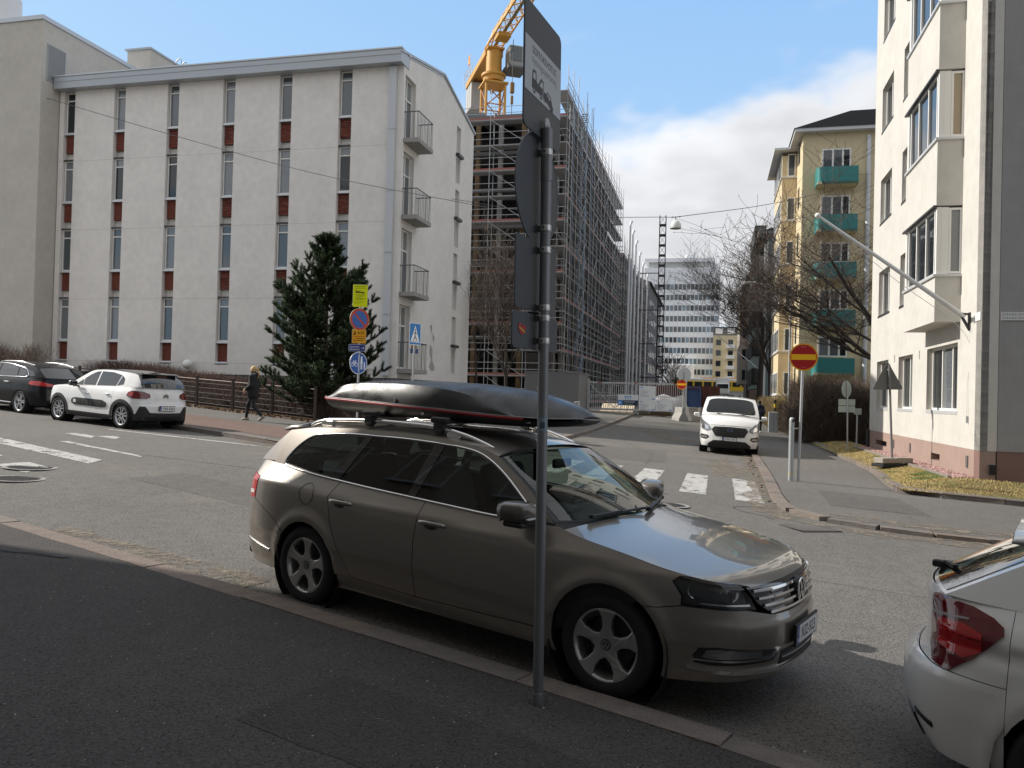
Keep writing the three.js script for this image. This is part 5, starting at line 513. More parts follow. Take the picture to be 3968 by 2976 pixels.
{ // sign post at the near kerb: backs of the signs, notice turned this way on top
  const o = thing('sign_post', 'tall steel post with the dark backs of several signs beside the taupe estate car', 'sign post', [0.195, gy(0.195, -4.56) + 0.03, -4.56]); o.rotation.set(0, 0, 0.0); const tilt = 0.010; o.rotation.z = tilt;
  const H = 3.24; part(o, 'post', [new THREE.CylinderGeometry(0.030, 0.030, H, 24).translate(0, H / 2, 0)], poleM); part(o, 'post_foot', [lathe([[0.034, 0], [0.037, 0.02], [0.037, 0.07], [0.032, 0.085]], 24)], poleM); part(o, 'post_socket', new THREE.CylinderGeometry(0.033, 0.033, 0.30, 24).translate(0, H - 0.10, 0), poleM);
  const put = (name, geo, mat, y, k, ry) => { const m = part(o, name, geo, mat); m.position.set(-Math.sin(ry) * k, y, -Math.cos(ry) * k); m.rotation.y = ry; return m; };
  // notice printed on this side, the other plates show their backs; all stand across the road
  const nb = put('notice_board', plateGeo(0.58, 0.70, 0.045), signBack, 3.585, 0.034, 1.17); const [g, m] = face(0.575, 0.30, (c, w, h) => { c.fillStyle = '#b4b9be'; c.fillRect(0, 0, w, h); c.fillStyle = '#2a2e34'; c.textAlign = 'left'; c.font = 'bold 50px sans-serif'; c.fillText('SIIRTOKEHOTUS', 92, 62, w - 170); c.font = '44px sans-serif'; c.fillText('Flyttningsuppmaning', 92, 112, w - 165); towTruck(c, 92, 138, 1.62, '#2a2e34', '#b4b9be'); }); part(nb, 'notice_face', g.translate(0, 0.0, 0.0095), m, { uv: 1 });
  put('round_sign', [new THREE.CylinderGeometry(0.32, 0.32, 0.006, 48).rotateX(Math.PI / 2), new THREE.TorusGeometry(0.318, 0.005, 8, 48)], signBack, 2.945, 0.052, 1.15); put('plate_sign', plateGeo(0.60, 0.40, 0.012), signBack, 2.445, 0.056, 1.15); const lo = put('lower_plate', plateGeo(0.60, 0.20, 0.025), signBack, 2.125, 0.056, 1.10); part(lo, 'heart_sticker', ext(spline2([[0, -0.034], [0.03, 0.004], [0.026, 0.028], [0.008, 0.026], [0, 0.016], [-0.008, 0.026], [-0.026, 0.028], [-0.03, 0.004]], 4, true), 0.0006).scale(1.5, 1, 1).rotateZ(-0.1).translate(-0.19, 0.005, 0.0102), M([0.36, 0.03, 0.03], 0.5)); part(lo, 'sticker_stripe', new THREE.BoxGeometry(0.075, 0.007, 0.0008).rotateZ(-0.3).translate(-0.19, 0.002, 0.0112), M([0.6, 0.45, 0.03], 0.5));
  for (const y of [3.155, 2.72, 2.595, 2.265, 2.205, 2.075]) { const b = part(o, 'clamp_band', lathe([[0.0305, -0.017], [0.0335, -0.016], [0.0335, 0.016], [0.0305, 0.017]], 24).translate(0, y, 0), bandM); part(b, 'clamp_arm', [bx(0.05, 0.03, 0.03, -0.040, y, -0.018), bx(0.02, 0.045, 0.04, -0.058, y, -0.022)], darkMetal); part(b, 'bolt', new THREE.CylinderGeometry(0.007, 0.007, 0.012, 8).rotateX(Math.PI / 2).translate(-0.014, y, 0.032), darkMetal); }
  part(o, 'mounting_tongue', [new THREE.CylinderGeometry(0.042, 0.042, 0.010, 24).rotateX(Math.PI / 2).translate(0, 3.31, 0), bx(0.06, 0.12, 0.010, 0, 3.25, 0)].map(g => g.rotateY(1.17).translate(0.0, 0, 0.0)), galv);
  part(o, 'sticker', new THREE.CylinderGeometry(0.0306, 0.0306, 0.075, 24, 1, true, -0.9, 1.8).translate(0, 1.60, 0), M([0.20, 0.27, 0.33], 0.5)); part(o, 'sticker_emblem', new THREE.CylinderGeometry(0.0309, 0.0309, 0.035, 24, 1, true, -0.45, 0.9).translate(0, 1.595, 0), M([0.05, 0.07, 0.10], 0.5));
}
{ // sign post across the road: yellow notice, no parking, plates, cycle and foot path
  const x = -4.43, z = -23.0, o = thing('parking_sign_post', 'sign post with a bright yellow notice above a blue and red no parking sign', 'sign post', [x, gy(x, z) + 0.1, z], -0.05); const H = 4.05; part(o, 'post', bar([0, 0, 0], [0, H, 0], 0.03, 14), galv);
  const add = (name, w, h, y, mat, f, ry = 0, dx = 0) => { const p = part(o, name, plateGeo(w, h, 0.02), mat); p.position.set(dx, y, 0.035); p.rotation.y = ry; const [g, m] = face(w - 0.004, h - 0.004, f); part(p, 'sign_face', g.translate(0, 0, 0.010), m, { uv: 1 }); return p; };
  add('yellow_notice', 0.42, 0.64, 4.02 - 0.0 - 0.26 + 0.2, galv, (c, w, h) => { c.fillStyle = '#dfe800'; c.fillRect(0, 0, w, h); c.fillStyle = '#22240a'; c.textAlign = 'center'; c.font = 'bold 58px sans-serif'; c.fillText('SIIRTOKEHOTUS', w / 2, 90, 380); c.font = '48px sans-serif'; c.fillText('Flyttningsuppmaning', w / 2, 150, 380); towTruck(c, 85, 185, 1.7, '#22240a', '#dfe800'); c.font = 'bold 40px sans-serif'; for (let i = 0; i < 5; i++) c.fillRect(90 + (i % 2) * 30, 350 + i * 44, 330 - (i % 3) * 60, 14); for (let i = 0; i < 3; i++) c.fillRect(40, 590 + i * 40, 380 - i * 70, 6); }, 0.12);
  const np = part(o, 'no_parking_sign', new THREE.CylinderGeometry(0.32, 0.32, 0.008, 48).rotateX(Math.PI / 2), galv); np.position.set(0, 3.28, 0.035); np.rotation.y = 0.78; { const [g, m] = roundFace(0.318, (c, w) => { c.fillStyle = '#2b5ea8'; c.fillRect(0, 0, w, w); c.strokeStyle = '#b8341f'; c.lineWidth = 74; c.beginPath(); c.arc(w / 2, w / 2, w / 2 - 22, 0, 7); c.stroke(); c.lineWidth = 46; c.beginPath(); c.moveTo(90, 90); c.lineTo(w - 90, w - 90); c.stroke(); c.strokeStyle = '#caa23a'; c.lineWidth = 8; c.beginPath(); c.arc(w / 2, w / 2, w / 2 - 4, 0, 7); c.stroke(); }); part(np, 'sign_face', g.translate(0, 0, 0.0055), m, { uv: 1 }); }
  add('time_plate', 0.40, 0.40, 2.79, galv, (c, w, h) => { c.fillStyle = '#e2a21c'; c.fillRect(0, 0, w, h); c.fillStyle = '#a8301c'; c.fillRect(0, h / 2 - 8, w, 16); c.fillStyle = '#241c08'; c.font = 'bold 130px sans-serif'; c.fillText('9-21', 200, 175, 260); c.fillRect(60, 60, 70, 140); c.fillStyle = '#e2a21c'; c.fillRect(76, 80, 38, 50); c.fillStyle = '#241c08'; c.font = 'bold 110px sans-serif'; c.fillText('2', 60, h - 60); c.fillRect(170, h - 190, 290, 22); c.fillRect(170, h - 120, 240, 22); c.fillStyle = '#a8301c'; c.fillRect(145, h / 2, 8, h / 2); }, 0.1);
  add('ticket_plate', 0.47, 0.20, 2.46, galv, (c, w, h) => { c.fillStyle = '#22337f'; c.fillRect(0, 0, w, h); c.fillStyle = '#e6e9ee'; c.font = 'bold 56px sans-serif'; c.fillText('Lipunmyynti', 30, 95, 300); c.fillText('Biljettautomat', 30, 170, 320); c.lineWidth = 12; c.strokeStyle = '#e6e9ee'; c.beginPath(); c.moveTo(380, 110); c.lineTo(470, 110); c.moveTo(440, 80); c.lineTo(472, 110); c.lineTo(440, 140); c.stroke(); c.lineWidth = 6; c.strokeRect(6, 6, w - 12, h - 12); }, 0.1, -0.05);
  const bp = part(o, 'cycle_path_sign', new THREE.CylinderGeometry(0.32, 0.32, 0.008, 48).rotateX(Math.PI / 2), galv); bp.position.set(0, 2.02, 0.035); bp.rotation.y = 0.92; { const [g, m] = roundFace(0.318, (c, w) => { c.fillStyle = '#1c56a6'; c.fillRect(0, 0, w, w); c.strokeStyle = '#e9edf2'; c.lineWidth = 14; c.beginPath(); c.arc(w / 2, w / 2, w / 2 - 8, 0, 7); c.stroke(); c.lineWidth = 12; c.beginPath(); c.moveTo(w / 2, 70); c.lineTo(w / 2, w - 70); c.stroke(); for (const x of [80, 190]) { c.beginPath(); c.arc(x, 290, 42, 0, 7); c.stroke(); } c.beginPath(); c.moveTo(80, 290); c.lineTo(120, 220); c.lineTo(175, 220); c.lineTo(190, 290); c.moveTo(120, 220); c.lineTo(140, 290); c.lineTo(175, 220); c.moveTo(100, 205); c.lineTo(135, 205); c.moveTo(170, 200); c.lineTo(195, 200); c.stroke(); c.fillStyle = '#e9edf2'; c.beginPath(); c.arc(345, 120, 26, 0, 7); c.fill(); c.fillRect(318, 150, 54, 120); c.fillRect(320, 265, 20, 130); c.fillRect(350, 265, 20, 130); c.beginPath(); c.arc(430, 240, 18, 0, 7); c.fill(); c.fillRect(412, 262, 36, 80); c.fillRect(414, 340, 13, 60); c.fillRect(434, 340, 13, 60); }); part(bp, 'sign_face', g.translate(0, 0, 0.0055), m, { uv: 1 }); }
}
{ const x = -3.02, z = -24, o = thing('crossing_sign_post', 'blue pedestrian crossing sign on a grey post near the white block corner', 'sign post', [x, gy(x, z) + 0.1, z], 0.0); part(o, 'post', bar([0, 0, 0], [0.06, 3.0, 0], 0.03, 12), galv); const p = part(o, 'crossing_sign', plateGeo(0.50, 0.66, 0.04), galv); p.position.set(0.07, 3.02, 0.04); p.rotation.y = 0.95; const [g, m] = face(0.5, 0.66, (c, w, h) => { c.fillStyle = '#e6ebef'; c.fillRect(0, 0, w, h); c.fillStyle = '#1f78c0'; c.fillRect(18, 18, w - 36, h - 36); c.fillStyle = '#f0f2f2'; c.beginPath(); c.moveTo(w / 2, 70); c.lineTo(w - 50, h - 80); c.lineTo(50, h - 80); c.closePath(); c.fill(); c.fillStyle = '#1b1d20'; c.beginPath(); c.arc(w / 2, 210, 26, 0, 7); c.fill(); c.lineWidth = 34; c.strokeStyle = '#1b1d20'; c.beginPath(); c.moveTo(w / 2, 240); c.lineTo(w / 2, 400); c.lineTo(w / 2 - 70, 540); c.moveTo(w / 2, 400); c.lineTo(w / 2 + 80, 530); c.stroke(); c.lineWidth = 20; c.beginPath(); c.moveTo(w / 2 - 60, 350); c.lineTo(w / 2, 260); c.lineTo(w / 2 + 70, 340); c.stroke(); for (let i = 0; i < 4; i++) c.fillRect(90 + i * 88, 560, 46, 22); }); part(p, 'sign_face', g.translate(0, 0, 0.0095), m, { uv: 1 }); }
function noEntry(o, r, y, dx, dz, ry) { const s = part(o, 'no_entry_sign', new THREE.CylinderGeometry(r, r, 0.008, 56).rotateX(Math.PI / 2), galv); s.position.set(dx, y, dz); s.rotation.y = ry; const [g, m] = roundFace(r * 0.995, (c, w) => { c.fillStyle = '#a30f12'; c.fillRect(0, 0, w, w); c.fillStyle = '#eab512'; c.fillRect(38, w / 2 - 52, w - 76, 104); c.strokeStyle = '#e09a10'; c.lineWidth = 26; c.beginPath(); c.arc(w / 2, w / 2, w / 2 - 11, 0, 7); c.stroke(); }); part(s, 'sign_face', g.translate(0, 0, 0.0055), m, { uv: 1 }); for (const [bx_, by] of [[-0.03, 0.24], [0.03, 0.24], [-0.03, -0.24], [0.03, -0.24]]) part(s, 'rivet', new THREE.SphereGeometry(0.008, 8, 6).translate(bx_ * r / 0.32, by * r / 0.32, 0.007), bandM); return s; }
{ const x = 6.62, z = -18.35, o = thing('no_entry_post', 'red no entry sign with a yellow bar on a grey post by the right kerb', 'sign post', [x, gy(x, z) + 0.05, z], -0.2); part(o, 'post', bar([0, 0, 0], [0.05, 3.1, 0], 0.032, 14), galv); noEntry(o, 0.315, 2.86, 0.05, 0.045, -0.02); for (const y of [3.08, 2.6]) part(o, 'clamp_band', new THREE.CylinderGeometry(0.036, 0.036, 0.03, 14).translate(0.05, y, 0), bandM);
  const b = thing('stub_post', 'short thick grey tube with a cut bent top strapped to the no entry post', 'post', [x - 0.17, gy(x, z) + 0.05, z - 0.02]); part(b, 'tube', [lathe([[0.058, 0], [0.058, 1.38], [0.05, 1.44], [0.03, 1.47], [0.0, 1.475]], 20)], M([0.40, 0.42, 0.43], 0.45, { metalness: 0.4 })); part(b, 'opening', new THREE.CylinderGeometry(0.04, 0.04, 0.02, 18).rotateX(Math.PI / 2).rotateY(0.4).translate(0.022, 1.40, 0.048), blackPl); part(b, 'yellow_band', new THREE.CylinderGeometry(0.06, 0.06, 0.022, 20).translate(0, 0.18, 0), M([0.55, 0.42, 0.04], 0.6)); part(b, 'strap', [new THREE.CylinderGeometry(0.061, 0.061, 0.03, 20).translate(0, 1.22, 0), bx(0.14, 0.03, 0.03, 0.09, 1.22, 0)], bandM); }
{ const [x, z] = Q(5.0, 24.6), o = thing('warning_sign_stand', 'back of a triangular warning sign leaning on a concrete block stand on the lawn', 'sign post', [x, gy(x, z) + lawnH(x, z), z], 0.25); part(o, 'block', [rb(0.62, 0.15, 0.34, 0.02, -0.20, 0.19, 0).rotateY(0.1), rb(0.5, 0.15, 0.3, 0.02, 0.28, 0.20, 0.02).rotateY(-0.12)], M([0.42, 0.41, 0.38], 0.9, { map: graniteT })); part(o, 'rubber_base', [rb(1.0, 0.09, 0.5, 0.02, 0, 0.05, 0)], rubber); const top = [-0.17, 2.9, 0]; part(o, 'post', bar([0, 0.1, 0], top, 0.032, 12), M([0.20, 0.20, 0.20], 0.5, { metalness: 0.4 })); const tri = Array.from({ length: 3 }, (_, i) => { const a = Math.PI / 2 + i * 2.0944; return [Math.cos(a) * 0.50, Math.sin(a) * 0.50]; }), R = []; tri.forEach(([cx, cy], i) => { for (let k = -3; k <= 3; k++) { const a = Math.PI / 2 + i * 2.0944 + k / 3 * 1.0472; R.push([cx * 0.9 + 0.045 * Math.cos(a), cy * 0.9 + 0.045 * Math.sin(a)]); } }); const p = part(o, 'triangle_plate', new THREE.ExtrudeGeometry(shape(R), { depth: 0.006, bevelEnabled: true, bevelSize: 0.003, bevelThickness: 0.003, bevelSegments: 1 }), M([0.15, 0.15, 0.145], 0.6, { metalness: 0.2 })); p.position.set(-0.16, 2.46, -0.06); p.rotation.z = 0.03; p.rotation.y = -0.15; for (const y of [2.75, 2.3]) part(o, 'clamp_band', rb(0.09, 0.035, 0.05, 0.01, -0.155 + (2.75 - y) * 0.06, y, -0.02), galv); }
{ const [x, z] = Q(5.0, 32.6), o = thing('back_sign_post', 'backs of a round sign and two plates on a post by the dark shed', 'sign post', [x, gy(x, z) + 0.15, z], -0.2); part(o, 'post', bar([0.05, 0, 0], [0, 2.75, 0], 0.03, 12), galv); const sb = M([0.36, 0.42, 0.38], 0.5); part(o, 'round_sign', new THREE.CylinderGeometry(0.32, 0.32, 0.008, 40).rotateX(Math.PI / 2).rotateY(0.8).translate(-0.02, 2.42, -0.04), sb); part(o, 'plate', rb(0.6, 0.24, 0.01, 0.004, 0, 1.92, -0.04), sb); part(o, 'plate', rb(0.6, 0.24, 0.01, 0.004, 0, 1.66, -0.04), sb); const [x2, z2] = Q(5.5, 33.4), o2 = thing('short_plate_post', 'short post with a single plate behind the round sign post', 'sign post', [x2, gy(x2, z2) + 0.15, z2]); part(o2, 'post', bar([0, 0, 0], [0, 1.7, 0], 0.03, 10), galv); part(o2, 'plate', rb(0.3, 0.24, 0.01, 0.004, 0, 1.6, 0.04), sb); }
{ const [x, z] = Q(6.35, 39.5), o = thing('bin_shed', 'dark timber shed between the overgrown hedge and the corner house', 'shed', [x, gy(x, z), z], TURN); for (let i = 0; i < 14; i++) part(o, 'plank', bxy(-0.1 + i * 0.22, 0.11 + i * 0.22, 0, 2.2, -0.04 - (i % 2) * 0.01, 0), M([0.018 + 0.004 * (i % 3), 0.017, 0.017], 0.8)); part(o, 'roof', bxy(-0.3, 3.2, 2.2, 2.32, -2.5, 0.3), sillD); part(o, 'side', bxy(-0.1, 0, 0, 2.2, -2.3, -0.06), sillD); }
{ const [x, z] = Q(-1.78, 52.0), o = thing('small_no_entry_post', 'small no entry sign below the back of a round white sign at the site edge', 'sign post', [x, gy(x, z), z]); part(o, 'post', bar([0, 0, 0], [0.05, 3.2, -0.1], 0.03, 10), galv); noEntry(o, 0.32, 2.32, -0.1, 0.05, -0.5); const d = part(o, 'round_back', [new THREE.CylinderGeometry(0.44, 0.44, 0.02, 40).rotateX(Math.PI / 2), new THREE.TorusGeometry(0.43, 0.02, 8, 40)], M([0.62, 0.63, 0.64], 0.5)); d.position.set(0.05, 2.95, 0.0); part(o, 'bracket', bx(0.06, 0.5, 0.04, 0.03, 2.9, 0.04), galv); }
{ // lamp hung over the street on a span wire; other wires
  const w = [7.85, 10.62, -39.27], o = thing('hanging_lamp', 'white dome street lamp hanging from a wire over the side street', 'street lamp', w); part(o, 'dome', [lathe([[0.0, -0.06], [0.08, -0.08], [0.17, -0.14], [0.245, -0.25], [0.272, -0.38], [0.277, -0.50], [0.262, -0.50], [0.255, -0.40], [0.20, -0.24], [0.06, -0.13]], 32)], M([0.62, 0.63, 0.61], 0.4)); part(o, 'lens', lathe([[0, -0.50], [0.25, -0.46]], 24), M([0.3, 0.3, 0.3], 0.3)); part(o, 'hanger', [bar([-0.18, 0.06, 0], [0.2, 0.10, 0], 0.018), bar([0, -0.08, 0], [0, 0.08, 0], 0.02), bx(0.04, 0.07, 0.04, -0.18, 0.05, 0), bx(0.04, 0.07, 0.04, 0.2, 0.1, 0)], darkMetal);
  const wm = M([0.11, 0.11, 0.12], 0.6); const E1 = Q(6.9, 51.9), s1 = thing('span_wire', 'thin steel wire running from the hanging lamp to the yellow house', 'wire', [0, 0, 0]); part(s1, 'strand', tube([w.map((v, i) => v + [0.2, 0.1, 0][i]), [(w[0] + E1[0]) / 2, (w[1] + 14.7) / 2 - 0.12, (w[2] + E1[1]) / 2], [E1[0], 14.7, E1[1]]], 0.018, 5, 30), wm);
  const s2 = thing('span_wire', 'thin steel wire running from the hanging lamp towards the white block gable', 'wire', [0, 0, 0]); const E2 = Q(-13.05, 38.5); part(s2, 'strand', tube([w.map((v, i) => v + [-0.18, 0.06, 0][i]), [(w[0] + E2[0]) / 2, 10.75, (w[2] + E2[1]) / 2], [E2[0], 11.6, E2[1]]], 0.015, 5, 30), wm);
  const s3 = thing('overhead_wire', 'long sagging wire passing in front of the white block', 'wire', [0, 0, 0]); part(s3, 'strand', tube([[-30, 18.0, -38.6], [-24.97, 16.03, -38.21], [-10.42, 11.46, -34.57], [-2.01, 9.46, -32.46], [-1.2, 9.3, -32.3]].map(p => p), 0.014, 5, 60), wm);
  const lp = SB('street_lamp', 'grey street lamp post with a long arm past the yellow house corner', 'street lamp', 4.2, 47.4, gy(...Q(4.2, 47.4))); part(lp, 'post', bar([0, 0, 0], [0, 8.3, 0], 0.07, 10, 0.05), galv); part(lp, 'arm', bar([0.05, 8.3, 0], [-1.9, 8.5, -0.4], 0.04, 8), galv); part(lp, 'head', rb(0.75, 0.12, 0.28, 0.05, -2.2, 8.55, -0.45), M([0.5, 0.5, 0.48], 0.5));
  const lp2 = SB('street_lamp', 'distant grey street lamp post with an arm among the far trees', 'street lamp', 3.6, 92, gy(...Q(3.6, 92))); part(lp2, 'post', bar([0, 0, 0], [0, 8.6, 0], 0.08, 8, 0.05), galv); part(lp2, 'arm', bar([0, 8.6, 0], [-1.9, 8.8, 0], 0.045, 6), galv); part(lp2, 'head', rb(0.8, 0.13, 0.3, 0.05, -2.2, 8.85, 0), M([0.5, 0.5, 0.48], 0.5));
  flagpole('flagpole', 'distant white flagpole slanting from the pale blue house', 5.0, 84.5, 4.6, 4.4, 3.6, 0.2, 1.1);
  const ub = SB('utility_box', 'light grey utility cabinet on the pavement past the van', 'cabinet', 3.3, 46, gy(...Q(3.3, 46)) + 0.06); part(ub, 'body', rb(0.5, 1.1, 0.35, 0.02, 0, 0.55, 0), M([0.34, 0.36, 0.38], 0.6)); part(ub, 'door_seam', bx(0.012, 0.9, 0.005, 0, 0.58, 0.178), darkMetal); const yb = SB('marker_post', 'yellow and black striped marker post behind the utility cabinet', 'post', 3.45, 47, gy(...Q(3.45, 47)) + 0.06); for (let i = 0; i < 8; i++) part(yb, 'band', new THREE.CylinderGeometry(0.06, 0.06, 0.22, 12).translate(0, 0.11 + i * 0.22, 0), i % 2 ? blackPl : M([0.6, 0.42, 0.03], 0.6));
}
// ---------------------------------------------------------------- car bodies
function carBody(sp) {
  const half = spline2(sp.plan, 14), n = half.length, len = [0]; for (let i = 1; i < n; i++) len.push(len[i - 1] + Math.hypot(half[i][0] - half[i - 1][0], half[i][1] - half[i - 1][1]));
  const LT = len[n - 1];
  const side = crv1(sp.side), front = crv1(sp.front), rear = crv1(sp.rear), rise = crv1(sp.rise || [[-9, 0], [9, 0]]), belt = crv1(sp.belt);
  function base(a) { const s = Math.min(LT, Math.abs(a)), sg = a < 0 ? -1 : 1; let lo = 0, hi = n - 1; while (hi - lo > 1) { const m = (lo + hi) >> 1; len[m] > s ? hi = m : lo = m; } const t = (s - len[lo]) / (len[hi] - len[lo] || 1);
    const tan = i => { const p = half[Math.max(0, i - 1)], q = half[Math.min(n - 1, i + 1)]; let x = q[0] - p[0], z = q[1] - p[1]; if (i === 0 || i === n - 1) { x = 0; z = i ? -1 : 1; } const l = Math.hypot(x, z) || 1; return [x / l, z / l]; };
    const u = tan(lo), v = tan(hi); let tx = lerp(u[0], v[0], t), tz = lerp(u[1], v[1], t); const l = Math.hypot(tx, tz) || 1; tx /= l; tz /= l;
    return { x: lerp(half[lo][0], half[hi][0], t), z: sg * lerp(half[lo][1], half[hi][1], t), nx: tz, nz: sg * -tx, s }; }
  const A = x => { let i = 1; while (i < n - 1 && half[i][0] > x) i++; const t = (half[i - 1][0] - x) / (half[i - 1][0] - half[i][0] || 1); return lerp(len[i - 1], len[i], Math.min(1, Math.max(0, t))); };
  const Az = z => { let i = 1; while (i < n - 1 && half[i][1] < Math.abs(z)) i++; const t = (Math.abs(z) - half[i - 1][1]) / (half[i][1] - half[i - 1][1] || 1); return Math.sign(z) * lerp(len[i - 1], len[i], t); };
  const Azr = z => { let i = n - 2; while (i > 0 && half[i][1] < Math.abs(z)) i--; const t = (Math.abs(z) - half[i + 1][1]) / (half[i][1] - half[i + 1][1] || 1); return Math.sign(z || 1) * lerp(len[i + 1], len[i], t); };
  function ins(b, y) { const ws = b.nz * b.nz, wf = b.nx > 0 ? b.nx * b.nx : 0, wr = b.nx < 0 ? b.nx * b.nx : 0; let i = ws * side(y - rise(b.x)) + wf * front(y) + wr * rear(y);
    for (const [wx, wy, R, h] of sp.flare || []) { const d = Math.hypot(b.x - wx, y - wy) - R; if (d < 0.12) i -= ws * h * Math.exp(-(d / 0.05) * (d / 0.05)); } return i; }
  const wall = (a, y) => { const b = base(a), i = ins(b, y); return [b.x - b.nx * i, y, b.z - b.nz * i]; };
  const tum = sp.tumble || [0.38, 0.18];
  const gh = (x, y, sg = 1) => { const yb = belt(x), w = wall(A(x), yb), dy = y - yb; return [x, y, sg * (w[2] - tum[0] * dy - tum[1] * dy * Math.abs(dy))]; };
  const railY = crv1(sp.rail), zAt = x => gh(x, railY(x))[2];
  const roof = (x, s) => { const y = railY(x), z = zAt(x); const k = 1 - Math.pow(Math.abs(s), 3); return [x + (sp.roofBow || 0) * (1 - s * s) * smooth(-99, sp.head[0], x), y + sp.crown * k, z * s]; };
  const edgeAt = (pts, u) => { const c = pts.length - 1, f = Math.min(c - 1e-6, Math.max(0, u * c)), i = Math.floor(f); return [lerp(pts[i][0], pts[i + 1][0], f - i), lerp(pts[i][1], pts[i + 1][1], f - i)]; };
  const screen = (pts, bow0, bow1, cr0, cr1) => { const P = spline2(pts, 8); return (u, s) => { const [x, y] = edgeAt(P, u), e = gh(x, y), k = 1 - s * s, k3 = 1 - Math.pow(Math.abs(s), 3); return [e[0] + lerp(bow0, bow1, u) * k, e[1] + lerp(cr0, cr1, u) * k3, e[2] * s]; }; };
  const hoodY = sp.hood && crv1(sp.hood);
  const hoodMap = sp.hood && ((u, s) => { const x0 = sp.hoodX[0], x1 = sp.hoodX[1], x = lerp(x0, x1, u), w = wall(A(x), hoodY(x)), k = 1 - s * s; return [w[0] + lerp(sp.hoodBow[0], sp.hoodBow[1], u) * k, w[1] + lerp(sp.hoodCr[0], sp.hoodCr[1], u) * (1 - Math.pow(Math.abs(s), 2.6)), w[2] * s]; });
  const arch = (wx, r, y0, a0, a1, m = 14) => Array.from({ length: m + 1 }, (_, i) => { const t = (a0 + (a1 - a0) * i / m) * RAD; return [wx + r * Math.cos(t), y0 + r * Math.sin(t)]; });
  const W = pts => pts.map(([x, y]) => [A(x), y]);
  return { base, A, Az, Azr, wall, gh, roof, screen, hoodMap, hoodY, railY, belt, arch, W, LT, zAt };
}
const both = g => { const f = flat(g); return [f, mirrorZ(f)]; };
function placeCar(o, pos, fwd, up) { const f = V3(...fwd).normalize(), r = f.clone().cross(V3(...up)).normalize(), u = r.clone().cross(f); const m = new THREE.Matrix4().makeBasis(f, u, r); o.position.set(...pos); o.quaternion.setFromRotationMatrix(m); }
// wheel at z=0 facing +z: tyre, rim with spokes, hub
function addWheel(car, x, y, z, sg, w) {
  const R = w.R, r = w.rim, h = w.w / 2;
  const t = part(car, 'wheel', lathe([[r - 0.004, -h * 0.86], [r + 0.012, -h * 0.98], [r + (R - r) * 0.45, -h * 1.05], [R - 0.02, -h * 0.93], [R - 0.004, -h * 0.74], [R, -h * 0.4], [R - 0.006, -h * 0.36], [R - 0.006, -h * 0.3], [R, -h * 0.26], [R, h * 0.26], [R - 0.006, h * 0.3], [R - 0.006, h * 0.36], [R, h * 0.4], [R - 0.004, h * 0.74], [R - 0.02, h * 0.93], [R - 0.028, h * 0.975], [r + (R - r) * 0.45, h * 1.05], [r + 0.016, h], [r - 0.004, h * 0.86]], 48).rotateX(Math.PI / 2), rubber);
  t.position.set(x, y, z); if (sg < 0) t.rotation.y = Math.PI; t.userData.label = w.label || 'black tyre on an alloy rim';
  part(t, 'rim', [lathe([[r - 0.02, -h * 0.8], [r - 0.03, 0], [r - 0.026, h * 0.5], [r - 0.012, h * 0.86], [r, h * 0.93], [r + 0.006, h * 0.9], [r, h * 0.8]], 48).rotateX(Math.PI / 2)], w.mat);
  part(t, 'brake_disc', [new THREE.CylinderGeometry(r * 0.72, r * 0.72, 0.02, 32).rotateX(Math.PI / 2).translate(0, 0, -h * 0.15), lathe([[0.05, 0], [r - 0.02, -0.02]], 32).rotateX(Math.PI / 2).translate(0, 0, -h * 0.4)], darkMetal);
  const sp = []; for (let k = 0; k < w.n; k++) for (const g of w.spoke(r, h)) sp.push(g.rotateZ(2 * Math.PI * k / w.n + (w.rot || 0)));
  part(t, 'spokes', sp, w.mat);
  const hub = part(t, 'hub_cap', [new THREE.CylinderGeometry(0.034, 0.036, 0.02, 24).rotateX(Math.PI / 2).translate(0, 0, h * 0.70)], w.hub || blackPl); if (w.logo) part(hub, 'emblem', w.logo(0.028).map(g => g.translate(0, 0, h * 0.70 + 0.010)), w.mat);
  return t;
}
const spoke5 = (r, h) => { const e = r - 0.012; const g = new THREE.ExtrudeGeometry(shape([[0.018, 0.036], [0.05, 0.044], [e * 0.5, 0.024], [e * 0.8, 0.030], [e, 0.056], [e, -0.056], [e * 0.8, -0.030], [e * 0.5, -0.024], [0.05, -0.044], [0.018, -0.036]]), { depth: 0.02, bevelEnabled: true, bevelSize: 0.006, bevelThickness: 0.007, bevelSegments: 2 }); const p = g.attributes.position; for (let i = 0; i < p.count; i++) { const d = Math.hypot(p.getX(i), p.getY(i)); p.setZ(i, p.getZ(i) + h * 0.50 + 0.018 * (d / e) * (d / e)); } g.computeVertexNormals(); return [g]; };
const spokeThin = k => (r, h) => { const e = r - 0.01; return [-1, 1].map(s => { const g = new THREE.ExtrudeGeometry(shape([[0.03, s * 0.004], [0.03, s * 0.026], [e, s * (0.012 + k)], [e, s * (k - 0.012)]].sort(() => 0)), { depth: 0.018, bevelEnabled: true, bevelSize: 0.003, bevelThickness: 0.004, bevelSegments: 1 }); g.translate(0, 0, h * 0.55); return g; }); };
const ringShape = (r0, r1, n = 40) => ext(circ(0, 0, r1, n), 0.004, 0, [circ(0, 0, r0, n)]);
const logoVW = r => { const s = r / 1; return [ringShape(r * 0.86, r), ...strokes([[[-0.42 * s, 0.80 * s], [-0.02 * s, 0.02 * s]], [[0.42 * s, 0.80 * s], [0.02 * s, 0.02 * s]], [[-0.80 * s, 0.40 * s], [-0.40 * s, -0.75 * s], [-0.02 * s, -0.08 * s]], [[0.80 * s, 0.40 * s], [0.40 * s, -0.75 * s], [0.02 * s, -0.08 * s]]], 0.17 * s, 0.004)]; };
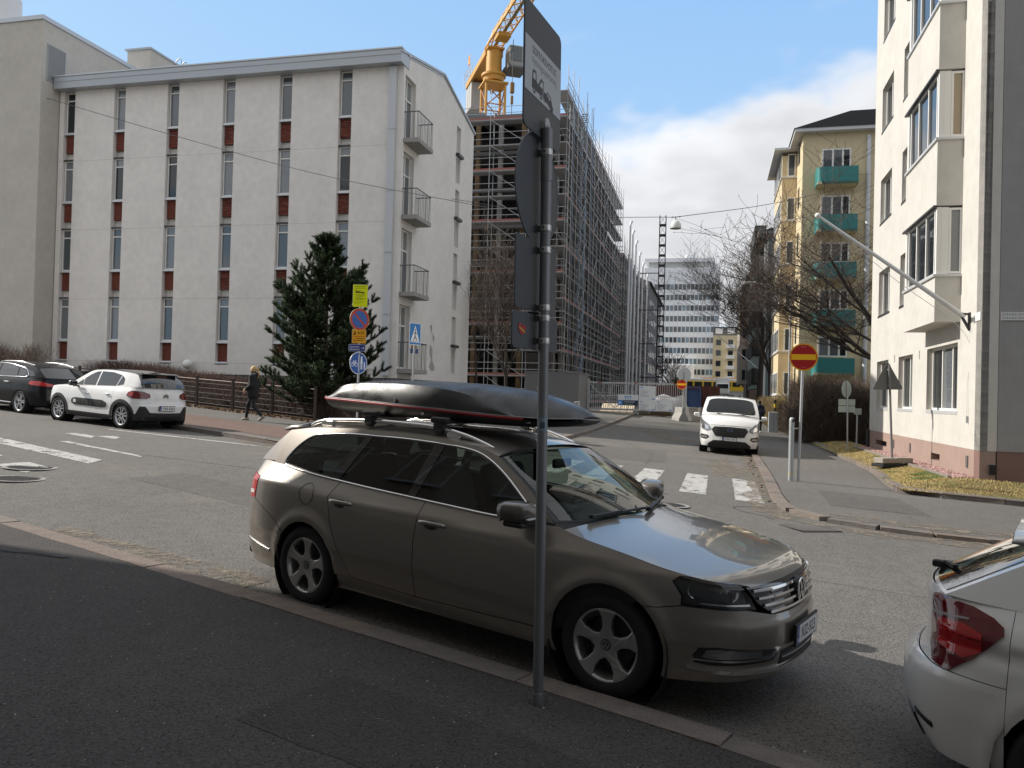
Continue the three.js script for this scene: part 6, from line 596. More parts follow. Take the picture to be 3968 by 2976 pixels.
function plateTex(txt) { return canvasTex(512, 128, (c, w, h) => { c.fillStyle = '#d9dadb'; c.fillRect(0, 0, w, h); c.fillStyle = '#1d3f9a'; c.fillRect(6, 6, 52, h - 12); c.fillStyle = '#e8d35a'; for (let i = 0; i < 12; i++) { const a = i * Math.PI / 6; c.beginPath(); c.arc(32 + 15 * Math.cos(a), 42 + 15 * Math.sin(a), 2.6, 0, 7); c.fill(); } c.fillStyle = '#e8ecf2'; c.font = 'bold 26px sans-serif'; c.textAlign = 'center'; c.fillText('FIN', 32, 108); c.fillStyle = '#15171a'; c.font = 'bold 98px sans-serif'; c.fillText(txt, 284, 100, 420); c.strokeStyle = '#2a2c30'; c.lineWidth = 4; c.strokeRect(3, 3, w - 6, h - 6); }); }
function addPlate(car, txt, pos, turn) { const p = part(car, 'licence_plate', rb(0.47, 0.135, 0.016, 0.006), blackPl, { at: pos, turn }); const g = new THREE.PlaneGeometry(0.442, 0.118).translate(0, 0, 0.0098); part(p, 'plate_face', g, new THREE.MeshStandardMaterial({ map: plateTex(txt), roughness: 0.45 }), { uv: 1 }); return p; }
function addSeats(car, rows, w) { for (const [x, y] of rows) for (const s of [-1, 1]) { const o = part(car, 'seat', [rb(0.50, 0.16, w, 0.06, x, y, s * 0.37), rb(0.16, 0.60, w, 0.06).rotateZ(0.28).translate(x - 0.30, y + 0.30, s * 0.37), rb(0.10, 0.20, 0.26, 0.045).rotateZ(0.2).translate(x - 0.40, y + 0.70, s * 0.37)], seatM); } }
const wpanel = (p, m, s, o = {}) => panel(p, m, s, { ...o, flip: true });
// ---------------------------------------------------------------- the estate car in the foreground
const paintTaupe = MP([0.27, 0.245, 0.215], 0.33, { metalness: 0.6, clearcoat: 1, clearcoatRoughness: 0.03 });
{
  const car = thing('estate_car', 'taupe metallic estate car with silver roof rails and black roof box beside the kerb', 'car');
  const sp = {
    plan: [[0.915, 0], [0.905, 0.22], [0.868, 0.42], [0.80, 0.58], [0.70, 0.715], [0.55, 0.805], [0.25, 0.872], [-0.3, 0.90], [-1.3, 0.91], [-2.4, 0.905], [-3.0, 0.885], [-3.4, 0.84], [-3.60, 0.765], [-3.74, 0.56], [-3.80, 0.25], [-3.81, 0]],
    side: [[0.18, 0.075], [0.26, 0.042], [0.34, 0.022], [0.40, 0.018], [0.445, 0.010], [0.46, 0.004], [0.60, 0.000], [0.74, 0.004], [0.83, 0.010], [0.848, 0.012], [0.866, 0.024], [0.93, 0.068], [0.98, 0.100], [1.05, 0.140]],
    rise: [[-3.6, 0.075], [-2.4, 0.05], [-1.5, 0.028], [-0.5, -0.015], [0.3, -0.05], [0.6, -0.06]],
    front: [[0.2, 0.03], [0.28, 0.004], [0.40, 0.0], [0.52, 0.004], [0.575, 0.028], [0.66, 0.046], [0.735, 0.066], [0.77, 0.10], [0.80, 0.16]],
    rear: [[0.2, 0.06], [0.3, 0.01], [0.42, 0.0], [0.55, 0.01], [0.62, 0.05], [0.8, 0.06], [1.0, 0.12], [1.1, 0.16]],
    flare: [[0, 0.31, 0.40, 0.012], [-2.712, 0.31, 0.385, 0.012]],
    belt: [[-3.7, 1.085], [-3.0, 1.062], [-2.46, 1.022], [-1.57, 0.988], [-0.9, 0.958], [-0.4, 0.962]],
    rail: [[-3.25, 1.345], [-2.9, 1.392], [-2.3, 1.422], [-1.7, 1.424], [-1.3, 1.398], [-1.02, 1.342], [-0.75, 1.19], [-0.40, 0.965]],
    head: [-1.02, 1.342], crown: 0.055, roofBow: 0, tumble: [0.40, 0.12],
    hood: [[-0.42, 0.962], [-0.29, 0.928], [0.12, 0.866], [0.34, 0.828], [0.55, 0.796], [0.70, 0.768], [0.745, 0.752], [0.785, 0.725]], hoodX: [-0.36, 0.775], hoodBow: [0.10, 0.095], hoodCr: [0.035, 0.022],
  };
  const B = carBody(sp), { A, Az, wall, gh, W } = B, st = 0.03, wp = (pts, o = {}) => wpanel(W(pts), wall, st, { edge: 0.02, ...o });
  const belts = (x0, x1, n = 8, dy = 0) => Array.from({ length: n + 1 }, (_, i) => { const x = lerp(x0, x1, i / n); return [x, B.belt(x) + dy]; });
  const doorF = [[-0.515, 0.955], [-0.475, 0.80], [-0.445, 0.50], [-0.475, 0.325]], doorB = [[-1.522, 0.305], [-1.54, 0.50], [-1.54, 0.72], [-1.508, 0.986]], doorR = [[-2.18, 0.318], [-2.32, 0.52], [-2.412, 0.70], [-2.462, 0.90], [-2.40, 1.016]];
  const sh = (l, d) => l.map(([x, y]) => [x + d, y]), G = 0.0035;
  const side = (name, pts, label) => { for (const g of both(wp(pts))) part(car, name, g, paintTaupe, { uv: 1, label }); };
  side('front_door', [...sh(doorF, -G), ...sh(doorB, G), ...belts(-1.50, -0.52)]);
  side('rear_door', [...sh([...doorB].reverse(), -G).reverse().map(p => p), ...[]].length ? [...sh([...doorB].reverse(), -G), ...sh(doorR, G), ...belts(-2.39, -1.515)] : []);
  const aF = B.arch(0, 0.372, 0.315, 200, 51), aR = B.arch(-2.712, 0.352, 0.312, 198, -16).reverse();
  side('fender', [...sh(doorF, G), [-0.475, 0.21], [-0.37, 0.20], ...aF, [0.33, 0.612], [0.452, 0.640], [0.452, 0.69], [0.396, 0.768], [0.436, 0.803], [0.50, 0.803], [0.34, 0.826], [0.12, 0.864], [-0.29, 0.926], [-0.40, 0.958]]);
  side('sill', [[-0.478, 0.205], [-0.478, 0.318], [-1.52, 0.298], [-2.18, 0.312], [-2.33, 0.31], [-2.36, 0.205]]);
  side('quarter_panel', [...sh([...doorR].reverse(), -G), [-2.19, 0.316], [-2.345, 0.314], ...aR.slice(1, -4), [-3.02, 0.50], [-2.99, 0.555], [-3.15, 0.65], [-3.36, 0.735], [-3.43, 0.76], [-3.405, 0.945], [-3.50, 0.962], [-3.66, 1.0], [-3.70, 1.085], ...belts(-3.6, -2.42)]);
  // bumpers run round the whole end of the car
  const arcF = B.arch(0, 0.372, 0.315, 50, -17).map(([x, y]) => [A(x), y]);
  const topF = [[A(0.335), 0.608], [A(0.455), 0.634], [A(0.60), 0.632], [Az(0.60), 0.622], [Az(0.41), 0.582], [Az(0.2), 0.574], [0, 0.572]];
  const botF = [[0, 0.235], [Az(0.3), 0.235], [A(0.6), 0.215], [A(0.40), 0.20]];
  const halfF = [...topF.slice().reverse(), ...arcF.slice().reverse().reverse(), ...botF.slice().reverse()];
  const fullF = [...halfF, ...halfF.slice(1, -1).reverse().map(([a, y]) => [-a, y])];
  part(car, 'front_bumper', wpanel(fullF, wall, 0.04, { edge: 0.02 }), paintTaupe, { uv: 1 });
  const LT = B.LT, halfR = [[A(-3.07), 0.40], [A(-3.02), 0.495], [A(-2.995), 0.545], [A(-3.15), 0.642], [A(-3.36), 0.728], [A(-3.43), 0.752], [A(-3.58), 0.735], [LT - 0.6, 0.70], [LT, 0.70], [LT, 0.22], [LT - 0.6, 0.215], [A(-3.3), 0.20], [A(-3.09), 0.20]];
  for (const g of both(wpanel(halfR, wall, 0.045, { edge: 0.02 }))) part(car, 'rear_bumper', g, paintTaupe, { uv: 1 });
  for (const g of both(wpanel([[LT - 0.62, 0.71], [LT, 0.71], [LT, 1.085], [LT - 0.62, 1.085]], wall, 0.05))) part(car, 'tailgate', g, paintTaupe, { uv: 1 });
  // lamps
  const hl = [[A(0.452), 0.645], [A(0.455), 0.69], [A(0.40), 0.768], [A(0.438), 0.80], [A(0.52), 0.803], [Az(0.72), 0.795], [Az(0.63), 0.757], [Az(0.58), 0.69], [Az(0.545), 0.622], [A(0.60), 0.637]];
  for (const s of [1, -1]) {
    const f = g => s > 0 ? g : mirrorZ(g), refl = [];
    const lens = part(car, 'headlight', f(wpanel(hl, wall, 0.03, { off: -0.001, edge: 0.015 })), lensClear, { uv: 1 });
    part(lens, 'housing', f(wpanel(hl, wall, 0.03, { off: -0.055 })), M([0.02, 0.021, 0.024], 0.35), { uv: 1 });
    for (const [x, z, y, r] of [[0.50, 0.735, 0.725, 0.05], [0.655, 0.62, 0.715, 0.055]]) part(lens, 'reflector', lathe([[0.008, -0.05], [r * 0.6, -0.03], [r, 0.01], [r + 0.006, 0.012]], 24).rotateX(Math.PI / 2).rotateY(0.85).translate(x, y, s * z), chrome);
    part(lens, 'chrome_strip', f(wpanel([[A(0.56), 0.655], [A(0.56), 0.662], [Az(0.565), 0.652], [Az(0.56), 0.640]], wall, 0.03, { off: -0.03 })), chrome, { uv: 1 });
    const tl = [[A(-3.41), 0.943], [A(-3.435), 0.764], [A(-3.60), 0.745], [LT - 0.60, 0.745], [LT - 0.52, 0.80], [LT - 0.52, 0.93], [A(-3.66), 0.99], [A(-3.50), 0.960]];
    const t = part(car, 'tail_light', f(wpanel(tl, wall, 0.03, { off: 0.004, edge: 0.02 })), lensRed, { uv: 1 });
    part(t, 'reversing_lens', f(wpanel([[A(-3.445), 0.80], [A(-3.45), 0.83], [A(-3.62), 0.82], [A(-3.6), 0.785]], wall, 0.03, { off: 0.006 })), M([0.7, 0.65, 0.62], 0.15), { uv: 1 });
  }
  // grille, intakes, trim on the nose
  const on = (pts, off = 0.004, step = 0.03) => wpanel(pts, wall, step, { off, edge: 0.012 });
  const gr = part(car, 'grille', on([[-Az(0.41), 0.586], [0, 0.578], [Az(0.41), 0.586], [Az(0.535), 0.66], [Az(0.605), 0.748], [Az(0.3), 0.757], [0, 0.758], [-Az(0.3), 0.757], [-Az(0.605), 0.748], [-Az(0.535), 0.66]], 0.002), gloss, { uv: 1 });
  [[0.600, 0.44], [0.642, 0.49], [0.684, 0.535], [0.726, 0.57]].forEach(([y, z]) => { part(gr, 'grille_bar', on([[-Az(z), y + 0.008], [-Az(z), y - 0.006], [0, y - 0.010], [Az(z), y - 0.006], [Az(z), y + 0.008], [0, y + 0.004]], 0.018), chrome, { uv: 1 }); });
  const em = part(car, 'emblem', [new THREE.CylinderGeometry(0.078, 0.078, 0.03, 40).rotateX(Math.PI / 2).translate(0, 0, -0.012)], blackPl, { at: [0.888, 0.668, 0], turn: [0, Math.PI / 2, 0] });
  part(em, 'emblem_ring', logoVW(0.076).map(g => g.scale(1, 1, 2.5)), chrome);
  addPlate(car, 'NIZ-923', [0.934, 0.436, 0], [0, Math.PI / 2, 0]);
  for (const s of [1, -1]) { const f = g => s > 0 ? g : mirrorZ(g);
    const fog = part(car, 'fog_lamp_recess', f(on([[A(0.53), 0.365], [A(0.56), 0.415], [A(0.66), 0.425], [Az(0.40), 0.388], [Az(0.37), 0.372], [Az(0.42), 0.325], [A(0.62), 0.318], [A(0.54), 0.325]], 0.002)), blackPl, { uv: 1 });
    part(fog, 'fog_lamp', f(on([[A(0.58), 0.365], [A(0.60), 0.405], [A(0.66), 0.413], [Az(0.52), 0.395], [Az(0.52), 0.36], [A(0.62), 0.355]], 0.006)), M([0.35, 0.36, 0.38], 0.08, { metalness: 0.8 }), { uv: 1 });
    part(fog, 'chrome_strip', f(on([[A(0.53), 0.352], [A(0.53), 0.343], [Az(0.45), 0.338], [Az(0.375), 0.392], [Az(0.36), 0.392], [Az(0.43), 0.352]], 0.012)), chrome, { uv: 1 });
    part(car, 'lip_strip', f(on([[A(0.50), 0.305], [A(0.50), 0.292], [A(0.7), 0.272], [Az(0.36), 0.262], [0, 0.262], [0, 0.280], [Az(0.36), 0.280], [A(0.7), 0.291]], 0.014)), chrome, { uv: 1 });
    part(car, 'bumper_strip', f(on([[A(-3.2), 0.345], [A(-3.2), 0.36], [A(-3.55), 0.41], [LT - 0.4, 0.415], [LT - 0.4, 0.395], [A(-3.55), 0.39]], 0.006)), chrome, { uv: 1 }); }
  part(car, 'lower_intake', on([[-Az(0.36), 0.288], [0, 0.288], [Az(0.36), 0.288], [Az(0.335), 0.368], [0, 0.365], [-Az(0.335), 0.368]], 0.004), blackPl, { uv: 1 });
  part(car, 'intake_strip', on([[-Az(0.34), 0.325], [0, 0.322], [Az(0.34), 0.325], [Az(0.34), 0.335], [0, 0.332], [-Az(0.34), 0.335]], 0.012), chrome, { uv: 1 });
  // bonnet, windscreen, roof, rear window
  const hood = [[0, -0.995], [0, 0.995], [0.82, 0.995], [0.93, 0.96], [1, 0.85], [1, -0.85], [0.93, -0.96], [0.82, -0.995]];
  part(car, 'bonnet', panel(hood, B.hoodMap, [0.04, 0.06], { edge: 0.02, flip: true }), paintTaupe, { uv: 1 });
  const ws = B.screen([[-0.44, 0.985], [-0.72, 1.17], [-1.00, 1.335]], 0.20, 0.07, -0.012, 0.045);
  part(car, 'windscreen', panel(rect(0.012, 0.985, -0.955, 0.955), ws, [0.06, 0.08]), MP([0.62, 0.70, 0.66], 0.015, { transmission: 1, thickness: 0, ior: 1.52 }), { uv: 1 });
  part(car, 'windscreen_edge', [panel([[0.0, -1], [0.0, 1], [0.03, 1], [0.03, -1]], ws, [0.03, 0.08], { off: -0.006 }), panel([[0.97, -1], [0.97, 1], [1, 1], [1, -1]], ws, [0.03, 0.08], { off: -0.006 }), ...[-1, 1].map(s => panel(rect(0, 1, ...(s < 0 ? [-1, -0.945] : [0.945, 1])), ws, [0.06, 0.05], { off: -0.006 }))], blackPl, { uv: 1 });
  part(car, 'cowl', panel(rect(0, 1, -1, 1), (u, s) => { const a = ws(0, s), b = B.hoodMap(0, s); return [lerp(a[0], b[0], u), lerp(a[1], b[1], u) - 0.03 * Math.sin(Math.PI * u) - 0.012, lerp(a[2], b[2], u)]; }, [0.25, 0.08], { flip: true }), blackPl, { uv: 1 });
  part(car, 'roof', panel(rect(-3.22, -1.015, -1, 1), B.roof, [0.06, 0.06], { flip: true }), paintTaupe, { uv: 1 });
  const rw = B.screen([[-3.56, 1.07], [-3.40, 1.20], [-3.235, 1.345]], -0.06, -0.05, 0.0, 0.05);
  part(car, 'rear_window', panel(rect(0, 1, -0.97, 0.97), rw, [0.1, 0.1], { flip: true }), tintGlass, { uv: 1 });
  part(car, 'roof_spoiler', loft([[-0.62, 0], [-0.3, 1], [0, 1], [0.3, 1], [0.62, 0]].map(([z, k]) => [[-3.12, 1.40 + 0.05 * k, z], [-3.26, 1.385 + 0.05 * k, z], [-3.345, 1.355 + 0.04 * k, z], [-3.345, 1.335 + 0.04 * k, z], [-3.15, 1.35 + 0.03 * k, z]].reverse())), paintTaupe);
  const ghp = (pts, o) => panel(pts, (x, y) => gh(x, y), 0.05, o);
  const railPts = (x0, x1, n, d = 0) => Array.from({ length: n + 1 }, (_, i) => { const x = lerp(x0, x1, i / n); return [x, B.railY(x) + d]; });
  const qw = [[-3.02, 1.072], [-3.125, 1.082], [-3.115, 1.13], [-3.04, 1.22], [-2.925, 1.300], [-2.80, 1.330], [-2.55, 1.356], [-2.30, 1.366], [-2.52, 1.034], [-2.76, 1.048]];
  const rg = [[-2.23, 1.368], [-1.90, 1.374], [-1.60, 1.370], [-1.69, 0.998], [-2.05, 1.012], [-2.43, 1.026]];
  const fg = [[-1.50, 1.366], [-1.35, 1.360], [-1.19, 1.340], [-1.05, 1.292], [-0.90, 1.212], [-0.72, 1.088], [-0.60, 0.992], [-0.9, 0.970], [-1.25, 0.982], [-1.615, 0.996]];
  for (const [n, p, m] of [['quarter_window', qw, carGlass], ['rear_door_window', rg, tintGlass], ['front_door_window', fg, carGlass]]) for (const g of both(ghp(p, { off: 0.001 }))) part(car, n, g, m, { uv: 1 });
  for (const g of both(ghp([[-1.60, 1.372], [-1.50, 1.368], [-1.615, 0.99], [-1.69, 0.99]], { off: 0.005, edge: 0.02 }))) part(car, 'pillar_trim', g, gloss, { uv: 1 });
  for (const g of both(ghp([[-2.30, 1.37], [-2.23, 1.372], [-2.43, 1.02], [-2.52, 1.025]], { off: 0.005, edge: 0.02 }))) part(car, 'pillar_trim', g, gloss, { uv: 1 });
  for (const g of both(ghp([[-0.60, 0.985], [-0.72, 1.092], [-0.66, 1.075], [-0.50, 0.975]], { off: 0.006 }))) part(car, 'corner_trim', g, blackPl, { uv: 1 });
  const upper = [...[...fg].slice(0, 7).reverse(), ...[...rg].slice(0, 3).reverse(), ...[...qw].slice(1, 8).reverse()];
  for (const g of both(ghp([...upper, [-3.30, 1.085], [-3.53, 1.078], [-3.42, 1.19], [-3.24, 1.348], ...railPts(-3.2, -1.02, 16), [-0.98, 1.322], [-0.72, 1.175], [-0.44, 0.972], [-0.58, 0.978]], { off: 0 }))) part(car, 'window_surround', g, paintTaupe, { uv: 1 });
  for (const g of both(ghp([[-3.125, 1.082], [-3.02, 1.072], [-2.76, 1.048], [-2.52, 1.034], [-2.43, 1.026], [-2.05, 1.012], [-1.69, 0.998], [-1.615, 0.996], [-1.25, 0.982], [-0.9, 0.970], [-0.60, 0.992], [-0.5, 0.975], ...belts(-0.5, -3.3, 12, -0.002), [-3.30, 1.085]], { off: 0.0 }))) part(car, 'belt_panel', g, paintTaupe, { uv: 1 });
  for (const s of [1, -1]) { const q = (p, o = 0.008) => { const e = gh(p[0], p[1], s); return [e[0], e[1], e[2] + s * o]; };
    part(car, 'window_chrome', [tube([[-0.56, 0.985], ...upper.slice(1, -7).map(p => [p[0], p[1] + 0.012]), ...[[-2.3, 1.38], [-2.55, 1.37], [-2.80, 1.344], [-2.93, 1.315], [-3.05, 1.232], [-3.13, 1.135], [-3.14, 1.078], [-3.03, 1.058], [-2.76, 1.036], [-2.5, 1.022]]].map(p => q(p)), 0.0075, 6, 90), tube([[-2.5, 1.022], [-2.05, 1.002], [-1.65, 0.988], [-1.25, 0.974], [-0.9, 0.962], [-0.55, 0.968]].map(p => q(p, 0.006)), 0.0085, 6, 40)], chrome); }
  // roof rails on feet
  for (const s of [1, -1]) { const z = s * 0.565; part(car, 'roof_rail', [tube([[-3.06, 1.40, z * 0.99], [-2.98, 1.432, z], [-2.82, 1.462, z], [-2.4, 1.487, z], [-2.0, 1.493, z], [-1.66, 1.487, z], [-1.40, 1.452, z], [-1.22, 1.405, z * 0.99], [-1.13, 1.375, z * 0.985]], 0.0165, 10, 70), rb(0.14, 0.05, 0.035, 0.012, -2.86, 1.435, z), rb(0.12, 0.07, 0.03, 0.012, -1.50, 1.44, z)], M([0.72, 0.72, 0.72], 0.22, { metalness: 0.9 })); }
  // handles, mirrors, wipers, mud flap, fuel lid
  for (const s of [1, -1]) for (const [x, y] of [[-1.38, 0.845], [-2.31, 0.872]]) {
    const w = wall(s * A(x), y), h = part(car, 'door_handle', [tube([[-0.115, -0.006, -0.012], [-0.10, 0, 0.016], [-0.04, 0.004, 0.034], [0.05, 0.003, 0.034], [0.10, 0, 0.018], [0.115, -0.004, -0.010]], 0.013, 8, 24).scale(1, 1.25, 1)], MP([0.25, 0.235, 0.21], 0.25, { metalness: 0.6, clearcoat: 1 }), { at: [x, y, w[2]] }); if (s < 0) h.rotation.y = Math.PI;
    part(h, 'handle_recess', new THREE.SphereGeometry(0.06, 20, 10).scale(1.15, 0.62, 0.14).translate(-0.01, -0.012, 0.0), M([0.05, 0.045, 0.04], 0.5)); }
  for (const s of [1, -1]) { const m = part(car, 'wing_mirror', loft([[0.10, 0.5, 0.55], [0.075, 0.85, 0.9], [0.02, 1, 1], [-0.05, 0.95, 0.98], [-0.09, 0.85, 0.9]].map(([x, a, b]) => Array.from({ length: 24 }, (_, i) => { const t = i / 24 * 2 * Math.PI; return [-x * 0 + x - 0.02 * Math.cos(t), 0.075 * b * Math.sign(Math.sin(t)) * Math.pow(Math.abs(Math.sin(t)), 0.7) + 0.012 * Math.cos(t), s * (0.118 * a * Math.sign(Math.cos(t)) * Math.pow(Math.abs(Math.cos(t)), 0.8))]; }))).translate(-0.60, 1.035, s * 0.965), MP([0.09, 0.08, 0.07], 0.35, { metalness: 0.4, clearcoat: 1 }));
    part(m, 'mirror_foot', [rb(0.09, 0.05, 0.13, 0.02, -0.60, 0.975, s * 0.86), rb(0.15, 0.035, 0.19, 0.015, -0.60, 0.968, s * 0.955)], blackPl); part(m, 'indicator', rb(0.02, 0.012, 0.13, 0.005, -0.494, 1.012, s * 0.975), M([0.5, 0.5, 0.5], 0.2)); part(m, 'mirror_glass', rb(0.008, 0.11, 0.19, 0.004, -0.69, 1.035, s * 0.965), chrome); }
  for (const [z0, x0, z1, x1] of [[0.50, 0.02, -0.10, 0.03], [-0.10, 0.02, -0.56, 0.07]]) { const a = ws(0.03, z0 / 0.72), b = ws(0.05, z1 / 0.72); part(car, 'wiper', [beam([a[0] + 0.03, a[1] + 0.012, a[2]], [b[0] + 0.03, b[1] + 0.016, b[2]], 0.018, 0.014), beam([a[0] + 0.045, a[1] + 0.02, a[2]], [(a[0] + b[0]) / 2 + 0.05, (a[1] + b[1]) / 2 + 0.028, (a[2] + b[2]) / 2], 0.02, 0.012), rb(0.03, 0.03, 0.03, 0.01, a[0] + 0.045, a[1] + 0.02, a[2])], blackPl); }
  part(car, 'fuel_lid', (() => { const P = circ(-2.718, 0.885, 0.082, 32).map(p => gh0(p)); return tube(P, 0.0028, 4, 64, true); function gh0(p) { const w = wall(A(p[0]), p[1]); return [w[0], w[1], w[2] + 0.0005]; } })(), blackPl);
  for (const s of [1, -1]) { part(car, 'mud_flap', rb(0.018, 0.26, 0.16, 0.006, -0.392, 0.285, s * 0.80), rubber); }
  // underside, arches, inner shell, cabin
  part(car, 'underbody', [rb(2.0, 0.12, 1.5, 0.03, -1.36, 0.235, 0), rb(0.85, 0.16, 1.3, 0.03, -3.3, 0.30, 0), rb(1.0, 0.12, 1.2, 0.03, 0.2, 0.27, 0)], blackPl);
  for (const s of [1, -1]) for (const [x, r] of [[0, 0.40], [-2.712, 0.382]]) part(car, 'wheel_arch_liner', [new THREE.CylinderGeometry(r, r, 0.26, 28, 1, true).rotateX(Math.PI / 2).translate(x, 0.315, s * 0.735), new THREE.CircleGeometry(r, 28).rotateY(s > 0 ? 0 : Math.PI).translate(x, 0.315, s * 0.605)], M([0.006, 0.006, 0.006], 0.95, { side: THREE.DoubleSide }));
  const shellR = [[A(0.36), 0.7], [A(-0.4), 0.3], [A(-2.3), 0.3], [A(-2.36), 0.72], [A(-3.1), 0.72], [A(-3.2), 0.3], [LT - 0.1, 0.3], [LT - 0.1, 1.0], ...belts(-3.5, -0.5).map(([x, y]) => [A(x), y - 0.02]), [A(0.3), 0.80]];
  for (const g of both(wpanel(shellR, wall, 0.1, { off: -0.03 }))) part(car, 'inner_shell', g, blackPl, { uv: 1 });
  part(car, 'cabin_floor', [bx(2.9, 0.04, 1.5, -1.9, 0.36, 0), bx(1.0, 0.04, 1.35, -2.9, 0.66, 0), bx(0.05, 0.55, 1.4, -0.42, 0.62, 0)], M([0.02, 0.02, 0.02], 0.95));
  part(car, 'dashboard', [rb(0.42, 0.22, 1.42, 0.08, -0.66, 0.86, 0), rb(0.25, 0.10, 0.42, 0.04, -0.72, 0.96, 0.36)], M([0.025, 0.025, 0.027], 0.7));
  part(car, 'steering_wheel', [new THREE.TorusGeometry(0.185, 0.016, 10, 32).rotateY(Math.PI / 2).rotateZ(-0.45).translate(-0.98, 0.90, -0.37), rb(0.05, 0.12, 0.14, 0.02, -0.96, 0.89, -0.37)], blackPl);
  part(car, 'headliner', panel(rect(-3.15, -1.05, -0.94, 0.94), (x, s) => { const p = B.roof(x, s); return [p[0], p[1] - 0.035, p[2]]; }, [0.2, 0.2]), M([0.30, 0.29, 0.27], 0.95), { uv: 1 });
  addSeats(car, [[-1.35, 0.58], [-2.15, 0.60]], 0.50);
  part(car, 'rear_view_mirror', rb(0.04, 0.07, 0.24, 0.02, -0.90, 1.27, 0), blackPl);
  part(car, 'carrier_bag', [rb(0.16, 0.28, 0.34, 0.03).rotateY(0.3).translate(-2.86, 0.98, 0.40), rb(0.14, 0.2, 0.22, 0.03).rotateY(-0.3).translate(-2.66, 0.96, 0.30)], M([0.75, 0.78, 0.76], 0.7));
  const rimM = MP([0.50, 0.50, 0.49], 0.3, { metalness: 0.8, clearcoat: 0.6 });
  for (const s of [1, -1]) for (const [x, rot] of [[0, 0.30], [-2.712, 0.22]]) addWheel(car, x, 0.313, s * 0.775, s, { R: 0.316, rim: 0.216, w: 0.205, n: 5, rot, mat: rimM, spoke: spoke5, logo: logoVW });
  placeCar(car, [1.091, -0.060, -5.528], [0.8149, -0.0316, 0.5787], [0.027, 0.9995, 0.0166]);
}
{ // roof box on two bars
  const box = thing('roof_box', 'long black roof box with a red stripe on top of the taupe estate car', 'roof box');
  const prof = [[-3.08, 1.555, 1.640, 1.655], [-3.05, 1.545, 1.634, 1.685], [-2.98, 1.535, 1.632, 1.725], [-2.90, 1.528, 1.631, 1.775], [-2.78, 1.523, 1.630, 1.802], [-2.5, 1.520, 1.626, 1.822], [-2.1, 1.520, 1.618, 1.833], [-1.7, 1.522, 1.610, 1.832], [-1.4, 1.525, 1.603, 1.818], [-1.15, 1.530, 1.598, 1.793], [-0.95, 1.538, 1.597, 1.757], [-0.80, 1.552, 1.600, 1.715], [-0.70, 1.572, 1.606, 1.672], [-0.64, 1.592, 1.612, 1.638]];
  const wid = crv1([[-3.08, 0.375], [-3.03, 0.395], [-2.9, 0.405], [-2.0, 0.415], [-1.4, 0.405], [-1.0, 0.355], [-0.8, 0.285], [-0.7, 0.21], [-0.64, 0.13]]);
  const Z0 = 0.04, lo = crv1(prof.map(p => [p[0], p[1]])), mid = crv1(prof.map(p => [p[0], p[2]])), hi = crv1(prof.map(p => [p[0], p[3]]));
  const xs = Array.from({ length: 61 }, (_, i) => lerp(-3.08, -0.64, i / 60));
  const se = (t, e) => [Math.sign(Math.cos(t)) * Math.pow(Math.abs(Math.cos(t)), e), Math.sign(Math.sin(t)) * Math.pow(Math.abs(Math.sin(t)), e)];
  const ridge = crv1([[-3.08, 0.10], [-3.02, 0.55], [-2.9, 0.80], [-2.4, 0.82], [-2.0, 0.80], [-1.6, 0.66], [-1.25, 0.32], [-1.02, 0.02], [-0.6, 0.0]]), ridgeIn = crv1([[-3.08, 0.10], [-2.9, 0.13], [-2.0, 0.15], [-1.5, 0.17], [-1.02, 0.02], [-0.6, 0.0]]);
  const skin = up => { const P = [], I = [], rows = []; for (const x of xs) { const w = wid(x), m = mid(x), r = []; if (up) { const h = hi(x) - m - 0.008, yr = m + 0.008 + h * ridge(x), zr = w * (1 - ridgeIn(x)); const half = []; for (let i = 0; i <= 6; i++) { const t = i / 6; half.push([lerp(w, zr, t) + w * 0.025 * Math.sin(Math.PI * t), lerp(m + 0.008, yr, t)]); } for (let i = 1; i <= 10; i++) { const t = i / 10, z = zr * (1 - t); half.push([z, yr + (hi(x) - yr) * (1 - Math.pow(z / zr, 2.2))]); } for (const [z, y] of half) r.push([x, y, Z0 + z]); for (const [z, y] of half.slice(0, -1).reverse()) r.push([x, y, Z0 - z]); } else { for (let i = 0; i <= 32; i++) { const t = -Math.PI * i / 32, [c, s] = se(t, 0.42); r.push([x, m - 0.006 + (lo(x) - m + 0.006) * -s, Z0 + w * c * (1 - 0.12 * Math.abs(s))]); } } rows.push(r); }
    const N = rows[0].length; for (const r of rows) for (const p of r) P.push(...p); for (let i = 0; i + 1 < rows.length; i++) for (let j = 0; j + 1 < N; j++) { const a = i * N + j; up ? I.push(a, a + 1, a + N, a + 1, a + N + 1, a + N) : I.push(a, a + 1, a + N, a + 1, a + N + 1, a + N); } for (const k of [0, rows.length - 1]) for (let j = 1; j + 1 < N; j++) I.push(k * N, k * N + j, k * N + j + 1); const g = new THREE.BufferGeometry(); g.setAttribute('position', new THREE.Float32BufferAttribute(P, 3)); g.setIndex(I); return toCreasedNormals(g, 0.42); };
  const scuff = tex(512, 512, (u, v) => { const f = wrapN(u, v, 40, 2) * 0.5 + wrapN(u, v, 120, 5) * 0.5, l = wrapN(u, v, 9, 1); return 0.55 + 0.16 * f + 0.22 * l; }, { size: 1.2 });
  const lidM = M([0.010, 0.010, 0.011], 0.72, { roughnessMap: scuff });
  const lid = part(box, 'lid', skin(true), lidM), base = part(box, 'base', skin(false), M([0.013, 0.013, 0.014], 0.55));
  const line = (dy, k, f) => { const P = []; for (const s of [1]) for (let i = 0; i < 56; i++) { const x = lerp(-3.075, f, i / 55); P.push([x, mid(x) + dy, Z0 + wid(x) * k]); } return P; };
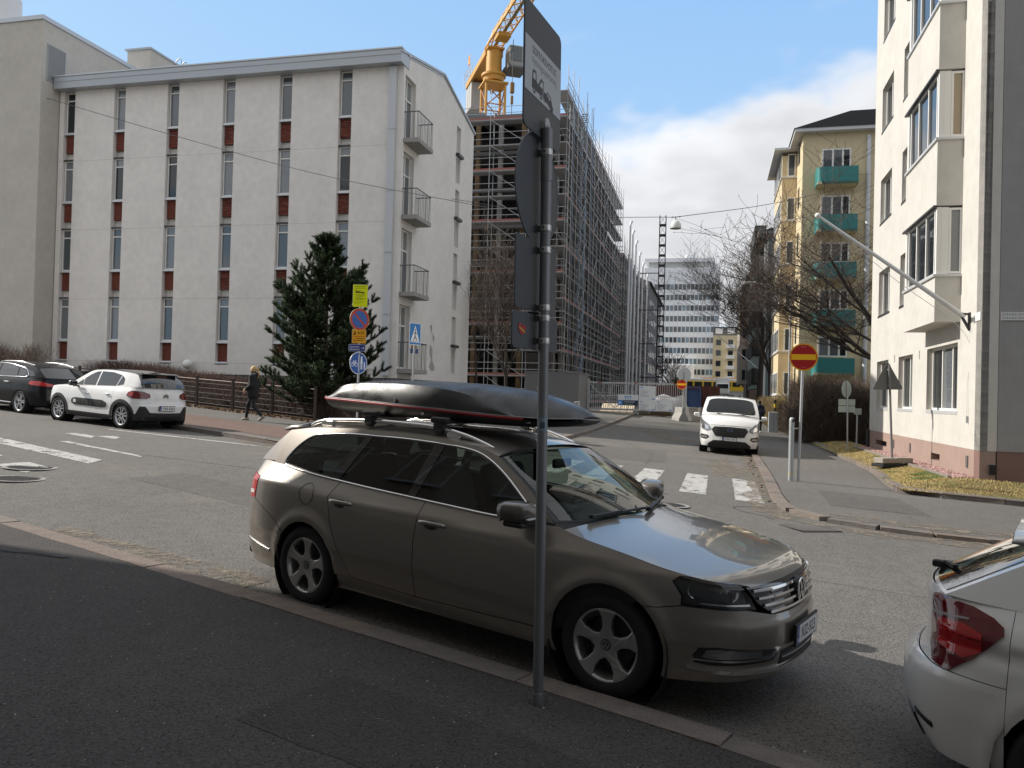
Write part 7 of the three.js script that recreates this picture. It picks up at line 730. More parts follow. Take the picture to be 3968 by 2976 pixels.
  for (const s of [1, -1]) { const fl = P => P.map(([x, y, z]) => [x, y, Z0 + s * (z - Z0)]); part(base, 'red_stripe', tube(fl(line(-0.001, 1.004, -1.0)), 0.012, 6, 120), M([0.28, 0.012, 0.02], 0.45)); part(base, 'seam_edge', tube(fl(line(0.012, 1.006, -0.66)), 0.0045, 5, 120), M([0.22, 0.22, 0.22], 0.35)); part(base, 'lock', new THREE.CylinderGeometry(0.016, 0.018, 0.03, 16).rotateX(Math.PI / 2).translate(-2.22, 1.664, Z0 + s * 0.405), chrome); part(base, 'lock', new THREE.CylinderGeometry(0.014, 0.016, 0.03, 16).rotateX(Math.PI / 2).translate(-1.93, 1.575, Z0 + s * 0.385), chrome); part(base, 'badge', rb(0.05, 0.018, 0.012, 0.004, -0.98, 1.575, Z0 + s * 0.33), M([0.4, 0.4, 0.4], 0.4)); }
  for (const x of [-2.36, -1.63]) { const cb = part(box, 'cross_bar', [rb(0.06, 0.028, 1.16, 0.012, x, 1.532, 0)], blackPl); for (const s of [1, -1]) part(cb, 'bar_foot', [rb(0.15, 0.045, 0.075, 0.015, x, 1.545, s * 0.57), rb(0.10, 0.085, 0.06, 0.015, x, 1.505, s * 0.572), rb(0.06, 0.03, 0.05, 0.01, x + 0.01, 1.462, s * 0.585)], blackPl); }
  placeCar(box, [1.091, -0.060, -5.528], [0.8149, -0.0316, 0.5787], [0.027, 0.9995, 0.0166]);
}
// ---------------------------------------------------------------- the other vehicles
const winDark = MP([0.012, 0.014, 0.016], 0.03, { clearcoat: 1, clearcoatRoughness: 0.01 });
function quickCar(car, sp, paint, o) {
  const B = carBody(sp), { A, Az, Azr, wall, gh, LT } = B, S = sp.wheels, R = sp.archR, sill = sp.sill;
  const bot = x => { for (const wx of S) if (Math.abs(x - wx) < R) return Math.max(sill, sp.wy + Math.sqrt(R * R - (x - wx) * (x - wx))); return sill; };
  const topY = x => x > sp.hoodX[0] ? B.hoodY(x) : B.belt(x), n = 26;
  const strip = (xa, xb) => { const P = []; for (let i = 0; i <= n; i++) { const x = lerp(xa, xb, i / n); P.push([A(x), bot(x)]); } for (let i = n; i >= 0; i--) { const x = lerp(xa, xb, i / n); P.push([A(x), topY(x)]); } return P; };
  const sidesP = (name, poly, mat, off = 0) => { for (const g of both(wpanel(poly, wall, o.step || 0.06, { off, edge: 0.012 }))) part(car, name, g, mat, { uv: 1 }); };
  for (const [name, xa, xb] of sp.parts) sidesP(name, strip(xa - 0.003, xb + 0.003), paint);
  const xf = sp.parts[0][1], xr = sp.parts[sp.parts.length - 1][2];
  const wrap = (a0, a1, y0, y1) => { const P = []; for (let i = 0; i <= n; i++) P.push([lerp(a0, a1, i / n), y0(lerp(a0, a1, i / n))]); for (let i = n; i >= 0; i--) P.push([lerp(a0, a1, i / n), y1(lerp(a0, a1, i / n))]); return P; };
  const W = (name, a0, a1, y0, y1, mat, off = 0) => part(car, name, wpanel(wrap(a0, a1, y0, y1), wall, [0.05, 0.05], { off, edge: 0.012 }), mat, { uv: 1 });
  W('front_bumper', -A(xf), A(xf), () => sp.chin, () => sp.bumpF, o.bumpMat || paint); W('front_panel', -A(xf), A(xf), () => sp.bumpF + 0.004, a => { const b = B.base(a); return Math.min(sp.noseY, topY(b.x)); }, paint);
  for (const s of [1, -1]) { const f = g => s > 0 ? g : mirrorZ(g); part(car, 'rear_bumper', f(wpanel(wrap(A(xr), LT, () => sp.low, () => sp.bumpR), wall, [0.05, 0.05], { edge: 0.012 })), paint, { uv: 1 }); part(car, 'tailgate', f(wpanel(wrap(A(xr), LT, () => sp.bumpR + 0.004, a => B.belt(B.base(a).x)), wall, [0.05, 0.05])), paint, { uv: 1 }); }
  part(car, 'bonnet', panel([[0, -0.995], [0, 0.995], [0.8, 0.995], [1, 0.9], [1, -0.9], [0.8, -0.995]], B.hoodMap, [0.06, 0.08], { edge: 0.012, flip: true }), paint, { uv: 1 });
  const ws = B.screen(sp.ws, ...sp.wsBow), rw = B.screen(sp.rw, ...sp.rwBow);
  part(car, 'windscreen', panel(o.wsPoly || rect(0.02, 0.98, -0.96, 0.96), ws, [0.08, 0.08], { off: 0.004 }), o.ws || winDark, { uv: 1 }); part(car, 'windscreen_edge', panel(rect(0, 1, -1, 1), ws, [0.1, 0.1]), o.wsEdge || blackPl, { uv: 1 });
  part(car, 'rear_window', panel(rect(sp.rwMin || 0.03, 0.93, -0.93, 0.93), rw, [0.08, 0.08], { off: 0.004, flip: true }), winDark, { uv: 1 }); part(car, 'rear_window_frame', panel(rect(0, 1, -1, 1), rw, [0.1, 0.1], { flip: true }), o.rwFrame || paint, { uv: 1 });
  const xT = sp.ws[sp.ws.length - 1][0], xB = sp.rw[sp.rw.length - 1][0]; part(car, 'roof', panel(rect(xB, xT, -1, 1), B.roof, [0.08, 0.08], { flip: true }), o.roofMat || paint, { uv: 1 });
  part(car, 'cowl', panel(rect(0, 1, -1, 1), (u, s) => { const a = ws(0, s), b = B.hoodMap(0, s); return [lerp(a[0], b[0], u), lerp(a[1], b[1], u) - 0.015, lerp(a[2], b[2], u)]; }, [0.3, 0.1], { flip: true }), o.wsEdge || blackPl, { uv: 1 });
  const gp = []; const wsP = spline2(sp.ws, 6), rwP = spline2(sp.rw, 6); for (const p of wsP) gp.push(p); for (let i = 1; i < 16; i++) { const x = lerp(xT, xB, i / 16); gp.push([x, B.railY(x)]); } for (const p of rwP.slice().reverse()) gp.push(p); for (let i = 1; i < 12; i++) { const x = lerp(sp.rw[0][0], sp.ws[0][0], i / 12); gp.push([x, B.belt(x) - 0.002]); }
  for (const g of both(panel(gp, (x, y) => gh(x, y), 0.07))) part(car, 'side_frame', g, paint, { uv: 1 });
  for (const [name, poly, mat] of sp.windows) for (const g of both(panel(poly, (x, y) => gh(x, y), 0.06, { off: 0.005, edge: 0.008 }))) part(car, name, g, mat || winDark, { uv: 1 });
  for (const [name, poly, mat, off, one] of sp.extras ? sp.extras(B) : []) { const g = wpanel(poly, wall, 0.04, { off: off ?? 0.006, edge: 0.012 }); if (one) part(car, name, g, mat, { uv: 1 }); else for (const h of both(g)) part(car, name, h, mat, { uv: 1 }); }
  part(car, 'underbody', [rb(Math.abs(xr - xf) - 0.2, 0.14, 1.4, 0.03, (xf + xr) / 2, sill + 0.03, 0)], blackPl); for (const s of [1, -1]) for (const x of S) part(car, 'wheel_arch_liner', [new THREE.CylinderGeometry(R + 0.02, R + 0.02, 0.26, 24, 1, true).rotateX(Math.PI / 2).translate(x, sp.wy, s * (sp.track - 0.04)), new THREE.CircleGeometry(R + 0.02, 24).translate(x, sp.wy, s * (sp.track - 0.17))], M([0.005, 0.005, 0.005], 0.95, { side: THREE.DoubleSide }));
  for (const g of both(wpanel([[A(xf), sill + 0.35], [A(xr), sill + 0.35], [LT - 0.1, sill + 0.2], [LT - 0.1, sp.belt[0][1] - 0.03], [A(xr), sp.belt[0][1] - 0.04], [A(sp.hoodX[0]), sp.belt[sp.belt.length - 1][1] - 0.05], [A(xf), sp.noseY - 0.05]], wall, 0.15, { off: -0.03 }))) part(car, 'inner_shell', g, blackPl, { uv: 1 });
  for (const s of [1, -1]) for (const x of S) addWheel(car, x, sp.wy, s * sp.track, s, sp.wheel);
  for (const s of [1, -1]) if (sp.mirror) { const [x, y, z] = sp.mirror; part(car, 'wing_mirror', [rb(0.16, 0.14, 0.2, 0.05, x, y, s * z), rb(0.08, 0.04, 0.16, 0.015, x + 0.01, y - 0.07, s * (z - 0.1))], o.mirrorMat || paint); }
  return B;
}
const groundUp = [0.0446, 1, 0.0099], FWD = [0.812, -0.036, 0.584], BACK = [-0.812, 0.036, -0.584];
const alloy = MP([0.55, 0.55, 0.56], 0.28, { metalness: 0.85, clearcoat: 0.5 }), paintWhite = MP([0.74, 0.74, 0.73], 0.32, { clearcoat: 1, clearcoatRoughness: 0.03 }), paintPearl = MP([0.80, 0.79, 0.77], 0.35, { clearcoat: 1, clearcoatRoughness: 0.03 }), paintBlack = MP([0.006, 0.0065, 0.008], 0.2, { specularIntensity: 0.6 });
const hatchBase = { archR: 0.34, sill: 0.20, wy: 0.31, chin: 0.22, low: 0.24 };
function chevrons(w) { return strokes([[[-w, 0], [0, w * 0.62], [w, 0]], [[-w, -w * 0.62], [0, 0], [w, -w * 0.62]]], w * 0.30, 0.008); }
{ // white hatchback with black cladding
  const car = thing('hatchback_car', 'white hatchback with black cladding and black roof parked along the far pavement', 'car'), sp = { ...hatchBase, wheels: [0, -2.54], archR: 0.345, track: 0.745, bumpF: 0.62, noseY: 0.92, bumpR: 0.66,
    plan: [[0.80, 0], [0.78, 0.3], [0.70, 0.55], [0.52, 0.74], [0.2, 0.845], [-0.4, 0.87], [-2.0, 0.872], [-2.6, 0.86], [-2.95, 0.79], [-3.10, 0.6], [-3.16, 0.3], [-3.17, 0]],
    side: [[0.18, 0.06], [0.30, 0.02], [0.45, 0.012], [0.60, 0.0], [0.78, 0.012], [0.90, 0.04], [0.98, 0.075], [1.05, 0.11]], front: [[0.2, 0.05], [0.4, 0.0], [0.6, 0.01], [0.75, 0.03], [0.9, 0.10], [0.98, 0.18]], rear: [[0.2, 0.05], [0.35, 0.0], [0.6, 0.0], [0.68, 0.04], [0.85, 0.06], [1.0, 0.10], [1.1, 0.15]],
    belt: [[-3.1, 1.06], [-2.4, 1.035], [-1.5, 0.985], [-0.5, 0.955], [-0.3, 0.955]], rail: [[-3.0, 1.34], [-2.6, 1.40], [-1.9, 1.435], [-1.3, 1.42], [-1.0, 1.37], [-0.7, 1.20], [-0.3, 0.97]], head: [-1.0, 1.37], crown: 0.04, tumble: [0.36, 0.10],
    hood: [[-0.34, 0.965], [0.0, 0.945], [0.3, 0.915], [0.55, 0.86], [0.7, 0.80]], hoodX: [-0.30, 0.62], hoodBow: [0.16, 0.12], hoodCr: [0.05, 0.03], ws: [[-0.36, 0.985], [-0.68, 1.18], [-1.0, 1.36]], wsBow: [0.22, 0.08, 0.0, 0.04], rw: [[-3.02, 1.06], [-2.93, 1.22], [-2.80, 1.365]], rwBow: [-0.07, -0.05, 0, 0.04], rwMin: 0.04,
    parts: [['fender', 0.36, -0.42], ['front_door', -0.42, -1.36], ['rear_door', -1.36, -2.18], ['quarter_panel', -2.18, -2.88]],
    windows: [['front_quarter_window', [[-0.62, 0.99], [-0.86, 1.15], [-0.90, 1.0]]], ['front_door_window', [[-0.92, 1.005], [-0.90, 1.17], [-1.05, 1.27], [-1.25, 1.365], [-1.40, 1.385], [-1.40, 1.02]]], ['rear_door_window', [[-1.46, 1.02], [-1.46, 1.388], [-1.9, 1.385], [-2.25, 1.33], [-2.18, 1.05]]], ['rear_quarter_window', [[-2.22, 1.055], [-2.29, 1.32], [-2.42, 1.24], [-2.44, 1.10]]]],
    extras: B => { const { A, Azr, LT } = B, arc = (wx) => [...B.arch(wx, 0.348, 0.31, 192, -12, 18).map(([x, y]) => [A(x), y]), ...B.arch(wx, 0.425, 0.31, -12, 192, 18).map(([x, y]) => [A(x), Math.max(0.2, y)])];
      const out = [['arch_cladding', arc(0), blackPl, 0.010], ['arch_cladding', arc(-2.54), blackPl, 0.010], ['sill_cladding', [[A(-0.40), 0.20], [A(-0.40), 0.31], [A(-2.14), 0.31], [A(-2.14), 0.20]], blackPl, 0.008], ['airbump', [[A(-0.62), 0.50], [A(-0.58), 0.56], [A(-0.62), 0.63], [A(-0.75), 0.66], [A(-1.82), 0.66], [A(-1.97), 0.61], [A(-2.0), 0.55], [A(-1.96), 0.49], [A(-1.85), 0.47], [A(-0.72), 0.47]], blackPl, 0.014],
        ['bumper_cladding', [[A(-2.87), 0.22], [A(-2.87), 0.34], [Azr(0.76), 0.40], [Azr(0.70), 0.58], [Azr(0.58), 0.585], [Azr(0.46), 0.43], [LT, 0.42], [LT, 0.24]], blackPl, 0.010], ['tail_light', [[A(-2.70), 0.83], [A(-2.73), 0.92], [A(-2.85), 0.965], [Azr(0.62), 0.95], [Azr(0.47), 0.90], [Azr(0.45), 0.82], [Azr(0.55), 0.775], [A(-2.88), 0.775]], lensDarkRed, 0.016], ['tail_light_core', [[A(-2.76), 0.84], [A(-2.78), 0.90], [A(-2.88), 0.935], [A(-2.92), 0.84]], lensRed, 0.020]];
      for (let i = 0; i < 7; i++) if (i !== 5) out.push(['airbump_stud', [[A(-0.68 - i * 0.17), 0.53], [A(-0.68 - i * 0.17), 0.61], [A(-0.79 - i * 0.17), 0.61], [A(-0.79 - i * 0.17), 0.53]], i ? M([0.03, 0.03, 0.031], 0.5) : whiteP, 0.019]); return out; },
    mirror: [-0.75, 1.03, 0.97], wheel: { R: 0.31, rim: 0.222, w: 0.2, n: 5, rot: 0.3, mat: alloy, spoke: spokeThin(0.05) } };
  const B = quickCar(car, sp, paintWhite, { roofMat: gloss, mirrorMat: gloss, rwFrame: gloss });
  const dm = M([0.62, 0.62, 0.61], 0.4); for (const s of [1, -1]) for (const [x, y] of [[-1.18, 0.80], [-2.0, 0.83]]) part(car, 'door_handle', rb(0.16, 0.03, 0.04, 0.012, x, y, s * 0.875), dm);
  addPlate(car, 'FNE-430', [-3.20, 0.545, 0], [0, -Math.PI / 2, 0]); part(car, 'emblem', chevrons(0.07).map(g => g.rotateY(-Math.PI / 2).translate(-3.125, 0.86, 0)), M([0.12, 0.12, 0.12], 0.2, { metalness: 0.8 })); part(car, 'brake_light', rb(0.02, 0.03, 0.3, 0.008, -2.90, 1.345, 0), lensDarkRed); part(car, 'aerial', bar([-2.65, 1.44, 0], [-2.95, 1.72, 0], 0.006, 5, 0.003), blackPl); part(car, 'roof_spoiler', rb(0.16, 0.03, 1.05, 0.012).rotateZ(0.12).translate(-2.88, 1.405, 0), gloss); part(car, 'exhaust_shadow_panel', rb(0.3, 0.1, 1.3, 0.02, -2.95, 0.27, 0), blackPl);
  const [x, z] = ST(-20.12, 7.01); placeCar(car, [x, gy(x, z) + 0.012, z], [-0.885, 0.044, -0.465], groundUp);
}
{ // black estate ahead of it
  const car = thing('black_estate_car', 'black estate car with chrome window trim ahead of the white hatchback', 'car'), sp = { ...hatchBase, wheels: [0, -2.86], track: 0.79, bumpF: 0.60, noseY: 0.86, bumpR: 0.58,
    plan: [[0.86, 0], [0.84, 0.3], [0.75, 0.58], [0.55, 0.78], [0.2, 0.88], [-0.6, 0.91], [-2.4, 0.912], [-3.0, 0.895], [-3.4, 0.84], [-3.68, 0.66], [-3.78, 0.35], [-3.80, 0]],
    side: [[0.18, 0.07], [0.30, 0.02], [0.45, 0.008], [0.62, 0.0], [0.80, 0.012], [0.90, 0.045], [0.97, 0.08], [1.05, 0.12]], front: [[0.2, 0.04], [0.4, 0], [0.7, 0.04], [0.85, 0.12]], rear: [[0.2, 0.06], [0.4, 0.0], [0.6, 0.03], [0.8, 0.05], [1.0, 0.12], [1.1, 0.17]],
    belt: [[-3.7, 1.03], [-2.8, 1.01], [-1.5, 0.97], [-0.5, 0.94]], rail: [[-3.4, 1.27], [-2.9, 1.36], [-2.2, 1.42], [-1.6, 1.425], [-1.15, 1.37], [-0.8, 1.2], [-0.4, 0.96]], head: [-1.15, 1.37], crown: 0.045, tumble: [0.40, 0.14],
    hood: [[-0.42, 0.95], [0.1, 0.91], [0.5, 0.84], [0.75, 0.77]], hoodX: [-0.36, 0.68], hoodBow: [0.14, 0.12], hoodCr: [0.04, 0.03], ws: [[-0.44, 0.97], [-0.8, 1.17], [-1.15, 1.36]], wsBow: [0.2, 0.08, 0, 0.04], rw: [[-3.60, 1.03], [-3.42, 1.16], [-3.22, 1.30]], rwBow: [-0.06, -0.05, 0, 0.05],
    parts: [['fender', 0.36, -0.5], ['front_door', -0.5, -1.55], ['rear_door', -1.55, -2.45], ['quarter_panel', -2.45, -3.25]],
    windows: [['front_door_window', [[-0.75, 0.98], [-1.0, 1.18], [-1.3, 1.34], [-1.52, 1.365], [-1.55, 1.0]]], ['rear_door_window', [[-1.62, 1.0], [-1.60, 1.368], [-2.1, 1.36], [-2.42, 1.30], [-2.52, 1.03]]], ['quarter_window', [[-2.58, 1.035], [-2.48, 1.29], [-2.75, 1.25], [-2.9, 1.16], [-2.95, 1.06]]], ['rear_quarter_window', [[-3.02, 1.06], [-2.95, 1.19], [-2.85, 1.26], [-3.15, 1.20], [-3.30, 1.08]]]],
    extras: B => { const { A, Azr, LT } = B; return [['tail_light', [[A(-3.18), 0.86], [A(-3.22), 0.93], [A(-3.5), 0.94], [Azr(0.45), 0.86], [Azr(0.4), 0.82], [Azr(0.6), 0.80], [A(-3.3), 0.82]], lensRed, 0.006]]; },
    mirror: [-0.75, 1.0, 1.0], wheel: { R: 0.33, rim: 0.24, w: 0.22, n: 5, rot: 0.1, mat: alloy, spoke: spokeThin(0.04) } };
  const B = quickCar(car, sp, paintBlack, {}); for (const s of [1, -1]) { const q = p => { const e = B.gh(p[0], p[1], s); return [e[0], e[1], e[2] + s * 0.008]; }; part(car, 'window_chrome', [tube([[-0.72, 0.97], [-1.3, 0.985], [-2.0, 1.005], [-2.6, 1.025], [-2.98, 1.045], [-2.96, 1.15], [-2.78, 1.27], [-2.45, 1.325], [-2.0, 1.375], [-1.55, 1.38], [-1.25, 1.335], [-0.95, 1.16], [-0.72, 0.97]].map(q), 0.011, 6, 80)], chrome); for (const [x, y] of [[-1.3, 0.84], [-2.22, 0.86]]) part(car, 'door_handle', rb(0.2, 0.03, 0.05, 0.012, x, y, s * 0.915), chrome); part(car, 'roof_rail', tube([[-3.0, 1.38, s * 0.58], [-2.4, 1.455, s * 0.6], [-1.7, 1.46, s * 0.6], [-1.3, 1.41, s * 0.58]], 0.015, 6, 30), chrome); part(car, 'sill_strip', rb(2.0, 0.03, 0.02, 0.008, -1.45, 0.27, s * 0.885), chrome); }
  const [x, z] = ST(-25.5, 6.76); placeCar(car, [x, gy(x, z) + 0.012, z], [-0.885, 0.044, -0.465], groundUp);
}
{ // white hatchback at the frame edge, parked ahead of the estate
  const car = thing('pearl_hatchback_car', 'pearl white hatchback with a dark red tail light parked ahead of the taupe estate', 'car'), sp = { ...hatchBase, wheels: [0, -2.69], archR: 0.355, track: 0.765, wy: 0.315, bumpF: 0.6, noseY: 0.8, bumpR: 0.66, low: 0.24,
    plan: [[0.74, 0], [0.72, 0.3], [0.62, 0.6], [0.4, 0.78], [0, 0.86], [-0.7, 0.875], [-2.2, 0.882], [-2.8, 0.872], [-3.15, 0.82], [-3.36, 0.70], [-3.48, 0.48], [-3.53, 0.22], [-3.54, 0]],
    side: [[0.18, 0.085], [0.28, 0.05], [0.40, 0.025], [0.52, 0.006], [0.66, 0.0], [0.745, 0.006], [0.80, 0.022], [0.845, 0.012], [0.90, 0.032], [0.97, 0.075], [1.05, 0.12]], front: [[0.2, 0.05], [0.5, 0], [0.8, 0.08]], rear: [[0.20, 0.14], [0.32, 0.06], [0.44, 0.012], [0.56, 0.0], [0.635, 0.008], [0.665, 0.075], [0.72, 0.10], [0.80, 0.105], [0.90, 0.10], [0.965, 0.085], [1.0, 0.11], [1.06, 0.17]],
    flare: [[-2.69, 0.315, 0.385, 0.012]], belt: [[-3.5, 1.005], [-2.6, 0.995], [-1.5, 0.965], [-0.4, 0.93]], rail: [[-3.25, 1.29], [-2.8, 1.355], [-2.1, 1.39], [-1.5, 1.385], [-1.1, 1.33], [-0.8, 1.17], [-0.35, 0.95]], head: [-1.1, 1.33], crown: 0.04, tumble: [0.42, 0.12],
    hood: [[-0.4, 0.94], [0.0, 0.90], [0.4, 0.83], [0.6, 0.78]], hoodX: [-0.36, 0.55], hoodBow: [0.14, 0.12], hoodCr: [0.04, 0.03], ws: [[-0.44, 0.96], [-0.78, 1.15], [-1.1, 1.32]], wsBow: [0.2, 0.08, 0, 0.04], rw: [[-3.30, 1.0], [-3.08, 1.14], [-2.84, 1.285]], rwBow: [-0.12, -0.06, 0.0, 0.045], rwMin: 0.04,
    parts: [['fender', 0.36, -0.45], ['front_door', -0.45, -1.5], ['rear_door', -1.5, -2.3], ['quarter_panel', -2.3, -3.02]],
    windows: [['front_door_window', [[-0.7, 0.96], [-1.0, 1.17], [-1.3, 1.31], [-1.48, 1.335], [-1.5, 0.985]]], ['rear_door_window', [[-1.56, 0.985], [-1.56, 1.34], [-2.1, 1.335], [-2.5, 1.28], [-2.66, 1.12], [-2.6, 1.02]]]],
    extras: B => { const { A, Azr, LT } = B; return [['tail_light', [[A(-3.045), 0.885], [A(-3.05), 0.918], [A(-3.10), 0.948], [A(-3.2), 0.975], [Azr(0.66), 0.985], [Azr(0.60), 0.975], [Azr(0.585), 0.83], [Azr(0.60), 0.745], [Azr(0.69), 0.676], [Azr(0.77), 0.664], [A(-3.16), 0.755]], lensDarkRed, 0.010], ['tail_light_core', [[A(-3.13), 0.79], [A(-3.13), 0.87], [A(-3.22), 0.895], [Azr(0.70), 0.885], [Azr(0.70), 0.77], [A(-3.2), 0.745]], lensRed, 0.0125], ['tail_light_bar', [[A(-3.2), 0.915], [A(-3.2), 0.924], [Azr(0.615), 0.905], [Azr(0.615), 0.888]], M([0.30, 0.26, 0.26], 0.2), 0.014], ['reversing_lens', [[Azr(0.70), 0.70], [Azr(0.70), 0.73], [Azr(0.62), 0.76], [Azr(0.62), 0.735]], M([0.30, 0.25, 0.26], 0.15), 0.014], ['diffuser', [[Azr(0.5), 0.24], [Azr(0.55), 0.36], [LT, 0.36], [LT, 0.24]], blackPl, 0.008], ['bumper_reflector', [[Azr(0.72), 0.36], [Azr(0.72), 0.385], [Azr(0.60), 0.41], [Azr(0.60), 0.39]], blackPl, 0.006]]; },
    mirror: [-0.75, 0.98, 0.98], wheel: { R: 0.316, rim: 0.216, w: 0.205, n: 5, mat: alloy, spoke: spoke5 } };
  quickCar(car, sp, paintPearl, { step: 0.035 });
  part(car, 'roof_spoiler', loft([[-0.56, 0], [-0.45, 0.7], [0, 1], [0.45, 0.7], [0.56, 0]].map(([z, k]) => [[-2.72, 1.335 + 0.05 * k, z], [-2.90, 1.322 + 0.05 * k, z], [-3.04, 1.293 + 0.05 * k, z], [-3.05, 1.272 + 0.05 * k, z], [-2.85, 1.26 + 0.04 * k, z]]).map(r => r.reverse())), paintPearl);
  part(car, 'rear_wiper', [rb(0.10, 0.04, 0.05, 0.012, -3.40, 1.035, 0.0), beam([-3.38, 1.05, 0], [-3.30, 1.085, 0.34], 0.025, 0.018)], blackPl); 
  const [x, z] = ST(5.0, 0.95); placeCar(car, [x, gy(x, z), z], FWD, groundUp);
}
{ // white van facing down the side street
  const car = thing('delivery_van', 'white delivery van with a black grille parked facing out of the side street', 'van'), sp = { ...hatchBase, wheels: [0, -2.93], archR: 0.37, sill: 0.24, wy: 0.335, chin: 0.24, low: 0.3, track: 0.86, bumpF: 0.56, noseY: 0.95, bumpR: 0.7,
    plan: [[0.97, 0], [0.955, 0.35], [0.89, 0.64], [0.76, 0.84], [0.5, 0.945], [0.1, 0.985], [-0.6, 0.99], [-3.4, 0.99], [-3.85, 0.97], [-3.98, 0.86], [-4.0, 0.5], [-4.0, 0]],
    side: [[0.2, 0.06], [0.4, 0.015], [0.6, 0.0], [0.9, 0.004], [1.05, 0.0], [1.2, 0.02], [1.3, 0.035]], front: [[0.18, 0.14], [0.28, 0.05], [0.42, 0.0], [0.56, 0.006], [0.75, 0.03], [0.9, 0.065], [0.97, 0.10], [1.05, 0.16]], rear: [[0.2, 0.03], [0.5, 0], [1.3, 0.03]],
    belt: [[-4.0, 1.26], [-0.4, 1.24], [0.3, 1.20]], rail: [[-4.0, 1.88], [-1.5, 1.90], [-0.85, 1.895], [-0.5, 1.86], [0.0, 1.52], [0.32, 1.24]], head: [-0.5, 1.86], crown: 0.07, tumble: [0.16, 0.10],
    hood: [[0.20, 1.24], [0.40, 1.19], [0.58, 1.10], [0.70, 1.01], [0.79, 0.94]], hoodX: [0.26, 0.785], hoodBow: [0.22, 0.125], hoodCr: [0.05, 0.015], ws: [[0.22, 1.26], [-0.12, 1.55], [-0.52, 1.86]], wsBow: [0.26, 0.12, 0.075, 0.06], rw: [[-3.98, 1.26], [-3.98, 1.5], [-3.96, 1.87]], rwBow: [-0.02, -0.02, 0, 0.06],
    parts: [['fender', 0.40, -0.4], ['front_door', -0.4, -1.35], ['side_panel', -1.35, -2.4], ['rear_side_panel', -2.4, -3.7]], windows: [['front_door_window', [[0.10, 1.27], [-0.45, 1.75], [-1.25, 1.78], [-1.28, 1.28]]], ['front_quarter_window', [[0.2, 1.26], [-0.02, 1.45], [0.05, 1.265]]]],
    extras: B => { const { A, Az } = B; const out = [['grille', [[-Az(0.60), 0.80], [-Az(0.52), 0.90], [0, 0.915], [Az(0.52), 0.90], [Az(0.60), 0.80], [Az(0.47), 0.59], [0, 0.565], [-Az(0.47), 0.59]], blackPl, 0.010, 1], ['lower_intake', [[-Az(0.70), 0.22], [-Az(0.72), 0.30], [-Az(0.52), 0.445], [0, 0.46], [Az(0.52), 0.445], [Az(0.72), 0.30], [Az(0.70), 0.22], [0, 0.19]], blackPl, 0.008, 1], ['headlight', [[Az(0.62), 0.79], [Az(0.66), 0.88], [Az(0.80), 1.0], [A(0.66), 1.08], [A(0.55), 1.12], [A(0.52), 1.02], [A(0.58), 0.82], [Az(0.74), 0.73]], M([0.30, 0.31, 0.33], 0.08, { metalness: 0.6 }), 0.010], ['headlight_lamp', [[Az(0.70), 0.82], [Az(0.74), 0.91], [A(0.70), 0.95], [A(0.66), 0.84], [Az(0.76), 0.79]], chrome, 0.016], ['fog_lamp_recess', [[Az(0.66), 0.52], [Az(0.70), 0.60], [A(0.62), 0.63], [A(0.50), 0.58], [A(0.52), 0.49], [Az(0.76), 0.46]], blackPl, 0.008], ['fog_lamp', [[Az(0.72), 0.51], [Az(0.72), 0.56], [A(0.62), 0.57], [A(0.62), 0.51]], M([0.4, 0.4, 0.42], 0.15, { metalness: 0.6 }), 0.014]]; for (const y of [0.64, 0.71, 0.78, 0.85]) out.push(['grille_bar', [[-Az(0.44), y], [Az(0.44), y], [Az(0.44), y + 0.022], [-Az(0.44), y + 0.022]], M([0.03, 0.03, 0.032], 0.35), 0.02, 1]); return out; },
    mirror: [0.05, 1.26, 1.12], wheel: { R: 0.335, rim: 0.215, w: 0.215, n: 5, mat: M([0.3, 0.3, 0.3], 0.5, { metalness: 0.5 }), spoke: spoke5 } };
  quickCar(car, sp, paintWhite, { mirrorMat: paintWhite, wsEdge: paintWhite, wsPoly: spline2([[0.10, -0.80], [0.22, -0.87], [0.6, -0.86], [0.84, -0.84], [0.90, -0.72], [0.915, 0], [0.90, 0.72], [0.84, 0.84], [0.6, 0.86], [0.22, 0.87], [0.10, 0.80], [0.075, 0]], 4, true), ws: MP([0.010, 0.012, 0.013], 0.05, { specularIntensity: 0.45 }) }); addPlate(car, 'FDE-276', [0.985, 0.505, 0.0], [0, Math.PI / 2, 0]); const em = part(car, 'emblem', [new THREE.CylinderGeometry(0.05, 0.05, 0.02, 32).scale(2.0, 1, 1).rotateX(Math.PI / 2).rotateY(Math.PI / 2).translate(0.945, 0.80, 0)], chrome); part(em, 'emblem_face', [new THREE.CylinderGeometry(0.042, 0.042, 0.022, 32).scale(2.1, 1, 1).rotateX(Math.PI / 2).rotateY(Math.PI / 2).translate(0.947, 0.80, 0)], M([0.02, 0.04, 0.10], 0.3)); for (const [z, l] of [[0.45, 0.75], [-0.25, 0.5]]) part(car, 'wiper', beam([0.43, 1.345, z], [0.40, 1.36, z - l * 0.9], 0.025, 0.015), blackPl); part(car, 'roof_marker', [rb(0.05, 0.05, 0.2, 0.015, -0.75, 1.985, 0.0)], blackPl); for (const z of [-0.30, 0.12, 0.25]) part(car, 'roof_bar_foot', rb(0.06, 0.07, 0.06, 0.015, -0.9, 1.985, z), blackPl);
  const [x, z] = Q(0.58, 28.55); placeCar(car, [x, gy(x, z) + 0.01, z], [-0.2427, 0.012, 0.97], [0.0446, 1, 0.005]);
}
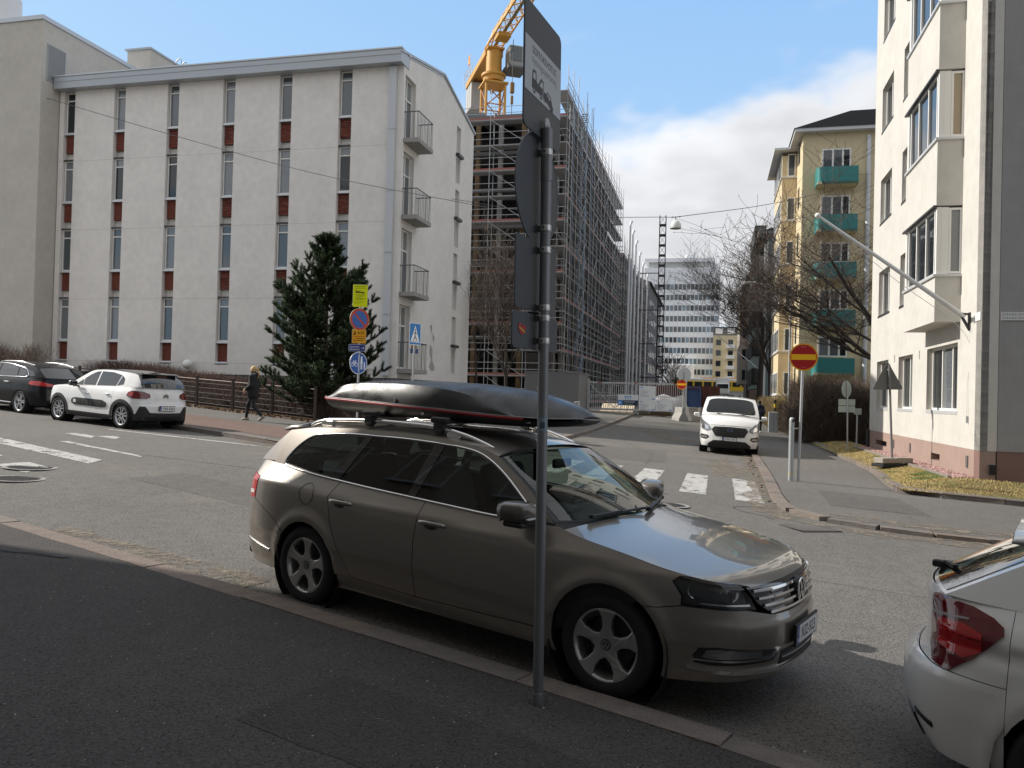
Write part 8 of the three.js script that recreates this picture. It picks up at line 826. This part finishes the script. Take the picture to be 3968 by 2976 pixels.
// ---------------------------------------------------------------- people
function sdfMesh(bones, lo, size, res, k) { // bones: [ax,ay,az,ra,bx,by,bz,rb]; smooth union, meshed
  const mc = new MarchingCubes(res, new THREE.MeshBasicMaterial(), false, false, 60000); mc.isolation = 0; const f = mc.field, h = size / 2;
  for (let z = 0; z < res; z++) for (let y = 0; y < res; y++) for (let x = 0; x < res; x++) { const px = lo[0] + size * x / res, py = lo[1] + size * y / res, pz = lo[2] + size * z / res; let s = 0; for (const [ax, ay, az, ra, bx, by, bz, rb, fx] of bones) { const dx = bx - ax, dy = by - ay, dz = bz - az, l = dx * dx + dy * dy + dz * dz; let t = l ? ((px - ax) * dx + (py - ay) * dy + (pz - az) * dz) / l : 0; t = Math.min(1, Math.max(0, t)); const d = Math.hypot(px - ax - dx * t, py - ay - dy * t, pz - az - dz * t) - lerp(ra, rb, t); s += Math.exp(-Math.min(60, Math.max(-60, d * k))); } f[x + y * res + z * res * res] = Math.log(s) / k; }
  mc.update(); const n = mc.count, P = new Float32Array(n * 3), N = new Float32Array(n * 3); for (let i = 0; i < n; i++) { for (let c = 0; c < 3; c++) { P[3 * i + c] = lo[c] + h + mc.positionArray[3 * i + c] * h; N[3 * i + c] = mc.normalArray[3 * i + c]; } }
  const g = new THREE.BufferGeometry(); g.setAttribute('position', new THREE.BufferAttribute(P, 3)); g.setAttribute('normal', new THREE.BufferAttribute(N, 3)); return g;
}
function walker(label, pos, turn, o) { // faces +x, mid stride
  const p = thing('person', label, 'person', pos, turn), k = 60, skin = M([0.42, 0.27, 0.2], 0.6);
  const hipY = 0.88, L1 = [[0, hipY, 0.085], [0.19, 0.49, 0.09], [0.24, 0.09, 0.09]], L2 = [[0, hipY, -0.085], [-0.06, 0.47, -0.09], [-0.33, 0.16, -0.09]];
  const seg = (a, b, r0, r1) => [...a, r0, ...b, r1];
  const hand = (x, y, z) => { const B = [[x, y + 0.05, z, 0.026, x + 0.01, y, z, 0.034]]; for (let i = 0; i < 4; i++) B.push([x + 0.028 - i * 0.019, y - 0.02, z, 0.010, x + 0.034 - i * 0.016, y - 0.085 + Math.abs(i - 1) * 0.008, z + 0.004, 0.008]); B.push([x + 0.03, y + 0.015, z, 0.010, x + 0.055, y - 0.035, z, 0.009]); return B; };
  const A1 = [[0, 1.38, 0.18], [-0.09, 1.12, 0.235], [0.05, 0.93, 0.21]], A2 = [[0, 1.38, -0.18], [-0.02, 1.11, -0.235], [0.16, 1.0, -0.17]];
  const bodyB = [seg([0.02, 1.42, 0], [0.025, 1.52, 0], 0.055, 0.052), seg([0.02, 1.60, 0], [0.035, 1.62, 0], 0.086, 0.08), seg([0.05, 1.55, 0], [0.055, 1.54, 0], 0.055, 0.05), seg([0.105, 1.585, 0], [0.118, 1.575, 0], 0.014, 0.012), seg([0.01, 1.59, 0.085], [0.0, 1.61, 0.088], 0.016, 0.014), seg([0.01, 1.59, -0.085], [0.0, 1.61, -0.088], 0.016, 0.014), seg([0, 1.2, 0], [0, 1.42, 0], 0.09, 0.07), seg([0, 0.9, 0], [0, 1.2, 0], 0.10, 0.09), seg(A1[0], A1[1], 0.042, 0.036), seg(A1[1], A1[2], 0.036, 0.026), seg(A2[0], A2[1], 0.042, 0.036), seg(A2[1], A2[2], 0.036, 0.026), seg([0, 1.38, -0.15], [0, 1.38, 0.15], 0.05, 0.05), seg(L1[0], L1[1], 0.07, 0.048), seg(L1[1], L1[2], 0.046, 0.032), seg(L2[0], L2[1], 0.07, 0.048), seg(L2[1], L2[2], 0.046, 0.032), ...hand(0.06, 0.86, 0.21), ...hand(0.20, 0.95, -0.165)];
  part(p, 'body', sdfMesh(bodyB, [-0.9, 0, -0.9], 1.8, o.res || 88, 70), skin);
  part(p, 'jacket', sdfMesh([seg([0, 0.80, 0.06], [0, 1.1, 0.06], 0.16, 0.145), seg([0, 0.80, -0.06], [0, 1.1, -0.06], 0.16, 0.145), seg([0, 1.1, 0.07], [0.0, 1.36, 0.08], 0.145, 0.12), seg([0, 1.1, -0.07], [0.0, 1.36, -0.08], 0.145, 0.12), seg([0, 1.385, -0.15], [0, 1.385, 0.15], 0.075, 0.075), seg([0.01, 1.40, 0], [0.015, 1.49, 0], 0.10, 0.082), seg([-0.07, 1.42, 0], [-0.09, 1.46, 0], 0.08, 0.07), seg(A1[0], A1[1], 0.075, 0.062), seg(A1[1], A1[2], 0.062, 0.048), seg(A2[0], A2[1], 0.075, 0.062), seg(A2[1], A2[2], 0.062, 0.048)], [-0.6, 0.6, -0.6], 1.2, Math.round((o.res || 88) * 0.66), 60), o.jacket);
  part(p, 'trousers', sdfMesh([seg([0, 0.92, 0], [0, 0.86, 0], 0.13, 0.12), seg(L1[0], L1[1], 0.092, 0.062), seg(L1[1], L1[2], 0.060, 0.046), seg(L2[0], L2[1], 0.092, 0.062), seg(L2[1], L2[2], 0.060, 0.046)], [-0.55, 0.0, -0.55], 1.1, Math.round((o.res || 88) * 0.62), 70), o.trousers);
  part(p, 'shoe', sdfMesh([seg([0.20, 0.06, 0.09], [0.33, 0.045, 0.095], 0.05, 0.04), seg([0.19, 0.035, 0.09], [0.36, 0.03, 0.095], 0.036, 0.032)], [-0.05, -0.05, -0.2], 0.5, 44, 90), o.shoe); part(p, 'shoe', sdfMesh([seg([-0.37, 0.14, -0.09], [-0.28, 0.045, -0.095], 0.05, 0.04), seg([-0.40, 0.13, -0.09], [-0.25, 0.03, -0.095], 0.034, 0.030)], [-0.6, -0.06, -0.35], 0.5, 44, 90), o.shoe);
  part(p, 'hair', sdfMesh(o.long ? [seg([0.0, 1.62, 0], [-0.01, 1.645, 0], 0.098, 0.095), seg([-0.07, 1.62, 0], [-0.11, 1.63, 0], 0.05, 0.035), seg([-0.12, 1.63, 0.01], [-0.15, 1.5, 0.02], 0.03, 0.036), seg([-0.15, 1.5, 0.02], [-0.13, 1.36, 0.02], 0.036, 0.018)] : [seg([0.0, 1.63, 0], [-0.01, 1.645, 0], 0.096, 0.092)], [-0.35, 1.25, -0.25], 0.5, 60, 110), o.hair);
  if (o.scarf) part(p, 'hood', sdfMesh([seg([-0.03, 1.455, 0.06], [-0.08, 1.47, 0], 0.05, 0.05), seg([-0.03, 1.455, -0.06], [-0.08, 1.47, 0], 0.05, 0.05), seg([0.06, 1.45, 0.04], [0.06, 1.45, -0.04], 0.045, 0.045)], [-0.3, 1.2, -0.25], 0.5, 50, 90), o.scarf);
  return p;
}
{ const x = -8.15, z = -25.2; walker('blonde person in a black jacket walking along the far pavement by the fence', [x, gy(x, z) + 0.105, z], -0.62 + Math.PI + 0.55, { jacket: M([0.007, 0.0075, 0.009], 0.85), trousers: M([0.016, 0.017, 0.02], 0.9), shoe: M([0.30, 0.24, 0.19], 0.7), hair: M([0.48, 0.33, 0.15], 0.6), scarf: M([0.42, 0.42, 0.42], 0.9), long: 1 }); }
{ const [x, z] = Q(2.45, 44); walker('person in dark blue clothes on the pavement past the parked van', [x, gy(x, z) + 0.06, z], Math.PI / 2 + TURN, { jacket: M([0.012, 0.015, 0.035], 0.8), trousers: M([0.012, 0.013, 0.022], 0.9), shoe: M([0.5, 0.5, 0.48], 0.7), hair: M([0.02, 0.016, 0.014], 0.7), res: 56 }); }
renderer.render(scene, camera);
